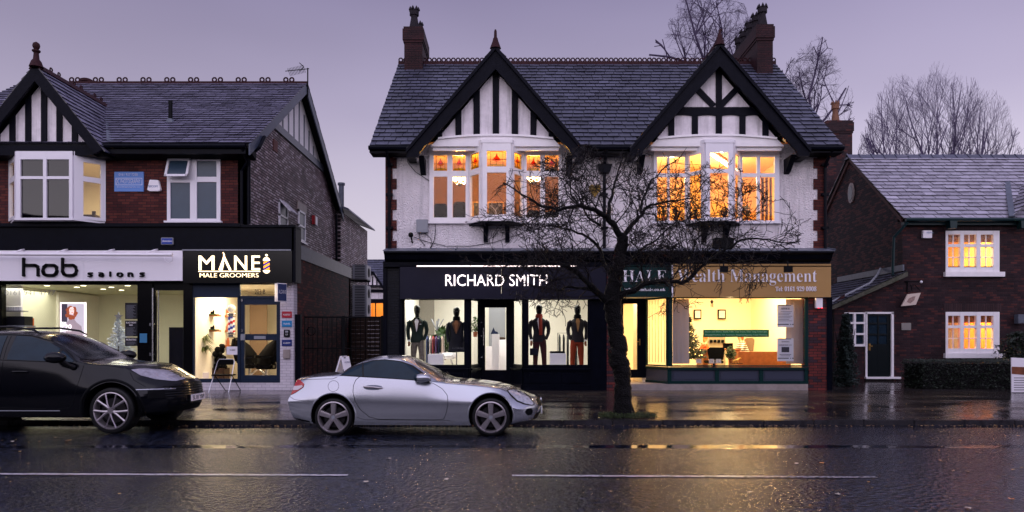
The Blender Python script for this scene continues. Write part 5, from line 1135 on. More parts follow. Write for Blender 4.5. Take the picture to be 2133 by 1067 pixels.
# porch window and door
fr = MB(); gl = MB(); a = (X(1758, YC), YC + .04); b = (X(1803, YC), YC + .04); us = [(X(p, YC) - a[0], X(q_, YC) - a[0]) for p, q_ in ((1762, 1777), (1782, 1799))]
panel(fr, gl, a, b, Z(722, YC), Z(651, YC), us, [(Z(717, YC), Z(698, YC)), (Z(694, YC), Z(675, YC)), (Z(671, YC), Z(654, YC))], -.04, .08); o = fr.build('window', M['white'], ct); gl.build('pane', M['darkglass'], o)
fr = MB(); a = X(1803, YC); 
for (p, q_, r_, s_) in ((1803, 1807, 651, 785), (1857, 1862, 651, 785), (1803, 1862, 650, 654)): fr.pb(p, q_, r_, s_, YC - .04, YC + .1)
fr.box(X(1800, YC), X(1872, YC), YC - .15, YC + .1, Z(789, YC), Z(785, YC)); dfm = fr.build('door_frame', M['white'], ct)
fr = MB(); gl = MB(); a = (X(1807, YC), YC + .06); b = (X(1857, YC), YC + .06); us = [(X(p, YC) - a[0], X(q_, YC) - a[0]) for p, q_ in ((1811, 1829), (1832, 1849))]
panel(fr, gl, a, b, Z(784, YC), Z(654, YC), us, [(Z(717, YC), Z(699, YC)), (Z(695, YC), Z(676, YC)), (Z(672, YC), Z(658, YC))], -.02, .03); dr = fr.build('door', material('bottle_green_door', (6, 16, 20), rough=.3), ct); gl.build('pane', M['darkglass'], dr)
MB().box(X(1809, YC), X(1813, YC), YC - .02, YC + .03, Z(730, YC), Z(716, YC)).box(X(1811, YC), X(1816, YC), YC - .05, YC - .02, Z(722, YC), Z(720, YC)).build('door_handle', material('brass2', (190, 150, 90), rough=.3, metal=1), dr)
chimney(ct, 12.78, 13.8, 29.2, 30.1, 6.0, Z(252, 29.2), [(29.6, .92)], M['brickdark'], M['potbuff'], fl=0)
t = thing('alarm_box', 'white square alarm box left of the cottage upper window', 'alarm box', (X(1932, YC), YC, Z(497, YC))); MB().pb(1923, 1942, 480, 496, YC - .1, YC).build('case', M['signwhite'], t, bevel=.01)
text('alpha', 'lettering', material('pale_blue_letter', (150, 170, 200), rough=.4), t, X(1926, YC), X(1940, YC), Z(488, YC), Z(484, YC), YC - .105)
o = MB().pb(1878, 1898, 673, 688, YC - .03, YC).build('name_plate', material('brushed_plate', (170, 164, 160), rough=.25, metal=.6), origin=(X(1888, YC), YC, Z(688, YC)), bevel=.003); tag(o, 'blank metal name plate on the brickwork right of the dark door', 'name plate')
t = thing('hanging_sign', 'cream sign swinging tilted from a black scrolled bracket on the cottage', 'sign', (X(1895, 23.2), 23.2, Z(640, 23.2)))
Yh = 23.1
mb = MB(); mb.prism([(X(1878, Yh), Z(638, Yh)), (X(1908, Yh), Z(635, Yh)), (X(1918, Yh), Z(610, Yh)), (X(1891, Yh), Z(613, Yh))], 'y', Yh, Yh + .05); mb.build('board', material('cream_board', (206, 188, 176), rough=.45), t)
mb = MB(); mb.prism([(X(a_, Yh), Z(b_, Yh)) for a_, b_ in ((1889, 629), (1896, 632), (1904, 626), (1907, 617), (1901, 618), (1893, 622))], 'y', Yh - .006, Yh); mb.build('emblem', material('emblem_brown', (150, 124, 116), rough=.5, var=.4, vscale=30), t)
mb = MB(); mb.tube([(X(1884, YC), YC, Z(587, YC)), (X(1918, Yh), Yh, Z(587, Yh))], .018, 6); mb.tube([(X(1889, YC), YC - .03, Z(610, YC)), (X(1889, YC), YC - .03, Z(585, YC))], .02, 6); mb.tube([(X(1889, Yh), Yh, Z(608, Yh)), (X(1900, Yh), Yh, Z(605, Yh)), (X(1897, Yh), Yh, Z(594, Yh)), (X(1906, Yh), Yh, Z(594, Yh)), (X(1917, Yh), Yh, Z(606, Yh))], .014, 6); mb.build('bracket', M['blackmatt'], t); MB().ball((X(1919, Yh), Yh, Z(587.5, Yh)), .045).build('knob', M['signwhite'], t, smooth=True)
t = thing('wall_lamp', 'small grey wall lamp at the right edge above the bush', 'lamp', (X(2126, YC), YC - .2, Z(672, YC)))
mb = MB(); mb.pb(2121, 2140, 655, 674, YC - .3, YC - .1); mb.build('lamp_head', M['lead'], t, bevel=.01); MB().box(X(2128, YC), X(2132, YC), YC - .1, YC, Z(668, YC), Z(664, YC)).build('arm', M['blackmatt'], t)

# ------------------------------------------------------------------ gap between the buildings
t = thing('iron_gate', 'tall black iron railing gate between the salon and menswear buildings', 'gate', (X(710, 20.4), 20.4, .16))
mb = MB(); Yg = 20.4; x = X(632, Yg); zt_ = Z(661, Yg)
while x < X(800, Yg): mb.tube([(x, Yg, .2), (x, Yg, zt_)], .011, 5); x += .135
mb.box(X(630, Yg), X(800, Yg), Yg - .02, Yg + .02, zt_ - .02, zt_ + .02); mb.box(X(630, Yg), X(800, Yg), Yg - .02, Yg + .02, Z(727, Yg), Z(725, Yg)); mb.box(X(630, Yg), X(800, Yg), Yg - .02, Yg + .02, .22, .26)
mb.tube([(X(648, Yg) + .12 * math.cos(a_), Yg, Z(690, Yg) + .12 * math.sin(a_)) for a_ in [k * math.pi / 6 for k in range(13)]], .012, 5); mb.build('railing', M['blackmatt'], t)
mb = MB()
for px in (632, 716, 797): mb.box(X(px, Yg) - .04, X(px, Yg) + .04, Yg - .04, Yg + .04, .16, zt_ + .04)
mb.build('post', M['blackmatt'], t, each=8)
o = MB().pb(614, 626, 655, 800, 19.5, 19.62).build('gate_leaf', M['black'], origin=(X(620, 19.5), 19.5, .16)); tag(o, 'narrow black board gate leaf folded beside the white brick pier', 'gate leaf')
t = thing('board_fence', 'dark horizontal board fence behind the iron gate', 'fence', (X(765, 27), 27, .2))
mb = MB(); z = .2
while z < Z(664, 27): mb.box(X(727, 27), X(800, 27), 27, 27.03, z, z + .15); z += .155
mb.build('boards', M['darkwood'], t); mb = MB()
for px in (728, 762, 795): mb.box(X(px, 27) - .05, X(px, 27) + .05, 26.94, 27.06, .2, Z(660, 27))
mb.build('post', M['darkwood'], t, each=8)
# distant house
Yd = 52
dh = thing('distant_house', 'distant white house with dark gable and lit window seen through the gap', 'house', (X(790, Yd), Yd, .2))
fr = MB(); wallholes(fr, X(740, Yd), X(850, Yd), .1, Z(597, Yd), Yd, Yd + .3, [(X(768, Yd), X(800, Yd), Z(664, Yd), Z(624, Yd))]); fr.build('wall', M['panelw'], dh)
MB().pb(740, 850, 603, 609, Yd - .1, Yd).build('band', M['timber'], dh)
mb = MB(); slates(mb, (X(740, Yd), Yd - .4, Z(598, Yd)), (1, 0, 0), Vector((0, .7, .6)).normalized(), [(0, 0), (4, 0), (4, 3.4), (0, 3.4)], .4, .3, 61); mb.build('roof', M['slate'], dh)
MB().box(X(740, Yd), X(850, Yd), Yd + 2.2, Yd + 2.5, Z(552, 54.5), Z(549.5, 54.5)).build('ridge_tiles', M['terracotta'], dh)
gx4 = X(779, Yd); z4 = Z(569, Yd)
MB().prism([(gx4 - .6, z4 - .9), (gx4 + .6, z4 - .9), (gx4, z4)], 'y', Yd - .5, Yd + 1.2).build('gable_panel', M['panelw'], dh)
mb = MB()
for s_ in (-1, 1): mb.bar((gx4, Yd - .55, z4 + .05), (gx4 + s_ * .8, Yd - .55, z4 - 1.15), .2, .14)
for d_ in (-.3, 0, .3): mb.box(gx4 + d_ - .04, gx4 + d_ + .04, Yd - .53, Yd - .5, z4 - .9, z4 - .3)
mb.build('timber', M['timber'], dh)
mb = MB(); a_ = (X(767, Yd), Yd); b_ = (X(801, Yd), Yd); panel(mb, None, a_, b_, Z(665, Yd), Z(623, Yd), [(.05, .5), (.57, 1.1)], [(Z(660, Yd), Z(632, Yd))]); mb.build('window', M['timber'], dh)
room(dh, X(760, Yd), X(810, Yd), Yd + .31, Yd + 3, 1, 5.5, M['orangewall'], M['floorin'], M['whitewall']); area('distant_light', (X(783, Yd), Yd + 1.2, 5.2), 1, 70, (1, .7, .3), dh)
# ------------------------------------------------------------------ mannequins
def limb(mb, pts, rs, n=10): mb.tube(pts, rs, n)
def mannequin(px, py_top, Y, cfg, label):
    h = 1.86; x = X(px, Y); zb = Z(py_top, Y) - h
    t = thing('mannequin', label, 'mannequin', (x, Y, zb), 'dressed mannequins in the menswear windows'); s = cfg.get('flip', 1)
    P = lambda a, b, c: (x + a * s, Y + b, zb + c)
    def ell(mb, rings): mb.loft([(x + a * s, Y + b, zb + c, rx, ry) for a, b, c, rx, ry in rings], 14)
    # head: egg with a flat face, on a neck
    mb = MB(); ell(mb, [(a_, b_, 1.52 + (c_ - 1.52) * 1.06, r1_ * 1.14, r2_ * 1.12) for a_, b_, c_, r1_, r2_ in ((0, 0, 1.52, .05, .055), (0, 0, 1.6, .052, .058), (0, -.01, 1.62, .058, .07), (0, -.02, 1.66, .07, .09), (0, -.015, 1.72, .08, .1), (0, -.005, 1.78, .082, .1), (0, 0, 1.83, .066, .082), (0, 0, 1.855, .03, .04))])
    mb.build('head', M['glossblack'], t, smooth=True, sharp=80)
    # trousers: two tapering legs joined at the hips
    coat = cfg.get('coat')
    if not coat:
        mb = MB(); ell(mb, [(0, 0, .78, .15, .105), (0, 0, .86, .165, .115), (0, 0, .95, .16, .11), (0, 0, 1.0, .15, .1)])
        for k in (-1, 1):
            sx = k * .085 + (.03 if k > 0 else 0)
            limb(mb, [P(sx * .8, 0, .88), P(sx, -.01, .7), P(sx * 1.15, -.02, .5), P(sx * 1.25, .0, .28), P(sx * 1.3, 0, .08)], [.1, .092, .075, .064, .06], 12)
        mb.build('trousers', cfg['trousers'], t, smooth=True, sharp=70)
        mb = MB()
        for k in (-1, 1): mb.box(x + k * .115 * s - .045, x + k * .115 * s + .045, Y - .16, Y + .08, zb + .0, zb + .08)
        mb.build('shoe', M['darkwood'], t, each=8)
    # jacket or coat, sleeves part of it
    zl = .62 if coat else .84
    mb = MB(); fl = 1.25 if coat else 1.0
    ell(mb, [(0, 0, zl, .185 * fl, .12 * fl), (0, 0, zl + .12, .18 * fl, .12 * fl), (0, 0, 1.06, .155 * fl, .105), (0, 0, 1.14, .155 * fl, .105), (0, 0, 1.28, .19, .12), (0, 0, 1.38, .2, .115), (0, 0, 1.45, .17, .095), (0, 0, 1.5, .1, .075), (0, 0, 1.54, .062, .062)])
    limb(mb, [P(-.17, 0, 1.43), P(-.225, 0, 1.38), P(-.255, .01, 1.2), P(-.25, -.01, 1.08), P(-.22, -.05, .9)], [.05, .066, .056, .052, .044], 10)
    if cfg.get('pocket'): limb(mb, [P(.17, 0, 1.43), P(.225, 0, 1.38), P(.265, .03, 1.2), P(.255, .03, 1.08), P(.19, -.04, .92)], [.05, .066, .056, .05, .044], 10)
    else: limb(mb, [P(.17, 0, 1.43), P(.225, 0, 1.38), P(.25, .01, 1.2), P(.245, -.01, 1.05), P(.22, -.04, .88)], [.05, .066, .056, .05, .044], 10)
    jk = mb.build('jacket' if not coat else 'overcoat', cfg['jacket'], t, smooth=True, sharp=70)
    # shirt front, lapels
    yf = Y - .128
    mb = MB(); mb.add([(x - .035, Y - .085, zb + 1.5), (x + .035, Y - .085, zb + 1.5), (x + .06, yf + .004, zb + 1.4), (x + .0, yf - .012, zb + 1.12), (x - .06, yf + .004, zb + 1.4)], [(0, 1, 2, 3, 4)]); mb.build('shirt', cfg['shirt'], t)
    if cfg.get('lapel'):
        mb = MB()
        for k in (-1, 1):
            mb.add([(x + k * .06, Y - .09, zb + 1.5), (x + k * .115, yf + .012, zb + 1.4), (x + k * .09, yf - .004, zb + 1.33), (x + k * .008, yf - .018, zb + 1.12), (x + k * .045, yf - .008, zb + 1.36)], [(0, 1, 2, 3, 4)])
        mb.build('lapel', cfg['lapel'], t)
    if cfg.get('bow'):
        mb = MB()
        for k in (-1, 1): mb.prism([(x, zb + 1.495), (x + k * .075, zb + 1.53), (x + k * .075, zb + 1.455)], 'y', Y - .115, Y - .09)
        mb.build('bow_tie', M['glossblack'], t); MB().box(x + .08, x + .13, yf - .004, yf + .01, zb + 1.335, zb + 1.35).build('pocket_square', M['signwhite'], t)
    if cfg.get('scarf'):
        mb = MB(); mb.tube([P(.075 * math.cos(a), .01 + .085 * math.sin(a), 1.535 + .012 * math.sin(a * 2)) for a in [k * math.pi / 6 for k in range(13)]], .035, 8); mb.tube([P(.07 * math.cos(a), .0 + .08 * math.sin(a), 1.585) for a in [k * math.pi / 6 for k in range(13)]], .03, 8)
        if cfg['scarf'][1]: limb(mb, [P(.02, -.1, 1.54), P(.03, -.135, 1.45), P(.035, -.15, 1.25), P(.04, -.145, 1.03)], [.035, .045, .05, .045], 8)
        mb.build('scarf', cfg['scarf'][0], t, smooth=True)
    # hands: palm with five fingers, shirt cuff
    for k in ((-1,) if cfg.get('pocket') else (-1, 1)):
        if coat: continue
        hx, hy, hz = (.22, -.05, .87)
        mb = MB(); limb(mb, [P(k * hx, hy, hz + .045), P(k * hx, hy, hz + .005)], [.043, .045], 10); mb.build('shirt_cuff', M['signwhite'], t)
        mb = MB(); mb.ball(P(k * (hx - .0), hy - .005, hz - .045), (.03, .018, .05), 8, 6)
        for f in range(4): fx = (f - 1.5) * .014; limb(mb, [P(k * hx + fx, hy - .005, hz - .07), P(k * hx + fx * 1.1, hy - .02, hz - .115 - .006 * (1.5 - abs(f - 1.5))), P(k * hx + fx, hy - .012, hz - .145 + .01 * abs(f - 1.2))], [.0085, .008, .006], 6)
        limb(mb, [P(k * (hx - .02), hy - .01, hz - .03), P(k * (hx - .045), hy - .03, hz - .06), P(k * (hx - .04), hy - .035, hz - .09)], [.01, .009, .007], 6)
        mb.build('hand', material('leather_glove', (132, 68, 36), rough=.5), t, smooth=True)
    if coat: MB().tube([P(0, .02, .02), P(0, .02, .8)], .016, 8).lathe([(.17, 0), (.17, .015), (.03, .03)], (x, Y, zb), 'z', 14).build('stand', M['steel'], t)
    if cfg.get('bag'):
        bx = x - .16 * s; mb = MB(); mb.box(bx - .1, bx + .12, Y - .2, Y - .08, zb + .47, zb + .66); mb.build('shopping_bag', M['charcoal'], t); mb = MB(); mb.tube([(bx - .03, Y - .14, zb + .66), (bx, Y - .1, zb + .76), (bx + .05, Y - .14, zb + .66)], .006, 5); mb.build('bag_handle', M['blackmatt'], t)
    return t
chk = brick('check_cloth', (150, 140, 132), (136, 126, 120), (70, 62, 62), 'y', bw=.035, bh=.035, ms=.006, off=0, blot=.05, rough=.9, bump=0)
mannequin(869, 637, 20.05, dict(trousers=chk, jacket=material('green_velvet', (16, 34, 30), rough=.7), shirt=M['signwhite'], lapel=M['darkwood'], bow=1, pocket=1), 'mannequin in dark green velvet dinner jacket, bow tie and checked trousers')
mannequin(951, 641, 20.1, dict(coat=1, jacket=material('dark_overcoat', (26, 26, 36), rough=.9), shirt=material('tan_scarf', (150, 100, 70), rough=.9), lapel=material('tan_lapel', (96, 66, 48), rough=.9), scarf=(M['blackcloth'], 0)), 'mannequin in a long dark overcoat with tan lapels left of the shop door')
mannequin(1123, 636, 20.05, dict(trousers=material('maroon_cloth', (60, 22, 28), rough=.9), jacket=material('charcoal_cloth', (32, 30, 36), rough=.9), shirt=M['signwhite'], lapel=material('charcoal_lapel', (44, 40, 44), rough=.9), scarf=(material('rust_scarf', (138, 48, 34), rough=.9), 1), pocket=1, bag=1), 'mannequin in charcoal jacket, rust scarf and maroon trousers holding a shopping bag')
mannequin(1203, 637, 20.1, dict(trousers=material('rust_cloth', (142, 52, 28), rough=.9), jacket=material('grey_cloth', (44, 40, 46), rough=.9), shirt=material('buff_cloth', (190, 140, 90), rough=.9), lapel=material('grey_lapel', (58, 52, 56), rough=.9), scarf=(M['blackcloth'], 0), pocket=1, flip=-1), 'mannequin in grey jacket and bright rust trousers by the right edge of the window')
def clothes_rail(px0, px1, pyt, Y, cols, label, hang=1.0):
    t = thing('clothes_rail', label, 'clothes rail', (X((px0 + px1) / 2, Y), Y, .2))
    x0, x1, zt = X(px0, Y), X(px1, Y), Z(pyt, Y)
    mb = MB(); mb.tube([(x0, Y, .2), (x0, Y, zt), (x1, Y, zt), (x1, Y, .2)], .015, 6); mb.tube([(x0, Y - .2, .2), (x0, Y + .2, .2)], .015, 6); mb.tube([(x1, Y - .2, .2), (x1, Y + .2, .2)], .015, 6); mb.build('rail', M['steel'], t)
    n = len(cols)
    for i, c in enumerate(cols):
        xx = x0 + (x1 - x0) * (i + .5) / n; g = MB()
        for k in range(2): g.add([(xx - .02 + .02 * k, Y - .05, zt - .04), (xx - .02 + .02 * k, Y + .05, zt - .04), (xx - .02 + .03 * k, Y + .24, zt - .14), (xx - .02 + .03 * k, Y + .26, zt - hang), (xx - .02 + .03 * k, Y - .26, zt - hang), (xx - .02 + .03 * k, Y - .24, zt - .14)], [(0, 1, 2, 3, 4, 5)])
        b = len(g.v) - 12; g.f += [[b + j, b + (j + 1) % 6, b + 6 + (j + 1) % 6, b + 6 + j] for j in range(6)]; g.sh += [.5] * 6
        g.build('garment', material('garment_cloth', c, rough=.9), t)
clothes_rail(888, 925, 697, 21.0, [(60, 70, 110), (200, 190, 190), (150, 60, 70), (90, 60, 110), (30, 40, 70), (170, 150, 140)], 'clothes rail of coloured shirts beside the dinner jacket mannequin')
clothes_rail(1162, 1204, 694, 21.2, [(24, 32, 34), (30, 30, 40), (60, 60, 66), (24, 24, 28), (30, 32, 40)], 'clothes rail of dark jackets beside the white plinth', 1.1)
def plinth(px0, px1, py, Y, label, top=None, zb=.6):
    x0, x1 = X(px0, Y), X(px1, Y); t = thing('display_plinth', label, 'plinth', ((x0 + x1) / 2, Y, zb))
    MB().box(x0, x1, Y, Y + .4, zb, Z(py, Y)).build('block', M['signwhite'], t, bevel=.004)
plinth(891, 923, 738, 19.8, 'white plinth in the left menswear window'); plinth(1146, 1179, 736, 19.85, 'white plinth with a folded dark garment on top in the right menswear window')
Y = 19.85; mb = MB(); mb.box(X(1146, Y), X(1177, Y), Y, Y + .35, Z(736, Y), Z(732, Y)); o = mb.build('folded_garment', M['blackcloth'], origin=(X(1160, Y), Y, Z(736, Y)), bevel=.015); tag(o, 'folded dark green garment on top of the white plinth', 'garment')
plinth(1012, 1034, 722, 22.0, 'taller white plinth seen through the left half of the shop door', zb=.2); plinth(1036, 1060, 708, 22.6, 'white plinth with a dark shoe seen through the door glass', zb=.2)
o = MB().ball((X(1044, 22.6), 22.7, Z(705, 22.6)), (.14, .06, .05), 10, 6).build('shoe', M['darkwood'], origin=(X(1044, 22.6), 22.7, Z(708, 22.6)), smooth=True); tag(o, 'dark shoe on the plinth behind the door glass', 'shoe')
o = MB().prism([(X(1022, 21.2), Z(696, 21.2)), (X(1028, 21.2), Z(682, 21.2)), (X(1031, 21.2), Z(690, 21.2)), (X(1037, 21.2), Z(692, 21.2)), (X(1037, 21.2), Z(696, 21.2))], 'y', 21.2, 21.3).build('folded_scarf', material('navy_pattern', (30, 40, 70), rough=.9, var=.5, vscale=40), origin=(X(1029, 21.2), 21.2, Z(696, 21.2))); tag(o, 'small navy patterned scarf display seen through the shop door', 'scarf')
o = MB().box(X(1025, 21.2), X(1040, 21.2), 21.15, 21.4, .2, Z(696, 21.2)).build('display_stand', M['signwhite'], origin=(X(1030, 21.2), 21.2, .2)); tag(o, 'narrow white stand under the navy scarf behind the door', 'stand')
# partition with curtain behind left window
MB().box(X(872, 23), X(905, 23), 22.9, 23.0, .2, 3.5).build('interior_wall', material('speckled_wall', (130, 125, 118), rough=.9, var=.4, vscale=40), hb)
MB().box(X(1018, 23.6), X(1052, 23.6), 23.9, 23.98, .2, 2.6).build('doorway', M['grey'], hb)
def plant(nm, label, px, py0, py1, Y, w, rg, n=260, ls=.07, pot=True, mat=None, conic=False, potm=None):
    x = X(px, Y); z0, z1 = Z(py1, Y), Z(py0, Y); t = thing(nm, label, 'plant', (x, Y, z0)); mb = MB(); hp = min(.3, (z1 - z0) * .25) if pot else 0
    pts = []
    for i in range(n):
        q = rg.random(); rr = w * (math.sqrt(rg.random())) * ((1 - q) if conic else math.sin(math.pi * min(1, q * .8 + .2)) ** .6)
        a = rg.uniform(0, 6.28); pts.append((x + rr * math.cos(a), Y + rr * math.sin(a) * .8, z0 + hp + q * (z1 - z0 - hp)))
    leafs(mb, pts, ls, rg); mb.build('foliage', mat or M['leaf'], t)
    mb = MB(); mb.tube([(x, Y, z0), (x, Y, z0 + (z1 - z0) * .8)], .012, 5)
    for k in range(6): a = k * 1.05; mb.tube([(x, Y, z0 + hp), (x + math.cos(a) * w * .6, Y + math.sin(a) * w * .5, z0 + (z1 - z0) * .65)], .006, 4)
    mb.build('stem', M['darkwood'], t)
    if pot: MB().lathe([(hp * .36, 0), (hp * .5, hp)], (x, Y, z0), 'z', 12).build('pot', potm or M['clay'], t, smooth=True)
    return t
rg = random.Random(5)
plant('potted_plant', 'broad-leaved green plant between the two left mannequins', 924, 687, 750, 21.6, .45, rg, 120, .2, mat=M['leaf'])
plant('potted_plant', 'light green plant in the narrow angled window left of the door', 990, 660, 702, 21.2, .16, rg, 70, .07, mat=M['leaf'])
plant('potted_plant', 'bushy green plant on the office window sill beside the brass horse', 1522, 722, 756, 19.75, .16, rg, 330, .05, mat=M['leaf'])
t = thing('coat_stand', 'branching grey coat stand behind the window clothes', 'coat stand', (X(910, 21.5), 21.5, .2)); mb = MB(); x = X(910, 21.5); zt = Z(668, 21.5); mb.tube([(x, 21.5, .2), (x, 21.5, zt)], .025, 6)
for a in range(5): mb.tube([(x, 21.5, zt - .3), (x + .2 * math.cos(a * 1.26), 21.5 + .2 * math.sin(a * 1.26), zt + .05)], .014, 5)
mb.build('pole', M['grey'], t)
t = thing('chair', 'pale moulded chair low in the left menswear window', 'chair', (X(932, 20.9), 20.9, .6)); x, Y = X(932, 20.9), 20.9
MB().loft([(x, Y, .95, .2, .18), (x, Y, .98, .24, .22), (x, Y, 1.06, .26, .24), (x, Y + .05, 1.14, .27, .22)], 14).build('seat', M['signwhite'], t, smooth=True); mb = MB()
for a in (-1, 1):
    for b in (-1, 1): mb.tube([(x + a * .1, Y + b * .1, .96), (x + a * .2, Y + b * .2, .6)], .012, 5)
mb.build('leg', M['steel'], t)

# ------------------------------------------------------------------ office contents
mb = MB()
for a, b, lab in ((1401, 1431, 'left'), (1637, 1675, 'right')):
    t = thing('vertical_blind', 'stack of pale vertical blinds at the %s end of the office window' % lab, 'blind', (X(a, 19.65), 19.65, Z(758, 19.65)), 'vertical blinds in the office window'); mb = MB(); x = X(a, 19.65); x1 = X(b, 19.65); k = 0
    while x < x1: mb.obox((x, 19.65 + .01 * (k % 2)), (x + .06, 19.665 + .01 * (k % 2)), 0, .085, -.002, .002, Z(758, 19.65), Z(623, 19.65)); x += .062; k += 1
    mb.build('slats', material('blind_fabric', (170, 158, 162), rough=.9), t)
t = thing('vertical_blind', 'amber-lit vertical blinds in the angled window by the office door', 'blind', (X(1370, 19.9), 20.1, .8)); mb = MB()
for k in range(6): mb.obox((X(1352, 20.3) + k * .06, 20.32 - k * .12), (X(1352, 20.3) + k * .06 + .06, 20.4 - k * .12), 0, .06, -.002, .002, Z(755, 20), Z(625, 20))
mb.build('slats', material('blind_cream', (230, 206, 160), rough=.9), t)
t = thing('window_sign', 'dark green strip sign listing financial services in the office window', 'sign', (X(1533, 19.5), 19.5, Z(702, 19.5)))
MB().pb(1465, 1602, 687, 702.5, 19.47, 19.49).build('board', material('mid_green', (26, 104, 70), rough=.4), t)
text(serif('Stocks and Shares, Bonds, Gifts, Unit Trusts, ISAs, Long Term Care,'), 'lettering', material('soft_green_letter', (150, 196, 168), rough=.5), t, X(1469, 19.46), X(1598, 19.46), Z(693.5, 19.46), Z(689.5, 19.46), 19.468)
text(serif('Personal Pensions, Life Assurance, Financial Planning, Estate Planning'), 'lettering', material('soft_green_letter', (150, 196, 168), rough=.5), t, X(1469, 19.46), X(1598, 19.46), Z(700, 19.46), Z(696, 19.46), 19.468)
ink = material('ink', (60, 58, 70), rough=.6); paper = material('paper', (206, 204, 220), rough=.6)
for lab, py0, py1, ttl in (('upper white ADVICE poster in the office window', 635, 682, 'ADVICE'), ('lower white poster with a small grey picture in the office window', 705, 752.5, 'QUESTIONS')):
    t = thing('window_poster', lab, 'poster', (X(1636, 19.5), 19.5, Z(py1, 19.5)), 'white posters in the office window'); Yq = 19.48
    MB().pb(1619, 1653, py0, py1, Yq, Yq + .01).build('sheet', paper, t); mb = MB(); mb.pb(1619.5, 1643, py1 - 7, py1 - 5.2, Yq - .003, Yq); mb.pb(1646, 1648, py1 - 7, py1 - 5.2, Yq - .003, Yq); mb.pb(1650, 1653, py1 - 7, py1 - 5.2, Yq - .003, Yq); mb.pb(1622, 1648, py0 + .5, py0 + 2, Yq - .003, Yq)
    if ttl == 'ADVICE':
        for k in range(7): mb.pb(1622 + (k == 0) * 4, 1650 - (k % 3) * 3, py0 + 14 + k * 3.2, py0 + 14.8 + k * 3.2, Yq - .002, Yq)
    else: mb.pb(1628, 1644, py0 + 18, py0 + 29, Yq - .003, Yq); mb.pb(1624, 1648, py0 + 33, py0 + 34, Yq - .002, Yq); mb.pb(1626, 1646, py0 + 36, py0 + 37, Yq - .002, Yq)
    mb.build('print', ink, t); text(serif(ttl), 'lettering', ink, t, X(1626 if ttl == 'ADVICE' else 1628, Yq), X(1645 if ttl == 'ADVICE' else 1644, Yq), Z(py0 + 10 if ttl == 'ADVICE' else py0 + 8.5, Yq), Z(py0 + 6, Yq), Yq - .003)
    if ttl != 'ADVICE': text(serif('IMPORTANCE TAX?'), 'lettering', ink, t, X(1623, Yq), X(1649, Yq), Z(py0 + 15, Yq), Z(py0 + 13, Yq), Yq - .003)
for px0, px1, py0, py1, lab, fm in ((1446, 1461, 645, 665, 'thin dark frame with pale picture, left one on the office back wall', 'blackmatt'), (1496, 1512, 645, 665, 'thin dark frame with pale picture, middle of the office back wall', 'blackmatt'), (1582, 1590, 643, 665, 'narrow frame just left of the large brown framed certificate', 'wood'), (1589, 1606, 638, 670, 'large brown framed certificate in the office', 'wood'), (1607, 1614, 642, 664, 'narrow frame just right of the large brown framed certificate', 'wood')):
    Yq = 23.9 if px0 < 1550 else 23.9; t = thing('picture_frame', lab, 'picture', (X(px0, Yq), Yq, Z(py1, Yq)), 'framed pictures on the office wall'); MB().pb(px0, px1, py0, py1, Yq - .02, Yq + .05).build('frame', M[fm], t); MB().pb(px0 + 2, px1 - 2, py0 + 2.5, py1 - 2.5, Yq - .03, Yq - .02).build('picture', M['cream'], t)
# Christmas trees
def xmas(px, py0, py1, Y, w, fol, rgs, label, lights, star=None, n=2600):
    rg = random.Random(rgs); x = X(px, Y); z0, z1 = Z(py1, Y), Z(py0, Y); t = thing('christmas_tree', label, 'christmas tree', (x, Y, z0)); mb = MB(); H = z1 - z0
    MB().tube([(x, Y, z0), (x, Y, z1)], [.03, .008], 6).build('trunk', M['darkwood'], t)
    for lv_ in range(22):
        q = lv_ / 22; rr = w * (1 - q) * rg.uniform(.85, 1.1); nb = max(5, int(13 * (1 - q)))
        for k in range(nb):
            a = rg.uniform(0, 6.28); zz = z0 + .12 * H + q * H * .86; L_ = rr * rg.uniform(.8, 1.1)
            for j in range(int(9 + 30 * L_ / w)):
                s_ = rg.random() ** .8; p = Vector((x + math.cos(a) * L_ * s_, Y + math.sin(a) * L_ * s_, zz - .12 * L_ * s_ + .08 * s_ * s_ + rg.gauss(0, .012)))
                d = Vector((math.cos(a) + rg.gauss(0, .9), math.sin(a) + rg.gauss(0, .9), rg.gauss(.1, .5))).normalized() * rg.uniform(.045, .085); e = d.orthogonal().normalized() * .014; mb.cur = rg.random()
                mb.add([p - e, p + e, p + d + e * .3, p + d - e * .3], [(0, 1, 2, 3)])
    mb.build('foliage', fol, t); mb = MB()
    for k in range(lights[1]):
        q = rg.random() ** 1.3; a = rg.uniform(0, 6.28); rr = w * (1 - q) * rg.uniform(.7, 1.0); mb.ball((x + math.cos(a) * rr, Y + math.sin(a) * rr, z0 + .1 * H + q * H * .86), lights[2], 6, 4)
    mb.build('fairy_light', lights[0], t)
    if star:
        mb = MB(); c = (x, z1 + .06); pts = []
        for k in range(10): r_ = .13 if k % 2 == 0 else .05; pts.append((c[0] + r_ * math.sin(k * math.pi / 5), c[1] + r_ * math.cos(k * math.pi / 5)))
        mb.prism(pts, 'y', Y - .02, Y + .02); mb.build('star', star, t)
        MB().lathe([(.16, 0), (.13, .18)], (x, Y, z0 - .0), 'z', 12).build('pot', M['signwhite'], t)
xmas(247, 664, 775, 20.4, .5, material('white_needle', (215, 222, 232), rough=.5, shade=.15), 8, 'white artificial Christmas tree with silver star in the salon window', (M['steel'], 45, .018), M['grey'])
xmas(1434, 657, 757, 20.2, .46, material('green_needle', (30, 46, 26), rough=.6, shade=.5), 9, 'green Christmas tree with warm fairy lights in the office window', (emis('fairy', (255, 200, 110), 8), 70, .011))
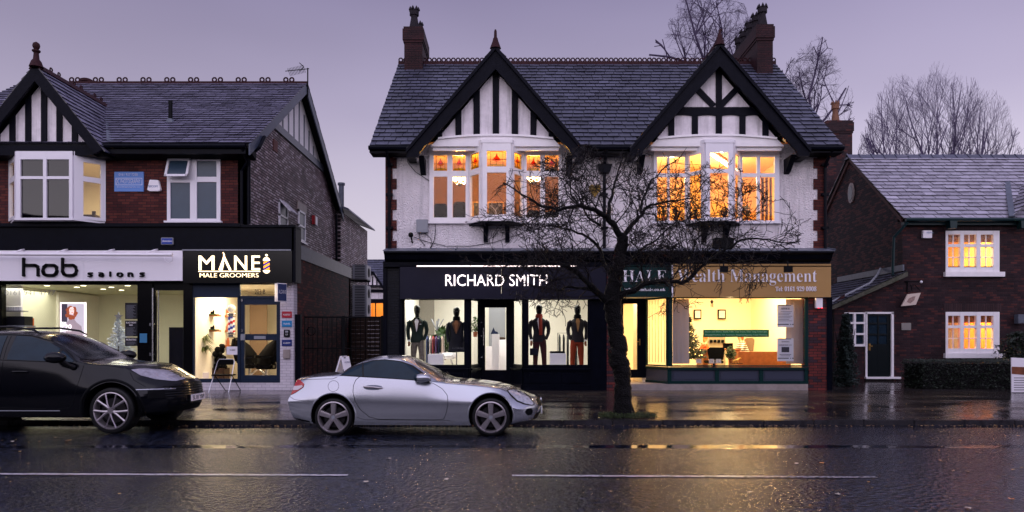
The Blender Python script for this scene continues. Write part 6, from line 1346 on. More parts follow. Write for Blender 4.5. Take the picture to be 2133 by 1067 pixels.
# desk, cabinet, screens
o = MB().box(X(1538, 20.6), X(1664, 20.6), 20.6, 21.3, .3, Z(733, 20.6)).build('reception_desk', M['wood'], origin=(X(1590, 20.6), 20.6, .3), bevel=.008); tag(o, 'long low oak reception desk front in the office window', 'desk')
t = thing('office_desk', 'small amber wood desk behind the dark mesh chair', 'desk', (X(1475, 21.2), 21.2, .3)); MB().box(X(1440, 21.2), X(1540, 21.2), 21.0, 21.9, Z(727, 21.2) - .04, Z(727, 21.2)).build('top', M['wood'], t); MB().box(X(1462, 21.2), X(1472, 21.2), 21.05, 21.8, .3, Z(727, 21.2) - .04).box(X(1530, 21.2), X(1538, 21.2), 21.05, 21.8, .3, Z(727, 21.2) - .04).build('leg', M['wood'], t, each=8)
def offchair(px0, px1, py0, py1, Y, mat, label):
    t = thing('office_chair', label, 'chair', (X((px0 + px1) / 2, Y), Y, .3)); x0, x1, z0, z1 = X(px0, Y), X(px1, Y), Z(py1, Y), Z(py0, Y); xc = (x0 + x1) / 2
    MB().prism([(x0 + .04, z0), (x1 - .04, z0), (x1, z1 - .05), (x1 - .06, z1), (x0 + .06, z1), (x0, z1 - .05)], 'y', Y, Y + .05).build('backrest', mat, t, bevel=.01)
    MB().box(x0 + .02, x1 - .02, Y + .03, Y + .5, z0 - .1, z0 - .02).build('seat', mat, t, bevel=.02); mb = MB(); mb.tube([(xc, Y + .25, .4), (xc, Y + .25, z0 - .1)], .03, 8)
    for k in range(5): a = k * 1.257; mb.tube([(xc, Y + .25, .42), (xc + .28 * math.cos(a), Y + .25 + .28 * math.sin(a), .34)], .018, 6)
    mb.build('base', M['blackmatt'], t)
offchair(1474, 1510, 724, 750, 20.5, M['blackcloth'], 'black mesh visitor chair near the office window')
offchair(1551, 1572, 704, 735, 21.9, material('taupe_cloth', (120, 100, 80), rough=.8), 'taupe high-backed office chair beside the striped person')
t = thing('monitor', 'black monitor on the office desk', 'monitor', (X(1515, 21.3), 21.3, Z(727, 21.3))); MB().pb(1506, 1527, 715, 726, 21.3, 21.34).build('screen', M['glossblack'], t, bevel=.004); MB().box(X(1515, 21.3) - .02, X(1515, 21.3) + .02, 21.34, 21.38, Z(727, 21.2), Z(722, 21.3)).build('stand', M['blackmatt'], t)
t = thing('shelf_unit', 'grey shelf unit with boxes on the office back wall', 'shelf', (X(1495, 23.6), 23.6, .3)); MB().box(X(1476, 23.5), X(1511, 23.5), 23.5, 23.9, .3, Z(702, 23.5)).build('carcass', material('shelf_grey', (150, 140, 120), rough=.7), t)
mb = MB()
for k in range(4): mb.box(X(1479 + k * 8, 23.45), X(1484 + k * 8, 23.45), 23.42, 23.5, Z(714, 23.5), Z(708, 23.5))
mb.build('box_file', M['blackcloth'], t)
for px, lab in ((1432, 'left'), (1452, 'second'), (1470, 'third'), (1486, 'rightmost')):
    pass
for k, px in enumerate((1455, 1482, 1496)):
    o = MB().prism([(X(px - 6, 19.62), Z(757, 19.62)), (X(px + 6, 19.62), Z(757, 19.62)), (X(px + 5, 19.62), Z(748, 19.62)), (X(px - 5, 19.62), Z(748, 19.62))], 'y', 19.6, 19.61).build('greeting_card', material('card_print', (200, 190, 190), rough=.6, var=.5, vscale=30), origin=(X(px, 19.6), 19.6, Z(757, 19.6))); tag(o, ('leftmost', 'middle', 'rightmost')[k] + ' of the three greeting cards standing on the office sill', 'card', 'greeting cards on the office sill')
t = thing('horse_figurine', 'small golden prancing horse figurine on the office sill', 'figurine', (X(1535, 19.65), 19.65, Z(757, 19.65)))
x, z, Y = X(1534, 19.65), Z(751, 19.65), 19.65; mb = MB(); mb.tube([(x - .1, Y, z - .02), (x - .05, Y, z), (x + .03, Y, z + .01), (x + .07, Y, z + .05), (x + .1, Y, z + .07), (x + .13, Y, z + .055)], [.014, .026, .024, .016, .014, .008], 7)
for a, b in ((-.06, -.08), (-.04, -.01), (.02, .05), (.03, .07)): mb.tube([(x + a, Y, z - .01), (x + (a + b) / 2 - .01, Y, z - .04), (x + b, Y, z - .075)], [.011, .008, .006], 5)
mb.tube([(x - .1, Y, z), (x - .14, Y, z - .01), (x - .15, Y, z - .05)], .006, 5); mb.build('horse', material('gold', (230, 180, 90), rough=.3, metal=.8), t, smooth=True); MB().box(x - .12, x + .16, Y - .04, Y + .04, z - .09, z - .075).build('base', M['blackmatt'], t)
t = thing('wind_chime', 'small dark wind chime hanging at the top of the office window', 'wind chime', (X(1483, 19.8), 19.8, Z(641, 19.8))); mb = MB(); x = X(1483, 19.8); mb.lathe([(.03, 0), (.05, .05), (.015, .1)], (x, 19.8, Z(632, 19.8)), 'z', 8)
for k in range(5): mb.tube([(x + .03 * math.cos(k * 1.26), 19.8 + .03 * math.sin(k * 1.26), Z(632, 19.8)), (x + .035 * math.cos(k * 1.26), 19.8 + .03 * math.sin(k * 1.26), Z(641 - k % 3, 19.8))], .005, 5)
mb.tube([(x, 19.8, Z(630, 19.8)), (x, 19.8, 2.62)], .003, 4); mb.build('chime', M['darkwood'], t)
# seated people, one continuous body each (skin modifier over a joint skeleton)
def skin(name, J, E, R, mat, parent, root=0):
    me = bpy.data.meshes.new('tmp'); O = ORG[parent.name]; me.from_pydata([tuple(Vector(j) - O) for j in J], E, []); o = bpy.data.objects.new('tmp', me); C.objects.link(o)
    o.modifiers.new('s', 'SKIN'); sv = me.skin_vertices[0].data
    for i, r in enumerate(R): sv[i].radius = (r, r) if isinstance(r, (int, float)) else r; sv[i].use_root = (i == root)
    u = o.modifiers.new('d', 'SUBSURF'); u.levels = 2; u.render_levels = 2; bpy.context.view_layer.update()
    m2 = bpy.data.meshes.new_from_object(o.evaluated_get(bpy.context.evaluated_depsgraph_get())); bpy.data.objects.remove(o); m2.name = name
    for p in m2.polygons: p.use_smooth = True
    m2.materials.clear(); m2.materials.append(mat); r_ = bpy.data.objects.new(name, m2); C.objects.link(r_); r_.parent = parent; ORG[r_.name] = O; return r_
skinm = material('skin', (214, 160, 128), rough=.55)
def person(px, py, Y, face, top, label, lean=.12, hair=(150, 96, 50), stripes=None):
    """seated at a desk: head top at (px, py), facing +1 right or -1 left"""
    x, z = X(px, Y), Z(py, Y); t = thing('person', label, 'person', (x, Y, .3)); f = face; b = lambda a, c, d: (x + a * f, Y + c, z + d)
    J = [b(-.22, 0, -.82), b(-.16, 0, -.62), b(-.08, 0, -.38), b(-.03, 0, -.27), b(.0, 0, -.2), b(.01, 0, -.11), b(.015, 0, -.03),
         b(-.07, -.17, -.33), b(.02, -.24, -.55), b(.24, -.16, -.58), b(-.07, .17, -.33), b(.04, .23, -.55), b(.26, .12, -.58),
         b(-.18, -.1, -.84), b(.22, -.12, -.84), b(.26, -.12, -1.22), b(-.18, .1, -.84), b(.22, .12, -.84), b(.26, .12, -1.22)]
    E = [(0, 1), (1, 2), (2, 3), (3, 4), (4, 5), (5, 6), (2, 7), (7, 8), (8, 9), (2, 10), (10, 11), (11, 12), (0, 13), (13, 14), (14, 15), (0, 16), (16, 17), (17, 18)]
    R = [(.13, .15), (.12, .14), (.12, .15), .055, .05, .075, .06, .06, .045, .03, .06, .045, .03, .09, .07, .05, .09, .07, .05]
    bd = skin('body', J, E, R, skinm, t)
    J2 = [J[0], J[1], J[2], b(-.045, 0, -.3), J[7], J[8], b(.2, -.17, -.575), J[10], J[11], b(.22, .13, -.575)]
    skin('top', J2, [(0, 1), (1, 2), (2, 3), (2, 4), (4, 5), (5, 6), (2, 7), (7, 8), (8, 9)], [(.145, .165), (.135, .155), (.135, .165), .075, .075, .058, .042, .075, .058, .042], top, t)
    mb = MB(); c = b(-.01, 0, -.09); mb.ball((c[0] - .02 * f, c[1], c[2] + .02), (.1, .085, .11), 12, 8); mb.ball((c[0] - .06 * f, c[1], c[2] - .08), (.05, .07, .09), 10, 6); mb.build('hair', material('hair', hair, rough=.6, var=.3, vscale=30), bd, smooth=True)
    mb = MB(); mb.ball(b(.1, 0, -.12), (.012, .01, .016), 6, 4); mb.build('nose', skinm, bd); mb = MB()
    for k in (-1, 1): mb.ball(b(.085, k * .028, -.095), .008, 6, 4)
    mb.build('eye', M['blackmatt'], bd); MB().ball(b(.083, 0, -.155), (.008, .022, .005), 6, 4).build('mouth', material('lip', (170, 90, 90)), bd)
    for k, w_ in ((-1, J[9]), (1, J[12])):     # five fingers resting on the desk
        mb = MB(); mb.ball((w_[0] + .05 * f, w_[1], w_[2]), (.045, .032, .016), 8, 6)
        for q in range(4): mb.tube([(w_[0] + .08 * f, w_[1] + (q - 1.5) * .016, w_[2]), (w_[0] + (.125 - .006 * abs(q - 1.5)) * f, w_[1] + (q - 1.5) * .018, w_[2] + .004), (w_[0] + (.15 - .01 * abs(q - 1.5)) * f, w_[1] + (q - 1.5) * .018, w_[2] - .012)], [.009, .008, .006], 6)
        mb.tube([(w_[0] + .03 * f, w_[1] - k * .03, w_[2]), (w_[0] + .07 * f, w_[1] - k * .05, w_[2]), (w_[0] + .1 * f, w_[1] - k * .05, w_[2] - .006)], [.01, .009, .007], 6); mb.build('hand', skinm, bd, smooth=True)
strp = material('striped_knit', (232, 226, 214), rough=.9); nt_ = strp.node_tree; wv = nt_.nodes.new('ShaderNodeTexWave'); wv.inputs['Scale'].default_value = 5.5; wv.bands_direction = 'Z'; wv.inputs['Distortion'].default_value = 1.2; ge_ = nt_.nodes.new('ShaderNodeNewGeometry'); nt_.links.new(ge_.outputs['Position'], wv.inputs['Vector']); rp_ = nt_.nodes.new('ShaderNodeValToRGB'); rp_.color_ramp.interpolation = 'CONSTANT'; rp_.color_ramp.elements[0].color = lin((30, 28, 30)); rp_.color_ramp.elements[1].color = lin((232, 226, 214)); rp_.color_ramp.elements[1].position = .4; nt_.links.new(wv.outputs[0], rp_.inputs[0]); nt_.links.new(rp_.outputs[0], nt_.nodes['Principled BSDF'].inputs['Base Color'])
person(1541, 693, 21.7, -1, strp, 'person in black and white striped top bent over the office desk')
person(1472, 697, 22.3, 1, material('coral_knit', (226, 84, 40), rough=.9), 'person in bright orange top seated at the left of the office desk', hair=(190, 140, 80))
# upper right room window sill plants
rg = random.Random(12)
for px, w_, h_, lab, col, con in ((1383, .1, 40, 'dark leafy pot plant at the left end of the upper right bay sill', 'leafdark', 0), (1407, .08, 30, 'pink-flowered pot plant second from the left on the upper bay sill', 'leafdark', 0), (1447, .2, 30, 'small grey-green conifer in the angled light of the upper bay', 'leaf', 1), (1508, .13, 28, 'broad-leaved pot plant in the centre light of the upper bay', 'leafdark', 0), (1555, .12, 32, 'orchid pot plant in the light right of the upper bay centre', 'leaf', 0)):
    Yq = 19.75 if px != 1508 else 19.35; Yq = 19.62 if px in (1447,) else Yq
    plant('potted_plant', lab, px, 461 - h_, 461, Yq, w_, rg, 90, .05, mat=M[col], conic=bool(con))
o = MB(); x = X(1596, 19.8)
for k in range(6): o.obox((x - .16 + k * .055, 19.72), (x - .12 + k * .055, 19.78 if k % 2 else 19.74), 0, .06, -.004, .004, Z(460, 19.8), Z(372, 19.8))
o = o.build('curtain', material('mauve_curtain', (120, 84, 76), rough=.9), origin=(x, 19.75, Z(460, 19.8))); tag(o, 'mauve curtain hanging at the right end of the upper right bay', 'curtain')
# upper left room: antler ornament, cabinet shapes, framed picture
t = thing('antler_ornament', 'pale antler ornament in the centre light of the stained glass bay', 'ornament', (X(1032, 19.3), 19.3, Z(453, 19.3))); mb = MB(); x, Yq = X(1032, 19.3), 19.3; z = Z(453, Yq)
mb.tube([(x, Yq, z), (x + .02, Yq, z + .12), (x - .01, Yq, z + .22)], [.03, .02, .015], 6)
for k in (-1, 1): mb.tube([(x, Yq, z + .2), (x + k * .09, Yq, z + .28), (x + k * .1, Yq, z + .4), (x + k * .03, Yq, z + .45)], [.012, .01, .008, .004], 5); mb.tube([(x + k * .09, Yq, z + .28), (x + k * .14, Yq, z + .33)], .006, 4)
mb.build('antler', M['stone'], t, smooth=True)
for px0, px1, py0, py1, Yq, lab in ((903, 932, 424, 462, 21.5, 'dark chair back at the left of the stained glass bay room'), (944, 972, 420, 462, 21.2, 'dark round-shouldered armchair behind the second light of the bay'), (1098, 1125, 438, 462, 21.3, 'low dark cabinet right of the bay centre'), (1136, 1165, 440, 462, 21.3, 'dark sideboard at the far right of the stained glass bay room')):
    x0, x1, z1 = X(px0, Yq), X(px1, Yq), Z(py0, Yq); o = MB().prism([(x0, 4.0), (x1, 4.0), (x1, z1 - .06), (x1 - .08, z1), (x0 + .08, z1), (x0, z1 - .05)], 'y', Yq, Yq + .4).build('armchair' if 'chair' in lab else 'cabinet', M['blackcloth'], origin=(x0, Yq, 4.0), bevel=.02); tag(o, lab, 'furniture')
for px0, px1, py0, py1 in ((984, 1000, 420, 455), (1015, 1050, 420, 450)):
    t = thing('picture_frame', ('narrow' if px0 < 1000 else 'wide') + ' gold-framed picture low on the wall behind the stained glass bay', 'picture', (X(px0, 23.4), 23.4, Z(py1, 23.4))); MB().pb(px0, px1, py0, py1, 23.35, 23.45).build('frame', material('gilt', (200, 140, 60), rough=.4), t); MB().pb(px0 + 3, px1 - 3, py0 + 3, py1 - 3, 23.33, 23.35).build('picture', M['darkwood'], t)

# ------------------------------------------------------------------ salon contents
t = thing('lightbox_poster', 'lit window poster of a red-haired woman advertising from £20', 'poster', (X(151, 19.7), 19.7, Z(702, 19.7))); Yq = 19.7
MB().pb(125, 178, 630, 703, Yq, Yq + .05).build('frame', emis('lightbox_edge', (255, 236, 240), 1.6), t)
MB().pb(128, 175, 633, 700, Yq - .006, Yq).build('picture', emis('lightbox_back', (206, 196, 208), .75), t)
MB().pb(128, 140, 633, 672, Yq - .009, Yq - .006).build('picture_background', emis('lb_dark', (70, 62, 80), .6), t)
mb = MB(); P2 = lambda a, b, d=.012: (X(a, Yq), Yq - d, Z(b, Yq))
rg = random.Random(3)
for k in range(60):
    a = rg.uniform(0, 6.28); rr = rg.uniform(6, 11); cx_, cy_ = 149 + math.cos(a) * rr * .95, 652 + math.sin(a) * rr * 1.15; r_ = rg.uniform(.025, .05); mb.prism([(X(cx_, Yq) + r_ * math.cos(q), Z(cy_, Yq) + r_ * math.sin(q)) for q in [j * math.pi / 3 for j in range(6)]], 'y', Yq - .012 - rg.random() * .003, Yq - .008)
mb.build('hair', emis('lb_hair', (160, 78, 50), .8), t)
MB().prism([(X(150 + 5.2 * math.cos(a), Yq), Z(647 + 7.6 * math.sin(a), Yq)) for a in [j * math.pi / 8 for j in range(16)]], 'y', Yq - .018, Yq - .014).build('face', emis('lb_face', (250, 214, 206), .95), t)
mb = MB(); mb.pb(146.5, 148.5, 645, 646.2, Yq - .021, Yq - .018); mb.pb(151.5, 153.5, 645, 646.2, Yq - .021, Yq - .018); mb.build('eyes', emis('lb_eye', (60, 40, 50), .4), t); MB().pb(148.7, 151.6, 650.5, 651.8, Yq - .021, Yq - .018).build('lips', emis('lb_lip', (180, 70, 70), .8), t)
MB().prism([(X(a, Yq), Z(b, Yq)) for a, b in ((137, 700), (139, 674), (146, 664), (154, 664), (160, 672), (170, 680), (173, 700))], 'y', Yq - .011, Yq - .007).build('clothing', emis('lb_cloth', (170, 150, 160), .7), t)
wl = emis('lb_text', (255, 250, 250), 1.5); text('£20', 'lettering', wl, t, X(129, Yq), X(150, Yq), Z(685.5, Yq), Z(676, Yq), Yq - .024); text('NOW', 'lettering', wl, t, X(129, Yq), X(139, Yq), Z(674, Yq), Z(670.5, Yq), Yq - .024); text('ON THE DAY', 'lettering', wl, t, X(129, Yq), X(151, Yq), Z(690.5, Yq), Z(688, Yq), Yq - .024)
pst = material('black_poster', (22, 22, 30), rough=.4)
for (py0, py1, ttl, lab) in ((631, 665, None, 'black price list poster, top one by the white Christmas tree'), (668, 701, 'BLACK FRIDAY', 'black poster headed BLACK FRIDAY WEEK in the salon window'), (703.5, 721, 'RECRUITING', 'small black recruiting poster, lowest of the three in the salon window')):
    t = thing('window_poster', lab, 'poster', (X(274, 19.43), 19.43, Z(py1, 19.43)), 'black posters in the salon window'); MB().pb(260.5, 286, py0, py1, 19.42, 19.43).build('sheet', pst, t); mb = MB(); y = py0 + (5 if not ttl else 15 if py0 < 700 else 9)
    while y < py1 - 2: mb.pb(263, 283 - (int(y * 3) % 4) * 2, y, y + .5, 19.418, 19.42); y += 2.2
    mb.build('print', M['grey'], t)
    if ttl: text(ttl, 'lettering', M['signwhite'], t, X(263, 19.42), X(284, 19.42), Z(py0 + 6, 19.42), Z(py0 + 2.5, 19.42), 19.417)
    if ttl and py0 < 700: text('WEEK', 'lettering', M['signwhite'], t, X(269, 19.42), X(277, 19.42), Z(py0 + 11, 19.42), Z(py0 + 8, 19.42), 19.417)
text('0161 941 4777', 'window_lettering', M['grey'], s1, X(10, 19.42), X(114, 19.42), Z(615, 19.42), Z(605, 19.42), 19.43, off=-.02)
o = MB().pb(291, 306, 695, 714, 19.37, 19.385).build('door_notice', material('cyan_notice', (60, 120, 160), rough=.4), origin=(X(298, 19.37), 19.37, Z(714, 19.37))); tag(o, 'light blue notice on the black frame between salon window and door', 'notice')
t = thing('wall_shelf', 'glass shelf of pale bottles on the left white wall of the salon window', 'shelf', (X(25, 19.9), 19.9, Z(648, 19.9))); MB().pb(4, 44, 647, 649, 19.8, 20.1).build('board', M['grey'], t); mb = MB()
for k in range(7): mb.lathe([(.05, 0), (.05, .1), (.02, .12)], (X(8 + k * 5.3, 19.9), 19.95, Z(647, 19.9)), 'z', 8)
mb.build('bottle', M['signwhite'], t)
MB().box(X(2, 20.15), X(43, 20.15), 20.15, 20.25, .2, Z(590, Y0) + .0).build('interior_wall', M['signwhite'], lb)
o = MB().pb(10, 51, 659, 678, 19.75, 20.1).build('product_boxes', pst, origin=(X(30, 19.75), 19.75, Z(678, 19.75)), bevel=.005); tag(o, 'row of black product boxes on the shelf left of the framed portrait', 'boxes')
o = MB().pb(8, 52, 678, 681, 19.7, 20.14).build('shelf_board', M['grey'], origin=(X(30, 19.7), 19.7, Z(681, 19.75))); tag(o, 'thin shelf under the black product boxes', 'shelf')
t = thing('wall_portrait', 'large portrait picture of a dark-haired woman on the salon back wall', 'picture', (X(64, 22.5), 22.5, .6)); Yq = 22.5
MB().pb(43, 84, 636, 740, Yq, Yq + .05).build('frame', pst, t); MB().pb(46, 82, 639, 740, Yq - .01, Yq).build('picture', material('portrait_back', (150, 158, 132), rough=.6), t)
mb = MB(); mb.prism([(X(a, Yq), Z(b, Yq)) for a, b in ((52, 720), (53, 690), (57, 678), (60, 672), (59, 650), (62, 641), (66, 640), (69, 650), (69, 672), (73, 680), (75, 720))], 'y', Yq - .02, Yq - .012); mb.build('figure', material('portrait_dark', (40, 36, 36), rough=.7), t); MB().prism([(X(64 + 2.6 * math.cos(a), Yq), Z(655 + 5 * math.sin(a), Yq)) for a in [j * math.pi / 6 for j in range(12)]], 'y', Yq - .026, Yq - .02).build('face', material('portrait_face', (120, 96, 78), rough=.7), t)
o = MB().pb(56, 66, 663, 682, 20.3, 20.4).build('orange_bottles', material('orange_glass', (214, 96, 30), rough=.3, var=.3, vscale=20), origin=(X(61, 20.3), 20.3, Z(682, 20.3))); tag(o, 'orange bottle pack glowing in front of the dark portrait', 'bottles')
o = MB().pb(89, 103, 638, 790, 22.3, 22.4).build('mirror', pst, origin=(X(96, 22.3), 22.3, .3)); tag(o, 'tall narrow black mirror panel in the salon', 'mirror')
o = MB().pb(352, 381, 682, 772, 20.8, 20.9).build('dark_screen', M['charcoal'], origin=(X(366, 20.8), 20.8, .3)); tag(o, 'dark low screen behind the salon door glass', 'screen')

# ------------------------------------------------------------------ barber shop contents
Yq = 19.85
t = thing('barber_pole', 'red white and blue striped barber pole with white globe in the barber window', 'barber pole', (X(482, Yq), Yq, Z(704, Yq))); x = X(482, Yq); R_ = X(489, Yq) - x
MB().ball((x, Yq, Z(643.5, Yq)), .11, 16, 12).build('globe', material('opal_globe', (240, 232, 225), rough=.3, emit=(255, 230, 200), es=.15), t, smooth=True)
mb = MB(); mb.lathe([(.05, 0), (.1, .02), (.1, .06), (.12, .07), (.12, .1), (.1, .11)], (x, Yq, Z(661, Yq)), 'z', 16); mb.lathe([(.05, -.1), (.1, -.08), (.1, -.02), (.12, 0), (.12, .04), (.1, .05)], (x, Yq, Z(696, Yq)), 'z', 16); mb.build('chrome_cap', M['steel'], t, smooth=True)
z0, z1 = Z(694, Yq), Z(661, Yq)
for nm, col, ph in (('stripe_red', (190, 30, 40), 0), ('stripe_white', (240, 235, 235), 1), ('stripe_blue', (36, 56, 150), 2), ('stripe_white', (240, 235, 235), 3)):
    mb = MB(); n, m_ = 24, 12
    for i in range(n):
        for j in range(m_):
            a0, a1 = 2 * math.pi * i / n, 2 * math.pi * (i + 1) / n; 
            def PZ(a, j_): zz = z0 + (z1 - z0) * j_ / m_; return (x + R_ * math.cos(a), Yq - R_ * math.sin(a), zz)
            band = int((i / n * 1.0 + j / m_ * 1.5) * 4 + .001) % 4
            if band == ph: mb.add([PZ(a0, j), PZ(a1, j), PZ(a1, j + 1), PZ(a0, j + 1)], [(0, 1, 2, 3)])
    mb.build(nm, material(nm, col, rough=.25, emit=col, es=.25), t)
t = thing('wall_cabinet', 'lit white shelf unit of jars in the barber window', 'shelf', (X(455, 21), 21, .3))
MB().box(X(440, 22), X(470, 22), 22, 22.1, .9, 2.6).build('back_panel', material('lit_panel', (70, 80, 110), emit=(200, 214, 250), es=.5), t)
mb = MB()
for zz in (1.3, 1.75, 2.2): mb.box(X(436, 21.6), X(480, 21.6), 21.5, 22, zz, zz + .05)
mb.box(X(442, 21.7), X(444, 21.7), 21.7, 21.75, .5, 2.6); mb.box(X(466, 21.7), X(468, 21.7), 21.7, 21.75, .5, 2.6); mb.build('shelf', M['wood'], t)
mb = MB(); rg = random.Random(7)
for zz in (1.33, 1.78, 2.23):
    for k in range(6): mb.lathe([(.045, 0), (.045, rg.uniform(.1, .2)), (.015, .23)], (X(440 + k * 7, 21.6), 21.6, zz + .02), 'z', 8)
mb.build('jar', M['clay'], t)
MB().box(X(464, 21.5), X(467.5, 21.5), 21.5, 21.54, .5, 2.5).build('blue_strip_light', emis('blue_strip', (120, 150, 255), 2.2), t)
for py, lab in ((655, 'upper'), (687, 'lower')):
    Yr = 20.4; t = thing('grass_shelf', lab + ' wooden shelf topped with green moss and dark bottles in the barber window', 'shelf', (X(430, Yr), Yr, Z(py, Yr)), 'mossy shelves in the barber window'); MB().box(X(418, Yr), X(452, Yr), Yr, Yr + .3, Z(py + 4, Yr), Z(py + 1, Yr)).build('board', M['wood'], t); MB().box(X(421, Yr), X(449, Yr), Yr - .02, Yr + .25, Z(py + 1, Yr), Z(py - 1, Yr)).build('moss', M['leaf'], t); mb = MB()
    for k in range(6): mb.ball((X(424 + k * 3.6, Yr), Yr + .1, Z(py - 3 - k % 2, Yr)), (.03, .03, .04 + .02 * (k % 3)), 7, 5)
    mb.build('bottle', M['blackcloth'], t)
t = thing('picture_frame', 'narrow tall framed picture at the left of the barber window', 'picture', (X(410, 20.2), 20.2, Z(680, 20.2))); MB().pb(405, 416, 646, 680, 20.2, 20.24).build('frame', M['darkwood'], t)
for k in range(3): MB().pb(407, 414, 649 + k * 10, 657 + k * 10, 20.19, 20.2).build('picture', M['cream'], t)
t = thing('yucca_plant', 'spiky yucca in a white pot behind the barber window', 'plant', (X(424, 20.1), 20.1, .3)); mb = MB(); rg = random.Random(2); xx = X(424, 20.1)
for cz, nn in ((Z(712, 20.1), 60), (Z(732, 20.1), 50)):
    for k in range(nn):
        a = rg.uniform(0, 6.28); ln = rg.uniform(.22, .36); up = rg.uniform(-.1, .9); p0 = Vector((xx, 20.1, cz)); d = Vector((math.cos(a), math.sin(a), 0)); e = Vector((-d.y, d.x, 0)) * .022; p1 = p0 + d * ln * .5 + Vector((0, 0, ln * .6 * up + .04)); p2 = p0 + d * ln + Vector((0, 0, ln * .5 * up - .1)); mb.cur = rg.random(); mb.add([p0 - e, p0 + e, p1 + e, p1 - e, p2], [(0, 1, 2, 3), (3, 2, 4)])
mb.build('foliage', material('yucca', (84, 92, 40), rough=.5, shade=.4), t); MB().tube([(xx + .0, 20.1, .5), (xx - .02, 20.1, Z(716, 20.1))], .025, 7).build('stem', M['wood'], t); MB().lathe([(.12, 0), (.16, .3)], (xx, 20.1, .3), 'z', 4).build('pot', M['signwhite'], t)
def barberchair(px, Yr, label, s=1):
    t = thing('barber_chair', label, 'barber chair', (X(px, Yr), Yr, .25), 'black barber chairs behind the door'); x = X(px, Yr)
    MB().lathe([(.32, 0), (.3, .04), (.05, .07), (.05, .4)], (x, Yr, .25), 'z', 16).build('base', M['steel'], t, smooth=True)
    MB().box(x - .26, x + .26, Yr - .26, Yr + .26, .66, .82).build('seat', M['glossblack'], t, bevel=.04)
    MB().prism([(x + s * .2, .8), (x + s * .36, .84), (x + s * .48, 1.35), (x + s * .44, 1.58), (x + s * .34, 1.58), (x + s * .32, 1.35)], 'y', Yr - .24, Yr + .24).build('backrest', M['glossblack'], t, bevel=.04); MB().loft([(x, Yr, .66, .28, .26), (x, Yr, .85, .27, .26), (x + s * .05, Yr, 1.1, .25, .26), (x + s * .2, Yr, 1.35, .2, .22), (x + s * .3, Yr, 1.5, .1, .14)], 12).build('cape', M['blackcloth'], t, smooth=True)
    MB().box(x - .22, x + .26, Yr - .31, Yr - .26, .98, 1.05).box(x - .22, x + .26, Yr + .26, Yr + .31, .98, 1.05).build('armrest', M['glossblack'], t, each=8); MB().tube([(x - s * .2, Yr, .7), (x - s * .45, Yr, .5)], .03, 6).box(x - s * .55, x - s * .38, Yr - .2, Yr + .2, .44, .48).build('footrest', M['steel'], t)
barberchair(520, 21.6, 'black barber chair at the left behind the door glass', -1); barberchair(555, 21.0, 'black barber chair with chrome base in the middle of the door glass', 1)
MB().box(X(520, 23), X(556, 23), 23.0, 23.05, .3, 2.9).build('interior_wall', material('bead_curtain', (120, 100, 84), rough=.7, var=.7, vscale=50), lb)
o = MB().pb(472, 495, 722, 739, 19.41, 19.42).build('rent_notice', M['signwhite'], origin=(X(484, 19.41), 19.41, Z(739, 19.41))); tag(o, 'white TO RENT notice taped low in the barber window', 'notice')
text('TO RENT', 'lettering', M['charcoal'], o, X(478, 19.4), X(490, 19.4), Z(731, 19.4), Z(728, 19.4), 19.407)
mb = MB(); t = thing('product_stand', 'dark cluttered product stand in the lower barber window', 'stand', (X(455, 20.6), 20.6, .25)); rg = random.Random(9)
for k in range(26): xx_, zz_ = X(rg.uniform(446, 468), 20.6), rg.uniform(.7, 1.35); mb.ball((xx_, 20.6 + rg.uniform(0, .3), zz_), rg.uniform(.05, .1), 7, 5)
mb.build('products', M['blackcloth'], t); MB().box(X(445, 20.7), X(470, 20.7), 20.6, 21, .25, .7).build('case', M['darkwood'], t)

# ------------------------------------------------------------------ street objects
# folding chair
t = thing('folding_chair', 'folding chair with black seat and silver frame on the wet pavement', 'chair', (X(468, 18.9), 18.9, .155))
Yk = 18.75; zg_ = .152; x0, x1 = X(452, Yk), X(487, Yk); xs = [x0, x1]; sh = -.02
zt = Z(749, Yk) ; zs_ = Z(781, Yk)
mb = MB()
mb.tube([(X(442, Yk), Yk - .22, zg_), (X(452, Yk), Yk + .05, zt - .06), (X(455, Yk), Yk + .06, zt), (X(484, Yk), Yk + .06, zt), (X(487, Yk), Yk + .05, zt - .06), (X(477, Yk - .2), Yk - .22, zg_)], .013, 8); mb.build('frame', M['steel'], t, smooth=True)
mb = MB(); mb.tube([(X(449, Yk), Yk - .1, zs_ + .02), (X(460, Yk), Yk + .3, zg_ + .02), (X(492, Yk), Yk + .3, zg_ + .02), (X(485, Yk), Yk - .1, zs_ + .02)], .012, 8); mb.build('leg', M['blackmatt'], t, smooth=True)
MB().prism([(X(454, Yk), zt - .14), (X(486, Yk), zt - .14), (X(485, Yk), zt - .01), (X(455, Yk), zt - .01)], 'y', Yk + .04, Yk + .07).build('backrest', M['blackcloth'], t, bevel=.008)
MB().box(X(447, Yk), X(487, Yk), Yk - .22, Yk + .16, zs_ - .02, zs_ + .015).build('seat', M['blackcloth'], t, bevel=.01)
# A-board behind the silver car
t = thing('pavement_sign', 'white folding A-board reading ALGARVE standing behind the silver car', 'sign board', (X(714, 15.6), 15.6, .1)); Ya = 15.6
zt = Z(742, Ya); mb = MB(); 
for k in (0, 1):
    a_, b_ = ((X(712, Ya), X(690, Ya)), (X(723, Ya), X(744, Ya)))[k]
    ang = .12
xa_, xb_ = X(708, Ya), X(724, Ya)
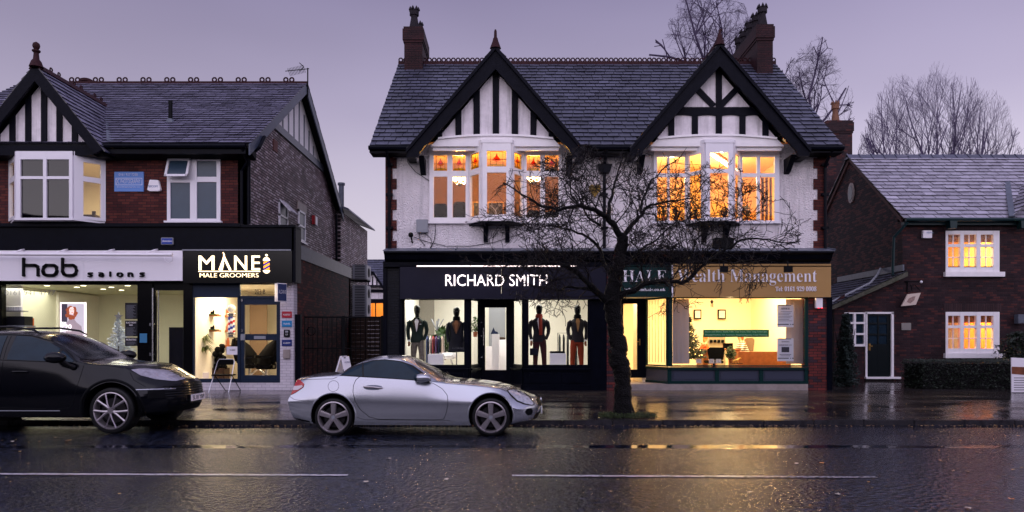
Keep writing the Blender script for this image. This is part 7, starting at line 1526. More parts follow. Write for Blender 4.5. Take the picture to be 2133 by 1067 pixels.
# left leaf seen edge-on, right leaf face towards the street
mb.prism([(X(708, Ya), zt - .0), (X(711, Ya), zt), (X(682, Ya), .1), (X(678, Ya), .1)], 'y', Ya - .0, Ya + .55); mb.build('rear_leaf', M['signwhite'], t)
mb = MB(); mb.add([(X(710, Ya), Ya, zt - .03), (X(725, Ya), Ya + .05, zt + .0), (X(748, Ya), Ya + .05, .1), (X(732, Ya), Ya, .1), (X(710, Ya), Ya + .03, zt - .03), (X(725, Ya), Ya + .08, zt), (X(748, Ya), Ya + .08, .1), (X(732, Ya), Ya + .03, .1)], [(0, 1, 2, 3), (7, 6, 5, 4), (0, 4, 5, 1), (1, 5, 6, 2), (2, 6, 7, 3), (3, 7, 4, 0)]); mb.build('front_leaf', M['signwhite'], t)
text('ALGARVE', 'lettering', material('navy_letter', (40, 44, 100), rough=.4), t, X(718, Ya), X(729, Ya), Z(756.5, Ya), Z(752.5, Ya), Ya - .004)
MB().box(X(716, Ya), X(720, Ya), Ya - .004, Ya + .0, Z(746.5, Ya), Z(744.5, Ya)).build('handle_slot', M['blackmatt'], t)
# banner board at the right edge
t = thing('banner_board', 'tall white and brown advertising banner on a stand at the right edge of the pavement', 'sign board', (X(2125, 18.6), 18.6, .155)); Yb = 18.6
mb = MB(); mb.prism([(X(2107, Yb), Z(745, Yb)), (X(2107.5, Yb), Z(818, Yb)), (X(2170, Yb), Z(824, Yb)), (X(2170, Yb), Z(748, Yb))], 'y', Yb, Yb + .03); mb.build('panel', M['signwhite'], t)
MB().prism([(X(2107.5, Yb), Z(764, Yb)), (X(2107.5, Yb), Z(779, Yb)), (X(2170, Yb), Z(784, Yb)), (X(2170, Yb), Z(766, Yb))], 'y', Yb - .006, Yb).build('brown_band', material('brown_print', (120, 70, 48), rough=.4, var=.4, vscale=6), t)
mb = MB()
for k in range(6): mb.box(X(2112, Yb), X(2140, Yb), Yb - .005, Yb, Z(788 + k * 5, Yb), Z(786.8 + k * 5, Yb))
mb.build('print', ink, t); MB().box(X(2108, Yb), X(2168, Yb), Yb - .1, Yb + .15, .155, Z(820, Yb)).build('base', M['blackmatt'], t)
# hedge, bushes
def leafmass(name, label, cat, x0, x1, y0, y1, z0, z1, n, size, mat, seed, shape='box', twig=True, gaps=0):
    rg = random.Random(seed); t = thing(name, label, cat, ((x0 + x1) / 2, (y0 + y1) / 2, z0)); mb = MB(); pts = []
    cx, cy, cz = (x0 + x1) / 2, (y0 + y1) / 2, (z0 + z1) / 2
    while len(pts) < n:
        u, v, w_ = rg.uniform(-1, 1), rg.uniform(-1, 1), rg.uniform(-1, 1)
        if shape == 'box':
            if rg.random() < .75:
                k = rg.choice((0, 1, 2, 2)); 
                if k == 0: u = rg.choice((-1, 1)) * rg.uniform(.93, 1.03)
                elif k == 1: v = -rg.uniform(.85, 1.06)
                else: w_ = rg.uniform(.9, 1.05)
        else:
            if shape == 'cone': s_ = 1 - (w_ + 1) / 2 * .8
            else: s_ = math.sqrt(max(0, 1 - w_ * w_))
            rr = math.sqrt(u * u + v * v)
            if rr > 1: continue
            lump = .78 + .22 * math.sin(5 * math.atan2(v, u) + 4 * w_) ; u *= s_ * lump; v *= s_ * lump
        pts.append((cx + u * (x1 - x0) / 2, cy + v * (y1 - y0) / 2, cz + w_ * (z1 - z0) / 2 + rg.gauss(0, size * .3)))
    leafs(mb, pts, size, rg); mb.build('foliage', mat, t); mb = MB()
    if shape == 'box': mb.box(x0 + .06, x1 - .06, y0 + .08, y1 - .08, z0, z1 - .08)
    for k in range(7): a = rg.uniform(0, 6.28); mb.tube([(cx + (k - 3) * (x1 - x0) / 12 * (shape == 'box'), cy, z0 - .05), (cx + (k - 3) * (x1 - x0) / 10 + .1 * math.cos(a), cy + .1 * math.sin(a), z0 + (z1 - z0) * .8)], [.025, .008], 5)
    mb.build('stem', M['bark'], t); return t
leafmass('box_hedge', 'clipped dark green box hedge below the lower cottage window', 'hedge', X(1921, 19.8), X(2150, 19.8), 19.8, 20.9, .16, Z(752, 19.8), 9000, .035, M['leafdark'], 1)
leafmass('conifer_shrub', 'dark feathery conifer shrub beside the shop corner', 'shrub', X(1736, 21), X(1800, 21), 20.6, 21.8, .16, Z(655, 21), 5200, .06, material('conifer_leaf', (26, 38, 34), rough=.6, shade=.6), 2, 'cone')
leafmass('evergreen_bush', 'glossy evergreen bush at the right edge behind the hedge', 'bush', X(2085, 22), X(2180, 22), 21.4, 23.0, .16, Z(693, 22), 3200, .07, M['leafdark'], 3, 'round')
# small planting and weeds round the tree foot
rg = random.Random(6); mb = MB(); Yt = 13.75; xt = X(1300, Yt); pts = []
for k in range(2600):
    a = rg.uniform(0, 6.28); r_ = math.sqrt(rg.random()); pts.append((xt + .05 + math.cos(a) * r_ * .56, 13.68 + math.sin(a) * r_ * .3, .06 + rg.random() ** 2 * .07))
leafs(mb, pts, .022, rg, 2.2); o = mb.build('tree_pit_weeds', material('weed_green', (44, 56, 24), rough=.5, shade=.6), origin=(xt, Yt, .06)); tag(o, 'low green weeds round the foot of the street tree', 'weeds', kind='stuff')
# fallen leaves
rg = random.Random(16)
def leafshape(mb, x, y, z, s, a):
    ca, sa = math.cos(a), math.sin(a); pts = []
    for k in range(10):
        r_ = s * (1 if k % 2 == 0 else .55) * rg.uniform(.75, 1.1); q = k * math.pi / 5; u, v = r_ * math.cos(q), r_ * math.sin(q) * .8; pts.append((x + u * ca - v * sa, y + u * sa + v * ca, z + rg.uniform(.003, .014)))
    mb.cur = rg.random(); mb.add(pts, [tuple(range(10))])
lm = material('fallen_leaf', (112, 72, 44), rough=.35, shade=.5, col2=(160, 130, 70), vscale=2)
mb = MB()
def gz(y): return -.045 if 13.0 < y < 13.1 else .052 + (y - 13.25) * .018 if y > 13.25 else .0 if y < 11.4 else -(y - 11.4) / 1.72 * .05
for k in range(420): y = 13.08 - abs(rg.gauss(0, .13)); leafshape(mb, rg.uniform(-8.5, 9.5), y, gz(y), rg.uniform(.012, .032), rg.uniform(0, 6))
for k in range(60): y = rg.uniform(13.3, 16); leafshape(mb, rg.uniform(-.5, 10), y, gz(y), rg.uniform(.015, .035), rg.uniform(0, 6))
for k in range(110): y = 6.5 + 6 * rg.random() ** .8; leafshape(mb, rg.uniform(-8, 9), y, gz(y), rg.uniform(.012, .03), rg.uniform(0, 6))
o = mb.build('fallen_leaves', lm, origin=(0, 13, 0)); tag(o, 'small brown fallen leaves scattered along the kerb and road', 'leaf litter', kind='stuff')
pm = material('pale_leaf', (190, 176, 160), rough=.35, shade=.2); om = material('orange_leaf', (196, 120, 40), rough=.35)
for k, (px, py, mm_, lab) in enumerate(((1562, 1027, 0, 'pale star-shaped leaf on the road below the long dash'), (1745, 1031, 0, 'pale fallen leaf on the road below the right end of the dash'), (2017, 1060, 0, 'pale fallen leaf at the bottom right of the road'), (2107, 1041, 1, 'orange fallen leaf at the bottom right corner of the road'), (1660, 967, 0, 'pale fallen leaf just above the right part of the dash'), (930, 1000, 0, 'pale fallen leaf on the road between the two dashes'), (762, 1006, 0, 'pale leaf just past the right end of the left dash'), (140, 919, 1, 'yellow fallen leaf on the road below the black car'), (26, 921, 0, 'pale fallen leaf at the far left below the black car'), (809, 957, 0, 'thin curled leaf on the road below the silver car'), (1712, 966, 1, 'brownish leaf right of the pale one above the dash'))):
    Yl = S * CZ / (py - HY); mb = MB(); leafshape(mb, X(px, Yl), Yl, .004, .045, k); o = mb.build('fallen_leaf', (pm, om)[mm_], origin=(X(px, Yl), Yl, 0)); tag(o, lab, 'leaf', 'single fallen leaves on the road')
# ------------------------------------------------------------------ trees
def grow(mb, p, d, Ln, r, depth, rg, cfg, tw):
    seg = 4 if depth > 0 else 3; pts = [p.copy()]; rs = [r]; q = p.copy(); dd = d.normalized(); kids = []
    for i in range(seg):
        dd = (dd + Vector((rg.gauss(0, cfg['j']), rg.gauss(0, cfg['j'] * cfg.get('fy', .8)), rg.gauss(0, cfg['j']) + cfg['up']))).normalized()
        if 'env' in cfg and not cfg['env'](q + dd * Ln / seg * .5): break
        q = q + dd * Ln / seg; pts.append(q.copy()); rr = r * (1 - (i + 1) / seg * (.6 if depth else .75)); rs.append(max(rr, cfg['rmin'])); kids.append((q.copy(), dd.copy(), rr))
    if len(pts) > 1: (tw if r < cfg['rt'] else mb).tube(pts, rs, 5 if r > .02 else 3, cap=False)
    if depth <= 0 or not kids: return
    seg = len(kids)
    for k in range(cfg['n'][min(depth, len(cfg['n']) - 1)]):
        i = rg.randrange(0 if depth < 2 or seg < 2 else 1, seg); b, bd, br = kids[i]
        a = Vector((rg.gauss(0, 1), rg.gauss(0, cfg.get('fy', .8)), rg.gauss(0, 1))); a = (a - bd * a.dot(bd)).normalized(); sp = rg.uniform(*cfg['sp'])
        nd = bd * math.cos(sp) + a * math.sin(sp)
        grow(mb, b, nd, Ln * rg.uniform(*cfg['ls']), max(br * .7, cfg['rmin']), depth - 1, rg, cfg, tw)
    grow(mb, q, dd, Ln * .6, max(rs[-1], cfg['rmin']), depth - 1, rg, cfg, tw)
Yt = 13.75
st = thing('street_tree', 'gnarled bare street tree with moss on its trunk in front of the two shops', 'tree', (X(1300, Yt), Yt, .06))
PT = lambda a, b, dy=0: Vector((X(a, Yt + dy), Yt + dy, Z(b, Yt + dy)))
mb = MB(); tw = MB(); rg = random.Random(77)
# trunk with burls and flare
tr = [(1299, 871, .27), (1298, 855, .235), (1298, 835, .215), (1297, 800, .195), (1296, 775, .21), (1292, 760, .235), (1287, 748, .245), (1286, 735, .235), (1290, 722, .2), (1284, 700, .2), (1282, 680, .195), (1278, 655, .205), (1276, 630, .215), (1277, 605, .2), (1283, 580, .17), (1288, 555, .155), (1291, 530, .145), (1297, 505, .14), (1298, 488, .135)]
pts = []; rs = []
for i in range(len(tr) - 1):
    for k in range(4):
        t_ = k / 4; a, b = tr[i], tr[i + 1]; pts.append(PT(a[0] + (b[0] - a[0]) * t_, a[1] + (b[1] - a[1]) * t_)); rs.append((a[2] + (b[2] - a[2]) * t_) * .78 * rg.uniform(.93, 1.08))
tb = MB(); tb.tube(pts, rs, 18)
for i, v in enumerate(tb.v):
    n_ = math.sin(v[2] * 31 + v[0] * 17) * .5 + math.sin(v[2] * 67 + v[1] * 43 + i) * .5; c_ = pts[min(len(pts) - 1, i // 18)]; tb.v[i] = tuple(c_ + (Vector(v) - c_) * (1 + .09 * n_))
for k in range(7):
    a = k * .9; tb.tube([PT(1299, 850) + Vector((math.cos(a) * .12, math.sin(a) * .12, 0)), PT(1299, 868) + Vector((math.cos(a) * .21, math.sin(a) * .19, -.03))], [.07, .035], 7)
limbs = [
 ([(1297, 495, 0), (1280, 470, -.1), (1262, 452, -.15), (1240, 438, -.3), (1205, 430, -.4), (1165, 436, -.5), (1125, 428, -.5), (1085, 405, -.6)], .105, .02),
 ([(1266, 455, -.1), (1270, 425, 0), (1275, 400, .1), (1284, 370, .2), (1290, 345, .3), (1300, 322, .3)], .055, .012),
 ([(1299, 492, 0), (1316, 470, .1), (1336, 448, .2), (1345, 430, .2), (1375, 424, .1), (1405, 418, 0), (1440, 414, 0)], .07, .014),
 ([(1336, 448, .2), (1340, 410, .3), (1355, 375, .4), (1390, 345, .5), (1420, 325, .5)], .035, .01),
 ([(1278, 622, 0), (1305, 612, -.1), (1345, 592, -.2), (1385, 585, -.3), (1420, 590, -.4), (1450, 565, -.4), (1480, 540, -.5), (1515, 520, -.5), (1545, 498, -.5), (1590, 497, -.5), (1625, 505, -.5)], .085, .014),
 ([(1276, 640, 0), (1250, 615, -.2), (1225, 590, -.4), (1200, 565, -.5), (1172, 552, -.6), (1150, 548, -.6)], .1, .04),
 ([(1240, 605, -.3), (1215, 600, -.4), (1180, 597, -.4), (1160, 605, -.5)], .05, .02),
 ([(1160, 600, -.5), (1164, 625, -.5), (1158, 640, -.5), (1175, 655, -.5), (1178, 680, -.5)], .016, .006),
 ([(1278, 580, 0), (1258, 550, .2), (1250, 520, .3), (1225, 495, .3), (1190, 480, .3), (1150, 470, .3), (1115, 478, .3)], .065, .012),
 ([(1250, 470, -.1), (1225, 455, 0), (1205, 410, .2), (1180, 380, .2), (1160, 365, .2)], .035, .01),
 ([(1284, 560, 0), (1310, 545, .2), (1335, 520, .3), (1365, 500, .4), (1400, 470, .4), (1420, 440, .4)], .045, .01),
 ([(1345, 595, -.2), (1337, 565, -.3), (1330, 530, -.4), (1325, 500, -.4)], .028, .012),
 ([(1450, 565, -.4), (1440, 530, -.3), (1450, 500, -.3), (1480, 470, -.2), (1530, 455, -.2)], .03, .008),
 ([(1205, 430, -.4), (1190, 400, -.3), (1185, 370, -.3), (1200, 340, -.3)], .03, .008),
 ([(1480, 540, -.5), (1530, 548, -.5), (1580, 540, -.6), (1620, 548, -.6)], .022, .007),
 ([(1150, 548, -.6), (1120, 540, -.6), (1085, 545, -.6)], .03, .01)]
cfg = dict(j=.22, up=.0, rmin=.005, rt=.022, n=(0, 3, 3, 4), sp=(.5, 1.2), ls=(.4, .7), fy=.7, env=lambda p: ((p.x - X(1300, Yt)) / 3.3) ** 2 + ((p.y - Yt) / 1.9) ** 2 + ((p.z - Z(490, Yt)) / 1.62) ** 2 < 1 + .15 * math.sin(p.x * 6) * math.sin(p.z * 9))
for pl_, r0, r1 in limbs:
    P_ = [PT(*a) for a in pl_]; n = len(P_); sub = []; sr = []
    for i in range(n - 1):
        for k in range(3):
            t_ = k / 3; sub.append(P_[i].lerp(P_[i + 1], t_) + Vector((rg.gauss(0, .012), rg.gauss(0, .012), rg.gauss(0, .012)))); f_ = (i + t_) / (n - 1); sr.append((r0 + (r1 - r0) * f_ ** .7) * .78 * rg.uniform(.88, 1.14))
    sub.append(P_[-1]); sr.append(r1); tb.tube(sub, sr, 8)
    tot = len(sub)
    for i in range(3 if r0 > .05 else 1, tot, 1 if r0 < .03 else 1):
        for _ in range(1 if rg.random() < .95 else 0):
            d = (sub[min(i + 1, tot - 1)] - sub[i - 1]).normalized(); a = Vector((rg.gauss(0, 1), rg.gauss(0, .8), rg.gauss(.15, 1))); a = (a - d * a.dot(d)).normalized()
            sp = rg.uniform(.6, 1.3); nd = d * math.cos(sp) + a * math.sin(sp)
            if r0 == .016 : Lq, dp = .25, 1
            else: Lq, dp = rg.uniform(.4, .85), rg.choice((2, 2, 3))
            grow(tb, sub[i], nd, Lq, min(sr[i] * .5, .018), dp, rg, cfg, tw)
    grow(tb, sub[-1], (sub[-1] - sub[-2]).normalized(), .6, r1, 3 if r0 != .016 else 1, rg, cfg, tw)
tb.build('trunk', M['bark'], st, smooth=True, sharp=75); tw.build('crown', M['twig'], st)
# trees beyond the roofs
def bgtree(px, py_top, Y, label, seed, kind, hpx, spread=.8):
    rg = random.Random(seed); x = X(px, Y); zt = Z(py_top, Y); t = thing('bare_tree', label, 'tree', (x, Y, .2), 'bare trees behind the roofs'); mb = MB(); tw = MB(); H = zt - .2
    mb.tube([(x, Y, 0), (x + .1, Y, H * .18), (x, Y, H * .3)], [H * .022, H * .017, H * .013], 8)
    hw = hpx * Y / S; cz = H * (.62 if kind == 'round' else .78); env = lambda p: ((p.x - x) / hw) ** 2 + ((p.y - Y) / hw / .8) ** 2 + ((p.z - cz) / (H * (.38 if kind == 'round' else .26))) ** 2 < 1 + .12 * math.sin(p.x * 2.3 + seed) + .1 * math.sin(p.z * 3 + p.x * 5)
    if kind == 'round':
        cf = dict(j=.09, up=.04, rmin=.005, rt=.04, n=(0, 4, 4, 4, 4), sp=(.25, .7), ls=(.5, .72), env=env); nb, b0, b1 = 12, .26, .5
    else:
        cf = dict(j=.15, up=-.03, rmin=.005, rt=.04, n=(0, 5, 5, 5, 5), sp=(.35, .95), ls=(.45, .72), env=env); nb, b0, b1 = 16, .5, .82
    for k in range(nb):
        a = k / nb * 6.28 + rg.uniform(-.2, .2); s_ = rg.uniform(.15, .9) * (spread if kind == 'round' else 1.2); grow(mb, Vector((x, Y, H * rg.uniform(b0, b1))), Vector((math.cos(a) * s_, math.sin(a) * s_ * .6, 1)), H * (.36 if kind == 'round' else .24), H * .0045, 4, rg, cf, tw)
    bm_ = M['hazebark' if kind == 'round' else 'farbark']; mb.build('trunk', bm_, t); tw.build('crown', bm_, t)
bgtree(1475, 12, 46, 'tall bare birch rising behind the right gable of the main building', 1, 'birch', 118)
bgtree(1560, 62, 50, 'bare birch partly hidden behind the tall brick chimney', 2, 'birch', 60)
bgtree(1690, 112, 44, 'bare drooping tree between the slate roof and the cottage chimney', 3, 'birch', 82)
bgtree(1885, 152, 55, 'wide bare tree above the left half of the cottage roof', 4, 'round', 92)
bgtree(1962, 142, 58, 'tallest bare tree above the middle of the cottage roof', 5, 'round', 98)
bgtree(2038, 190, 55, 'bare spreading tree above the right half of the cottage roof', 6, 'round', 88)
bgtree(1822, 235, 50, 'lower bare tree directly right of the cottage chimney', 7, 'round', 48)

# ------------------------------------------------------------------ cars
def spl(keys, x):
    if x <= keys[0][0]: return keys[0][1]
    if x >= keys[-1][0]: return keys[-1][1]
    for i in range(len(keys) - 1):
        if keys[i][0] <= x <= keys[i + 1][0]: break
    (x0, y0), (x1, y1) = keys[i], keys[i + 1]; h = x1 - x0
    s = (y1 - y0) / h
    def sl(j):
        if j <= 0: return (keys[1][1] - keys[0][1]) / (keys[1][0] - keys[0][0])
        if j >= len(keys) - 1: return (keys[-1][1] - keys[-2][1]) / (keys[-1][0] - keys[-2][0])
        a = (keys[j][1] - keys[j - 1][1]) / (keys[j][0] - keys[j - 1][0]); b = (keys[j + 1][1] - keys[j][1]) / (keys[j + 1][0] - keys[j][0])
        return 0 if a * b <= 0 else 2 * a * b / (a + b)
    m0, m1 = sl(i), sl(i + 1); t = (x - x0) / h
    return y0 * (2 * t ** 3 - 3 * t * t + 1) + m0 * h * (t ** 3 - 2 * t * t + t) + y1 * (-2 * t ** 3 + 3 * t * t) + m1 * h * (t ** 3 - t * t)
def car_paint(name, col, metal, rough, drops=.12, rv=.0):
    return material(name, col, rough=rough, metal=metal, coat=1 if metal > .3 else .45, spec=.5 if metal > .3 else .1, coatr=.06, bump=drops, bscale=160, bdist=.004, detail=2)
class Car:
    def __init__(s, name, label, x0, yc, K):
        s.t = thing(name, label, 'car', (x0, yc, 0)); s.K = K; s.x0, s.yc = x0, yc; s.make()
    def section(s, x):
        K = s.K; g = lambda k: spl(K[k], x)
        zb, W, zm, Ws, zs, Wr, zr, zt = g('zb'), g('W'), g('zm'), g('Ws'), g('zs'), g('Wr'), g('zr'), g('zt')
        def cat(P, n):
            o = []
            for i in range(len(P) - 1):
                p0, p1, p2, p3 = P[max(0, i - 1)], P[i], P[i + 1], P[min(len(P) - 1, i + 2)]
                for k in range(n):
                    t = k / n; o.append(tuple(.5 * ((2 * p1[j]) + (-p0[j] + p2[j]) * t + (2 * p0[j] - 5 * p1[j] + 4 * p2[j] - p3[j]) * t * t + (-p0[j] + 3 * p1[j] - 3 * p2[j] + p3[j]) * t ** 3) for j in (0, 1)))
            return o + [P[-1]]
        low = [(0, zb), (W * .5, zb), (W * .86, zb)]
        side = cat([(W * .93, zb + .01), (W * .975, zb + .09), (W * .985, zb + .2), (W, zm), (W * .45 + Ws * .55 + .005, zm * .4 + zs * .6), (Ws, zs)], 4)
        ob = K.get('bulge', .01)
        up = []
        for k in range(1, 8):
            t = k / 8; up.append((Ws + (Wr - Ws) * t + ob * math.sin(math.pi * t), zs + (zr - zs) * t + ob * .6 * math.sin(math.pi * t)))
        top = []
        for k in range(0, 10):
            t = k / 9; top.append((Wr * (1 - t), zr + (zt - zr) * (1 - (1 - t) ** 2.1)))
        return low + side + up + top
    def xend(s, x, y, z, W):
        K = s.K; q = min(1, abs(y) / max(W, .1)) ** 2.6
        if x > K['xa']:
            xn = spl(K['nose'], z) - K['cn'] * q; return K['xa'] + (x - K['xa']) * (xn - K['xa']) / (K['xmax'] - K['xa'])
        if x < K['xb']:
            xt = spl(K['tail'], z) + K['ct'] * q; return K['xb'] + (x - K['xb']) * (xt - K['xb']) / (K['xmin'] - K['xb'])
        return x
    def make(s):
        K = s.K; n = 110; V_ = []; F_ = []; secs = []
        xs = [K['xmin'] + (K['xmax'] - K['xmin']) * i / n for i in range(n + 1)]
        for x in xs:
            P = s.section(x); W = spl(K['W'], x); ring = [(s.xend(x, y, z, W), -y, z) for y, z in P] + [(s.xend(x, y, z, W), y, z) for y, z in P[-2:0:-1]]; secs.append(ring)
        m = len(secs[0])
        for r in secs: V_ += r
        for i in range(n):
            for k in range(m): F_.append([i * m + k, i * m + (k + 1) % m, (i + 1) * m + (k + 1) % m, (i + 1) * m + k])
        for end, x in ((0, xs[0]), (n, xs[-1])):     # end caps as grids that follow the rounded plan
            P = s.section(x); W = spl(K['W'], x); cols = 16; base = len(V_)
            for (y, z) in P:
                for c in range(cols + 1): yy = -y + 2 * y * c / cols; V_.append((s.xend(x, yy, z, W), yy, z))
            for i in range(len(P) - 1):
                for c in range(cols): F_.append([base + i * (cols + 1) + c, base + i * (cols + 1) + c + 1, base + (i + 1) * (cols + 1) + c + 1, base + (i + 1) * (cols + 1) + c])
        me = bpy.data.meshes.new('tmp'); me.from_pydata(V_, [], F_); bm = bmesh.new(); bm.from_mesh(me); bmesh.ops.remove_doubles(bm, verts=bm.verts, dist=.0008); bmesh.ops.dissolve_degenerate(bm, edges=bm.edges, dist=.0005); bmesh.ops.recalc_face_normals(bm, faces=bm.faces); bm.to_mesh(me); bm.free()
        s.bvh = BVHTree.FromPolygons([v.co.copy() for v in me.vertices], [tuple(p.vertices) for p in me.polygons])
        o = bpy.data.objects.new('tmp', me); C.objects.link(o); cut = []
        for ax in (0, K['wb']):
            c = MB().lathe([(K['ar'], -1.2), (K['ar'], 1.2)], (ax, 0, K['wr'] + K.get('adz', .02)), 'y', 64); cm_ = bpy.data.meshes.new('cut'); cm_.from_pydata(c.v, [], c.f); bm = bmesh.new(); bm.from_mesh(cm_); bmesh.ops.recalc_face_normals(bm, faces=bm.faces); bm.to_mesh(cm_); bm.free()
            co = bpy.data.objects.new('cut', cm_); C.objects.link(co); md = o.modifiers.new('b', 'BOOLEAN'); md.operation = 'DIFFERENCE'; md.object = co; md.solver = 'EXACT'; cut.append(co)
        bpy.context.view_layer.update(); m2 = bpy.data.meshes.new_from_object(o.evaluated_get(bpy.context.evaluated_depsgraph_get())); bpy.data.objects.remove(o)
        for c in cut: bpy.data.objects.remove(c)
        bm = bmesh.new(); bm.from_mesh(m2)    # drop the cylinder walls so the arch is an opening with its own liner
        dl = [f for f in bm.faces for ax in (0, K['wb']) if all(abs(math.hypot(v.co.x - ax, v.co.z - K['wr'] - K.get('adz', .02)) - K['ar']) < .002 for v in f.verts) and abs(f.normal.y) < .5]
        bmesh.ops.delete(bm, geom=list(set(dl)), context='FACES'); bm.to_mesh(m2); bm.free()
        m2.name = 'body'; m2.materials.clear(); m2.materials.append(K['paint'])
        for p in m2.polygons: p.use_smooth = True
        m2.set_sharp_from_angle(angle=rad(38)); b = bpy.data.objects.new('body', m2); C.objects.link(b); b.parent = s.t; s.body = b; ORG[b.name] = ORG[s.t.name]
        # underside tray and wheel housings
        for ax in (0, K['wb']):
            mb = MB(); cz = K['wr'] + K.get('adz', .02)
            for k in range(24):
                a0, a1 = -.3 + (math.pi + .6) * k / 24, -.3 + (math.pi + .6) * (k + 1) / 24; r = K['ar'] + .004
                mb.quad((ax + r * math.cos(a0), -K['hw'] + .03, cz + r * math.sin(a0)), (ax + r * math.cos(a1), -K['hw'] + .03, cz + r * math.sin(a1)), (ax + r * math.cos(a1), K['hw'] - .03, cz + r * math.sin(a1)), (ax + r * math.cos(a0), K['hw'] - .03, cz + r * math.sin(a0)))
            mb.box(ax - .45, ax + .45, -.45, .45, K['zfloor'] + .02, cz + .35)
            mb.build('wheel_housing', M['blackmatt'], s.t, local=True)
    def cast(s, o, d):
        h = s.bvh.ray_cast(Vector(o), Vector(d).normalized()); return h[0], h[1]
    def decal(s, name, pts, mat, axis='side', off=.004, nc=36, nr=14, sgn=-1, parent=None, dirv=None, mirror=False, label=None):
        if mirror: s.decal(name, pts, mat, axis, off, nc, nr, -sgn, parent, dirv)
        """a panel following the body: outline in (x,z) for side, (y,x) for top, (y,z) for front/rear"""
        mb = MB(); sides = (sgn,)
        for sg in sides:
            amin, amax = min(p[0] for p in pts), max(p[0] for p in pts); grid = []
            for i in range(nc + 1):
                a = amin + (amax - amin) * (.001 + .998 * i / nc); bs = []
                for j in range(len(pts)):
                    p, q = pts[j], pts[(j + 1) % len(pts)]
                    if (p[0] - a) * (q[0] - a) <= 0 and p[0] != q[0]: bs.append(p[1] + (q[1] - p[1]) * (a - p[0]) / (q[0] - p[0]))
                if len(bs) < 2: grid.append(None); continue
                lo, hi = min(bs), max(bs); col = []
                for k in range(nr + 1):
                    b = lo + (hi - lo) * k / nr
                    if axis == 'side': o_, d_ = (a, sg * 3, b), (0, -sg, 0)
                    elif axis == 'top': o_, d_ = (b, a, 4), (0, 0, -1)
                    elif axis == 'front': o_, d_ = (8, a, b), (-1, 0, 0)
                    else: o_, d_ = (-6, a, b), (1, 0, 0)
                    if dirv: d_ = Vector(dirv); d_.y *= -sg if axis == 'side' else 1; o_ = Vector(o_) if False else Vector((a, 0, b)) - d_ * 3 + Vector((0, 0, 0)); d_ = tuple(d_)
                    h, n_ = s.cast(o_, d_)
                    if h is None: col.append(None)
                    else:
                        if n_.dot(Vector(d_)) > 0: n_ = -n_
                        col.append(h + n_ * off)
                grid.append(col)
            for i in range(nc):
                if grid[i] is None or grid[i + 1] is None: continue
                for k in range(nr):
                    q = [grid[i][k], grid[i + 1][k], grid[i + 1][k + 1], grid[i][k + 1]]
                    if any(v is None for v in q): continue
                    if max((q[u] - q[(u + 1) % 4]).length for u in range(4)) > .35: continue
                    mb.add(q, [(0, 1, 2, 3)])
        # rim that turns down to the body so the panel is a solid slip
        o = mb.build(name, mat, parent or s.body, local=True, smooth=True, label=label)
        bm = bmesh.new(); bm.from_mesh(o.data); bmesh.ops.remove_doubles(bm, verts=bm.verts, dist=.0005); bmesh.ops.recalc_face_normals(bm, faces=bm.faces); bm.to_mesh(o.data); bm.free()
        return o
    def line(s, name, pts, r=.004, mat=None, mirror=True, axis='side', parent=None):
        for sg in ((-1, 1) if mirror else (-1,)):
            mb = MB(); P = []
            for i in range(len(pts) - 1):
                for k in range(6):
                    a = pts[i][0] + (pts[i + 1][0] - pts[i][0]) * k / 6; b = pts[i][1] + (pts[i + 1][1] - pts[i][1]) * k / 6
                    h, n_ = s.cast((a, sg * 3, b), (0, -sg, 0)) if axis == 'side' else s.cast((b, a * -sg, 4), (0, 0, -1))
                    if h is not None: P.append(h + Vector((0, 0, 0)))
            if len(P) > 1: mb.tube(P, r, 5); o = mb.build(name, mat or M['blackmatt'], parent or s.body, local=True)
        return o
    def surf(s, x, z, sg=-1):
        h, n_ = s.cast((x, sg * 3, z), (0, -sg, 0)); return h
    def wheels(s, spoke, rimr, tw_, steer=0):
        K = s.K; R_ = K['wr']
        for i, (ax, sg) in enumerate(((0, -1), (K['wb'], -1), (0, 1), (K['wb'], 1))):
            ym = sg * (K['hw'] - .03)     # outer face of the tyre
            w_ = bpy.data.objects.new('wheel', None); C.objects.link(w_); w_.parent = s.t; w_.location = (ax, ym, R_); ORG[w_.name] = Vector((0, 0, 0))
            if ax: w_.rotation_euler = (0, 0, steer)
            k = -sg
            mb = MB(); mb.lathe([(rimr, .02 * k), (rimr + .012, .0), (R_ - .03, 0), (R_ - .008, .012 * k), (R_, .04 * k), (R_, (tw_ - .04) * k), (R_ - .01, (tw_ - .01) * k), (rimr, tw_ * k)], (0, 0, 0), 'y', 56, close=False); mb.build('tyre', M['tyre'], w_, local=True, smooth=True, sharp=50)
            mb = MB(); mb.lathe([(rimr + .004, .004 * k), (rimr - .012, -.002 * k), (rimr - .022, .012 * k), (rimr - .03, .06 * k), (rimr - .035, tw_ * .9 * k)], (0, 0, 0), 'y', 56, close=False); spoke(mb, rimr, k); rm = mb.build('rim', M['alloy'], w_, local=True, smooth=True, sharp=30)
            MB().lathe([(rimr * .68, .09 * k), (rimr * .68, .1 * k), (.05, .1 * k)], (0, 0, 0), 'y', 32).build('brake_disc', M['disc'], w_, local=True)
            MB().lathe([(rimr - .02, .125 * k), (.01, .13 * k)], (0, 0, 0), 'y', 32).build('wheel_back', M['blackmatt'], w_, local=True)
            mb = MB(); mb.lathe([(.032, -.004 * k), (.03, .02 * k)], (0, 0, 0), 'y', 20); mb.build('hub_cap', M['grey'], w_, local=True)
M['tyre'] = material('tyre_rubber', (16, 16, 18), rough=.55, var=.3, vscale=12, bump=.1); M['alloy'] = material('alloy', (176, 168, 172), rough=.28, metal=.75); M['disc'] = material('brake_disc', (60, 58, 60), rough=.4, metal=.6)
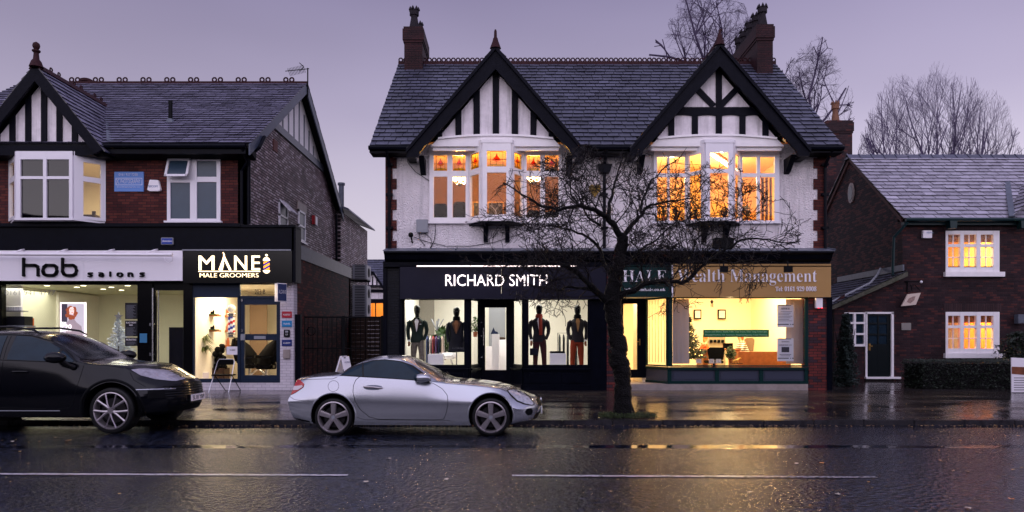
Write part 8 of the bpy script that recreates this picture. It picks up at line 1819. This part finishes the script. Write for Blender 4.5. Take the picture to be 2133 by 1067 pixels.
M['carglass'] = material('car_glass', (24, 44, 58), rough=.08, spec=.22, coat=0, bump=.05, bscale=60, var=.25, vscale=2.5); M['screen'] = material('windscreen', (10, 14, 18), rough=.05, spec=.6, coat=.3, bump=.12, bscale=70)
M['rubber'] = material('rubber_seal', (10, 10, 12), rough=.5); M['lensclear'] = material('clear_lens', (205, 205, 215), rough=.12, coat=1, var=.4, vscale=18, metal=.3); M['lensred'] = material('red_lens', (168, 14, 22), rough=.12, coat=1, emit=(200, 20, 20), es=.08, var=.3, vscale=10)
M['lensclear2'] = material('clear_tail_lens', (205, 190, 195), rough=.15, coat=1)
# --- silver roadster
K = dict(xmin=-.79, xmax=3.27, xa=2.6, xb=-.35, cn=.34, ct=.07, wb=2.455, wr=.3, ar=.345, hw=.885, zfloor=.19, bulge=.012, adz=.025,
 zb=[(-.79, .27), (-.45, .2), (0, .17), (2.4, .16), (3.0, .17), (3.27, .22)],
 W=[(-.79, .85), (-.4, .868), (0, .888), (.6, .875), (1.2, .872), (1.8, .876), (2.45, .885), (2.9, .86), (3.27, .8)],
 zm=[(-.79, .56), (0, .56), (1.2, .52), (2.45, .53), (3.27, .42)],
 Ws=[(-.79, .66), (-.4, .74), (0, .785), (.4, .80), (1.35, .80), (1.8, .78), (2.45, .74), (2.9, .66), (3.27, .54)],
 zs=[(-.79, .86), (-.4, .91), (0, .935), (.2, .93), (.8, .892), (1.35, .85), (1.8, .81), (2.4, .765), (2.8, .69), (3.1, .6), (3.27, .53)],
 Wr=[(-.79, .5), (-.2, .56), (-.02, .6), (.12, .64), (.35, .62), (.6, .605), (.8, .60), (1.0, .60), (1.2, .61), (1.4, .64), (1.62, .68), (1.8, .69), (2.4, .58), (2.8, .5), (3.27, .38)],
 zr=[(-.79, .885), (-.4, .935), (-.05, .957), (.08, .985), (.2, 1.06), (.4, 1.145), (.6, 1.185), (.8, 1.205), (1.0, 1.19), (1.2, 1.115), (1.4, .99), (1.6, .885), (1.75, .84), (2.0, .82), (2.4, .79), (2.8, .72), (3.1, .63), (3.27, .56)],
 zt=[(-.79, .905), (-.4, .955), (-.02, .972), (.08, 1.005), (.2, 1.09), (.4, 1.19), (.6, 1.24), (.8, 1.257), (1.0, 1.25), (1.2, 1.19), (1.45, 1.06), (1.7, .92), (1.84, .868), (2.1, .85), (2.5, .805), (2.8, .748), (3.05, .665), (3.27, .585)],
 nose=[(.16, 3.08), (.22, 3.2), (.32, 3.25), (.42, 3.275), (.5, 3.25), (.56, 3.2), (.62, 3.12)],
 tail=[(.2, -.65), (.3, -.7), (.45, -.76), (.58, -.775), (.62, -.74), (.75, -.7), (.88, -.65), (.95, -.61)],
 paint=car_paint('silver_paint', (184, 186, 194), .8, .23, .03))
silver = Car('silver_roadster', 'silver two-seat roadster with five-spoke wheels parked at the kerb', X(693, 11.19), 12.07, K)
def spoke5(mb, R_, k):
    for i in range(5):
        a = math.pi / 2 + i * 2 * math.pi / 5; ca, sa = math.cos(a), math.sin(a)
        def P(r, t, y): return (r * ca - t * sa, y * k, r * sa + t * ca)
        r0, r1 = .045, R_ - .015
        vs = [P(r0, -.03, .0), P(r0, .03, .0), P(r1, .042, .012), P(r1, -.042, .012), P(r0, -.035, .05), P(r0, .035, .05), P(r1, .05, .05), P(r1, -.05, .05), P((r0 + r1) / 2, 0, -.006), P(r0, 0, -.008), P(r1, 0, .006)]
        mb.add(vs, [(9, 10, 2, 1), (0, 3, 10, 9), (1, 2, 6, 5), (3, 0, 4, 7), (2, 10, 6), (10, 3, 7), (0, 9, 1, 5, 4)])
    mb.lathe([(.062, .0), (.066, .03 * k), (.06, .05 * k)], (0, 0, 0), 'y', 24)
silver.wheels(spoke5, .242, .21)
c = silver
# side glass and seals
win = [(.114, .955), (.218, 1.027), (.31, 1.08), (.404, 1.12), (.58, 1.166), (.771, 1.182), (1.0, 1.155), (1.18, 1.085), (1.343, .975), (1.47, .875), (1.45, .865), (.9, .905), (.4, .938)]
c.decal('window_seal', [(x_ + (.03 if x_ > .8 else -.03) * (1 if z_ < 1.12 else .3), z_ + (.016 if z_ > .96 else -.012)) for x_, z_ in win], M['rubber'], off=.003, nc=60, mirror=True)
sw1 = [p for p in win]; c.decal('headlight_rim', [(2.70, .71), (2.8, .722), (2.93, .68), (3.08, .585), (3.15, .49), (3.12, .455), (2.98, .487), (2.86, .535), (2.76, .625)], M['rubber'], off=.003, nc=34, nr=12, mirror=True); c.decal('side_window', win, M['carglass'], off=.007, nc=60, nr=20, mirror=True)
c.decal('window_pillar', [(.405, 1.14), (.43, 1.14), (.47, .93), (.445, .93)], M['rubber'], off=.010, nc=6, nr=16, mirror=True)
c.decal('windscreen', [(-.62, 1.62), (-.6, 1.58), (-.52, 1.28), (-.3, 1.19), (0, 1.165), (.3, 1.19), (.52, 1.28), (.6, 1.58), (.62, 1.62), (.4, 1.76), (0, 1.82), (-.4, 1.76)], M['screen'], 'top', off=.005, nc=44, nr=24)
c.decal('rear_screen', [(-.56, .1), (-.5, .28), (-.3, .34), (0, .36), (.3, .34), (.5, .28), (.56, .1), (0, .03)], M['screen'], 'top', off=.005, nc=40, nr=14)
# lamps
c.decal('tail_lamp', [(-.80, .635), (-.69, .87), (-.56, .868), (-.475, .815), (-.48, .765), (-.6, .68), (-.7, .63)], M['lensred'], off=.008, nc=34, nr=16, mirror=True)
c.decal('tail_lamp_band', [(-.765, .71), (-.73, .775), (-.6, .775), (-.5, .79), (-.49, .765), (-.56, .72), (-.7, .705)], M['lensclear2'], off=.013, nc=24, nr=6, mirror=True)
c.decal('headlight', [(2.72, .70), (2.8, .705), (2.92, .665), (3.06, .575), (3.13, .49), (3.11, .47), (2.99, .5), (2.87, .55), (2.78, .63)], M['lensclear'], off=.006, nc=34, nr=12, mirror=True)
# seams
def arc(cx, cz, rx, rz, a0, a1, n): return [(cx + rx * math.cos(rad(a0 + (a1 - a0) * k / n)), cz + rz * math.sin(rad(a0 + (a1 - a0) * k / n))) for k in range(n + 1)]
c.line('door_seam', [(.41, .935), (.345, .88), (.315, .8), (.31, .7), (.35, .55), (.43, .42), (.56, .31), (.7, .27), (1.2, .262), (1.6, .262), (1.72, .27), (1.76, .36), (1.79, .5), (1.78, .64), (1.7, .74), (1.6, .8), (1.5, .85)], .0042)
c.line('boot_seam', [(-.66, .86), (-.45, .882), (-.2, .892), (-.02, .895), (.06, .93)], .0035)
c.line('bumper_seam', [(-.72, .64), (-.6, .575), (-.48, .562), (-.33, .56)], .0035)
c.line('wing_seam', [(2.79, .6), (2.86, .54), (2.97, .49), (3.08, .47)], .0035)
c.line('bonnet_seam', [(1.5, .86), (1.8, .838), (2.2, .808), (2.6, .755), (2.8, .7)], .0035)
c.line('sill_seam', [(.37, .3), (.5, .262), (2.1, .25)], .003)
c.line('fuel_cap', arc(.0, .785, .085, .085, 0, 360, 16), .003)
# handle, mirror, badge, arch lips
h = c.surf(.62, .775)
for sg in (-1,):
    hs = [c.surf(x_, z_) for x_, z_ in ((.47, .775), (.62, .772), (.77, .752))]
    mb = MB(); mb.tube([hs[0] + Vector((0, -.004, 0)), hs[0].lerp(hs[1], .4) + Vector((0, -.035, 0)), hs[1] + Vector((0, -.038, 0)), hs[1].lerp(hs[2], .6) + Vector((0, -.034, 0)), hs[2] + Vector((0, -.004, 0))], [.012, .015, .016, .015, .012], 8, flat=.9); mb.build('door_handle', M['alloy'], c.body, local=True, smooth=True)
    c.decal('handle_cup', arc(.62, .762, .15, .04, 0, 360, 24), material('handle_recess', (120, 124, 138), rough=.4, metal=.4), off=.003, nc=24, nr=8)
for sg in (-1, 1):
    p = c.surf(1.42, .9, sg); mb = MB(); ctr = Vector((1.40, sg * .9, .915))
    mb.ball(ctr, (.135, .085, .068), 18, 12); mr = mb.build('wing_mirror', K['paint'], c.t, local=True, smooth=True)
    MB().bar((1.5, sg * .8, .875), (1.42, sg * .86, .885), .07, .04).build('mirror_arm', M['rubber'], mr, local=True)
    mb = MB(); mb.ball(ctr + Vector((-.1, 0, 0)), (.04, .072, .056), 14, 8); mb.build('mirror_glass', M['carglass'], mr, local=True, smooth=True)
mb = MB()
for ax in (0, 2.455):
    for sg in (-1, 1):
        P = []
        for k in range(29):
            a = rad(-14 + 208 * k / 28); x_, z_ = ax + .352 * math.cos(a), .325 + .352 * math.sin(a); h = c.surf(x_, z_, sg)
            if h is not None: P.append(h + Vector((0, sg * .001, 0)))
        mb.tube(P, .010, 6)
mb.build('arch_lip', K['paint'], c.body, local=True, smooth=True)
c.decal('rear_bumper_valance', [(-.74, .275), (-.36, .215), (-.37, .24), (-.74, .31)], M['blackmatt'], off=.004, nc=16, nr=3)
c.decal('front_intake', [(2.99, .37), (3.02, .42), (3.1, .42), (3.12, .37), (3.1, .31), (3.03, .31)], M['blackmatt'], off=.003, nc=12, nr=8, mirror=True)
c.decal('front_grille', [(-.42, .44), (-.38, .54), (0, .565), (.38, .54), (.42, .44), (0, .41)], M['blackmatt'], 'front', off=.004, nc=24, nr=8)
c.decal('lower_intake', [(-.5, .22), (-.46, .33), (.46, .33), (.5, .22)], M['blackmatt'], 'front', off=.004, nc=24, nr=6)
o = MB().box(3.262, 3.28, -.26, .26, .3, .41).build('number_plate', M['signwhite'], c.body, local=True)
o = MB().box(-.782, -.772, -.26, .26, .62, .73).build('number_plate', material('yellow_plate', (220, 190, 60), rough=.4), c.body, local=True)
mb = MB(); mb.lathe([(.05, 0), (.05, .02)], (3.26, 0, .5), 'x', 20); mb.build('badge', M['steel'], c.body, local=True)
text('KOMPRESSOR', 'badge_lettering', M['steel'], c.body, 1.86, 2.1, .497, .513, -.875, local=True, ext=.004)
for sg in (-1, 1): mb = MB(); mb.tube([(1.66, .1 + sg * .3, .955), (1.72, .1 + sg * .3 - .25, .925), (1.6, .1 + sg * .3 - .5, .99)], .007, 5); mb.build('wiper', M['rubber'], c.body, local=True)
c.decal('bonnet_vent', [(-.42, 1.93), (-.4, 2.02), (-.12, 2.06), (-.12, 1.98)], M['blackmatt'], 'top', off=.004, nc=12, nr=3); c.decal('bonnet_vent', [(.12, 1.98), (.12, 2.06), (.4, 2.02), (.42, 1.93)], M['blackmatt'], 'top', off=.004, nc=12, nr=3)
MB().tube([(-.72, -.35, .22), (-.73, -.35, .22)], .03, 12).build('exhaust', M['steel'], c.t, local=True)
# --- black off-roader
K2 = dict(xmin=-.95, xmax=3.85, xa=3.05, xb=-.35, cn=.52, ct=.3, wb=2.895, wr=.372, ar=.435, hw=.985, zfloor=.26, bulge=.02, adz=.02,
 zb=[(-.95, .4), (-.5, .3), (0, .26), (2.9, .25), (3.5, .25), (3.85, .32)],
 W=[(-.95, .9), (-.4, .96), (0, .985), (1, .955), (1.9, .955), (2.8, .985), (3.3, .96), (3.85, .9)],
 zm=[(-.95, .75), (0, .72), (1.4, .62), (2.9, .7), (3.85, .6)],
 Ws=[(-.95, .78), (-.3, .86), (.5, .88), (1.4, .885), (2.2, .875), (2.6, .85), (3.2, .8), (3.6, .72), (3.85, .62)],
 zs=[(-.95, 1.02), (-.4, 1.17), (.3, 1.19), (1.2, 1.175), (2.2, 1.135), (2.6, 1.09), (3.0, 1.055), (3.4, .97), (3.7, .86), (3.85, .78)],
 Wr=[(-.95, .6), (-.5, .62), (0, .645), (.6, .665), (1.2, .665), (1.6, .67), (1.95, .70), (2.25, .745), (2.45, .76), (3.0, .66), (3.5, .55), (3.85, .45)],
 zr=[(-.95, 1.05), (-.75, 1.25), (-.4, 1.45), (0, 1.555), (.6, 1.61), (1.15, 1.61), (1.5, 1.575), (1.8, 1.47), (2.1, 1.305), (2.3, 1.18), (2.45, 1.13), (3.0, 1.09), (3.4, 1.01), (3.7, .9), (3.85, .815)],
 zt=[(-.95, 1.07), (-.75, 1.3), (-.4, 1.51), (0, 1.61), (.6, 1.665), (1.1, 1.67), (1.5, 1.625), (1.8, 1.51), (2.15, 1.32), (2.42, 1.165), (2.7, 1.14), (3.1, 1.1), (3.4, 1.035), (3.65, .94), (3.85, .84)],
 nose=[(.25, 3.68), (.35, 3.8), (.5, 3.85), (.65, 3.84), (.75, 3.82), (.84, 3.76), (.9, 3.7)],
 tail=[(.3, -.8), (.5, -.93), (.7, -.95), (.95, -.9), (1.07, -.84)],
 paint=car_paint('black_paint_metallic', (4, 5, 12), .0, .25, .04))
suv = Car('black_suv', 'large black off-road car cut by the left picture edge', X(230, 11.5) - 2.895, 12.46, K2)
def spoke10(mb, R_, k):
    for i in range(10):
        a = math.pi / 2 + (i + .5) * 2 * math.pi / 10 + (.07 if i % 2 else -.07); b = math.pi / 2 + (i // 2 * 2 + 1) * 2 * math.pi / 10
        p0 = (.05 * math.cos(b), 0, .05 * math.sin(b)); p1 = (.12 * math.cos((a + b) / 2), -.004 * k, .12 * math.sin((a + b) / 2)); a2 = math.pi / 2 + (i + .5) * .6283 ; p2 = ((R_ - .012) * math.cos(a2), .006 * k, (R_ - .012) * math.sin(a2))
        mb.tube([p0, p1, tuple((p1[j] + p2[j]) / 2 for j in range(3)), p2], [.014, .0115, .010, .0125], 4, flat=1.6)
    mb.lathe([(.05, -.006 * k), (.056, .02 * k), (.05, .06 * k)], (0, 0, 0), 'y', 20)
suv.wheels(spoke10, .295, .27, steer=rad(-4))
c = suv
wf = [(1.185, 1.19), (1.19, 1.574), (1.452, 1.555), (1.75, 1.468), (1.95, 1.365), (2.13, 1.245), (2.25, 1.16), (2.23, 1.145)]
wr_ = [(1.07, 1.195), (1.07, 1.574), (.5, 1.565), (.1, 1.52), (.0, 1.2)]; wq = [(-.12, 1.22), (-.1, 1.48), (-.35, 1.41), (-.55, 1.27)]
for wnd in (wf, wr_, wq): c.decal('side_window', wnd, M['carglass'], off=.006, nc=40, nr=18, mirror=True)
c.decal('window_pillar', [(1.96, 1.37), (2.0, 1.34), (2.0, 1.15), (1.96, 1.15)], M['rubber'], off=.010, nc=4, nr=10, mirror=True)
c.line('window_trim', [(-.6, 1.2), (0, 1.195), (1.1, 1.185), (2.25, 1.14)], .009, M['rubber']); c.line('window_trim', [(2.29, 1.15), (2.16, 1.255), (1.97, 1.39), (1.77, 1.49), (1.46, 1.575), (1.1, 1.59), (.5, 1.585), (0, 1.53), (-.4, 1.42)], .009, M['rubber'])
c.decal('windscreen', [(-.7, 2.28), (-.62, 1.72), (-.4, 1.62), (0, 1.58), (.4, 1.62), (.62, 1.72), (.7, 2.28), (.4, 2.4), (0, 2.43), (-.4, 2.4)], M['screen'], 'top', off=.005, nc=44, nr=24)
c.decal('rear_screen', [(-.6, -.85), (-.55, -.55), (.55, -.55), (.6, -.85)], M['screen'], 'top', off=.005, nc=30, nr=8)
c.decal('headlight', [(3.13, 1.02), (3.22, 1.035), (3.4, 1.0), (3.6, .925), (3.74, .84), (3.7, .815), (3.45, .86), (3.27, .925)], material('suv_lens', (160, 156, 168), rough=.15, coat=1, var=.3, vscale=14), off=.006, nc=40, nr=12, mirror=True)
c.decal('grille', [(-.62, .6), (-.6, .74), (0, .8), (.6, .74), (.62, .6), (0, .56)], M['blackmatt'], 'front', off=.004, nc=34, nr=8)
mb = MB()
for k in range(5):
    z_ = .585 + k * .04; P = []
    for j in range(25):
        y_ = -.66 + 1.32 * j / 24; h, n_ = c.cast((8, y_, z_), (-1, 0, 0))
        if h is not None: P.append(h + Vector((.008, 0, 0)))
    mb.tube(P, .009, 5)
mb.build('grille_bar', K2['paint'], c.body, local=True, smooth=True)
for (y0_, y1_) in ((-.9, -.5), (.5, .9)):
    mb = MB(); P = []
    for j in range(13):
        y_ = y0_ + (y1_ - y0_) * j / 12; h, n_ = c.cast((8, y_, .7), (-1, 0, 0))
        if h is not None: P.append(h + n_ * .006)
    mb.tube(P, .011, 5); mb.build('day_light', material('daylight_bar', (190, 190, 200), rough=.2, metal=.4), c.body, local=True)
c.decal('side_intake', [(3.42, .56), (3.42, .72), (3.72, .7), (3.74, .56)], M['blackmatt'], off=.004, nc=14, nr=6, mirror=True)
c.decal('lower_intake', [(-.6, .32), (-.55, .42), (.55, .42), (.6, .32)], M['blackmatt'], 'front', off=.004, nc=24, nr=6)
pl_ = MB().box(3.87, 3.885, -.26, .26, .47, .58).build('number_plate', M['signwhite'], c.t, local=True)
pt = text('SL18 YBP', 'lettering', M['blackmatt'], pl_, -.22, .22, .49, .56, 3.886, side=1, local=True, ext=.002)
c.line('door_seam', [(1.13, 1.57), (1.13, 1.2), (1.12, .9), (1.1, .5), (1.12, .42), (2.0, .4)], .004); c.line('door_seam', [(2.42, 1.1), (2.4, .95), (2.36, .75), (2.3, .5), (2.22, .42), (2.0, .4)], .004)
c.line('wing_seam', [(2.42, 1.12), (2.8, 1.085), (3.14, 1.03)], .0035); c.line('sill_trim', [(.45, .37), (2.4, .37)], .008, M['grey'], mirror=True); c.line('wing_seam', [(3.13, .98), (3.2, .86), (3.42, .72)], .0035)
mb = MB()
for ax in (0, 2.895):
    for sg in (-1, 1):
        P = []
        for k in range(33):
            a = rad(-18 + 216 * k / 32); h = c.surf(ax + .47 * math.cos(a), .392 + .47 * math.sin(a), sg)
            if h is not None: P.append(h)
        mb.tube(P, [.022] * len(P), 8)
mb.build('arch_trim', M['blackmatt'], c.body, local=True, smooth=True)
for sg in (-1, 1):
    ctr = Vector((2.08, sg * 1.07, 1.225)); mb = MB(); mb.ball(ctr, (.17, .12, .09), 18, 12); mr = mb.build('wing_mirror', K2['paint'], c.t, local=True, smooth=True)
    mb = MB(); mb.tube([(2.27, sg * .9, 1.06), (2.23, sg * .97, 1.1), (2.16, sg * 1.03, 1.17)], [.045, .035, .04], 8); mb.build('mirror_arm', M['rubber'], mr, local=True, smooth=True)
    mb = MB(); mb.ball(ctr + Vector((-.1, 0, 0)), (.05, .095, .072), 14, 8); mb.build('mirror_glass', M['carglass'], mr, local=True)
for xx_ in (1.42, .25):
    hs = [c.surf(xx_ + d_, .995) for d_ in (-.12, 0, .12)]; mb = MB(); mb.tube([hs[0] + Vector((0, -.002, 0)), hs[0] + Vector((.03, -.035, .003)), hs[1] + Vector((0, -.04, .005)), hs[2] + Vector((-.03, -.035, .003)), hs[2] + Vector((0, -.002, 0))], .013, 8); mb.build('door_handle', K2['paint'], c.body, local=True, smooth=True)
for sg in (-1, 1):
    P = [(-.35, sg * .6, 1.53), (-.1, sg * .62, 1.65), (.5, sg * .63, 1.715), (1.1, sg * .63, 1.72), (1.45, sg * .63, 1.67), (1.58, sg * .64, 1.6)]; MB().tube(P, [.014, .018, .018, .018, .018, .012], 8).build('roof_rail', M['glossblack'], c.body, local=True, smooth=True)
c.decal('tail_lamp', [(-.86, .98), (-.84, 1.08), (-.5, 1.1), (-.55, 1.0)], M['lensred'], off=.006, nc=20, nr=6, mirror=True)
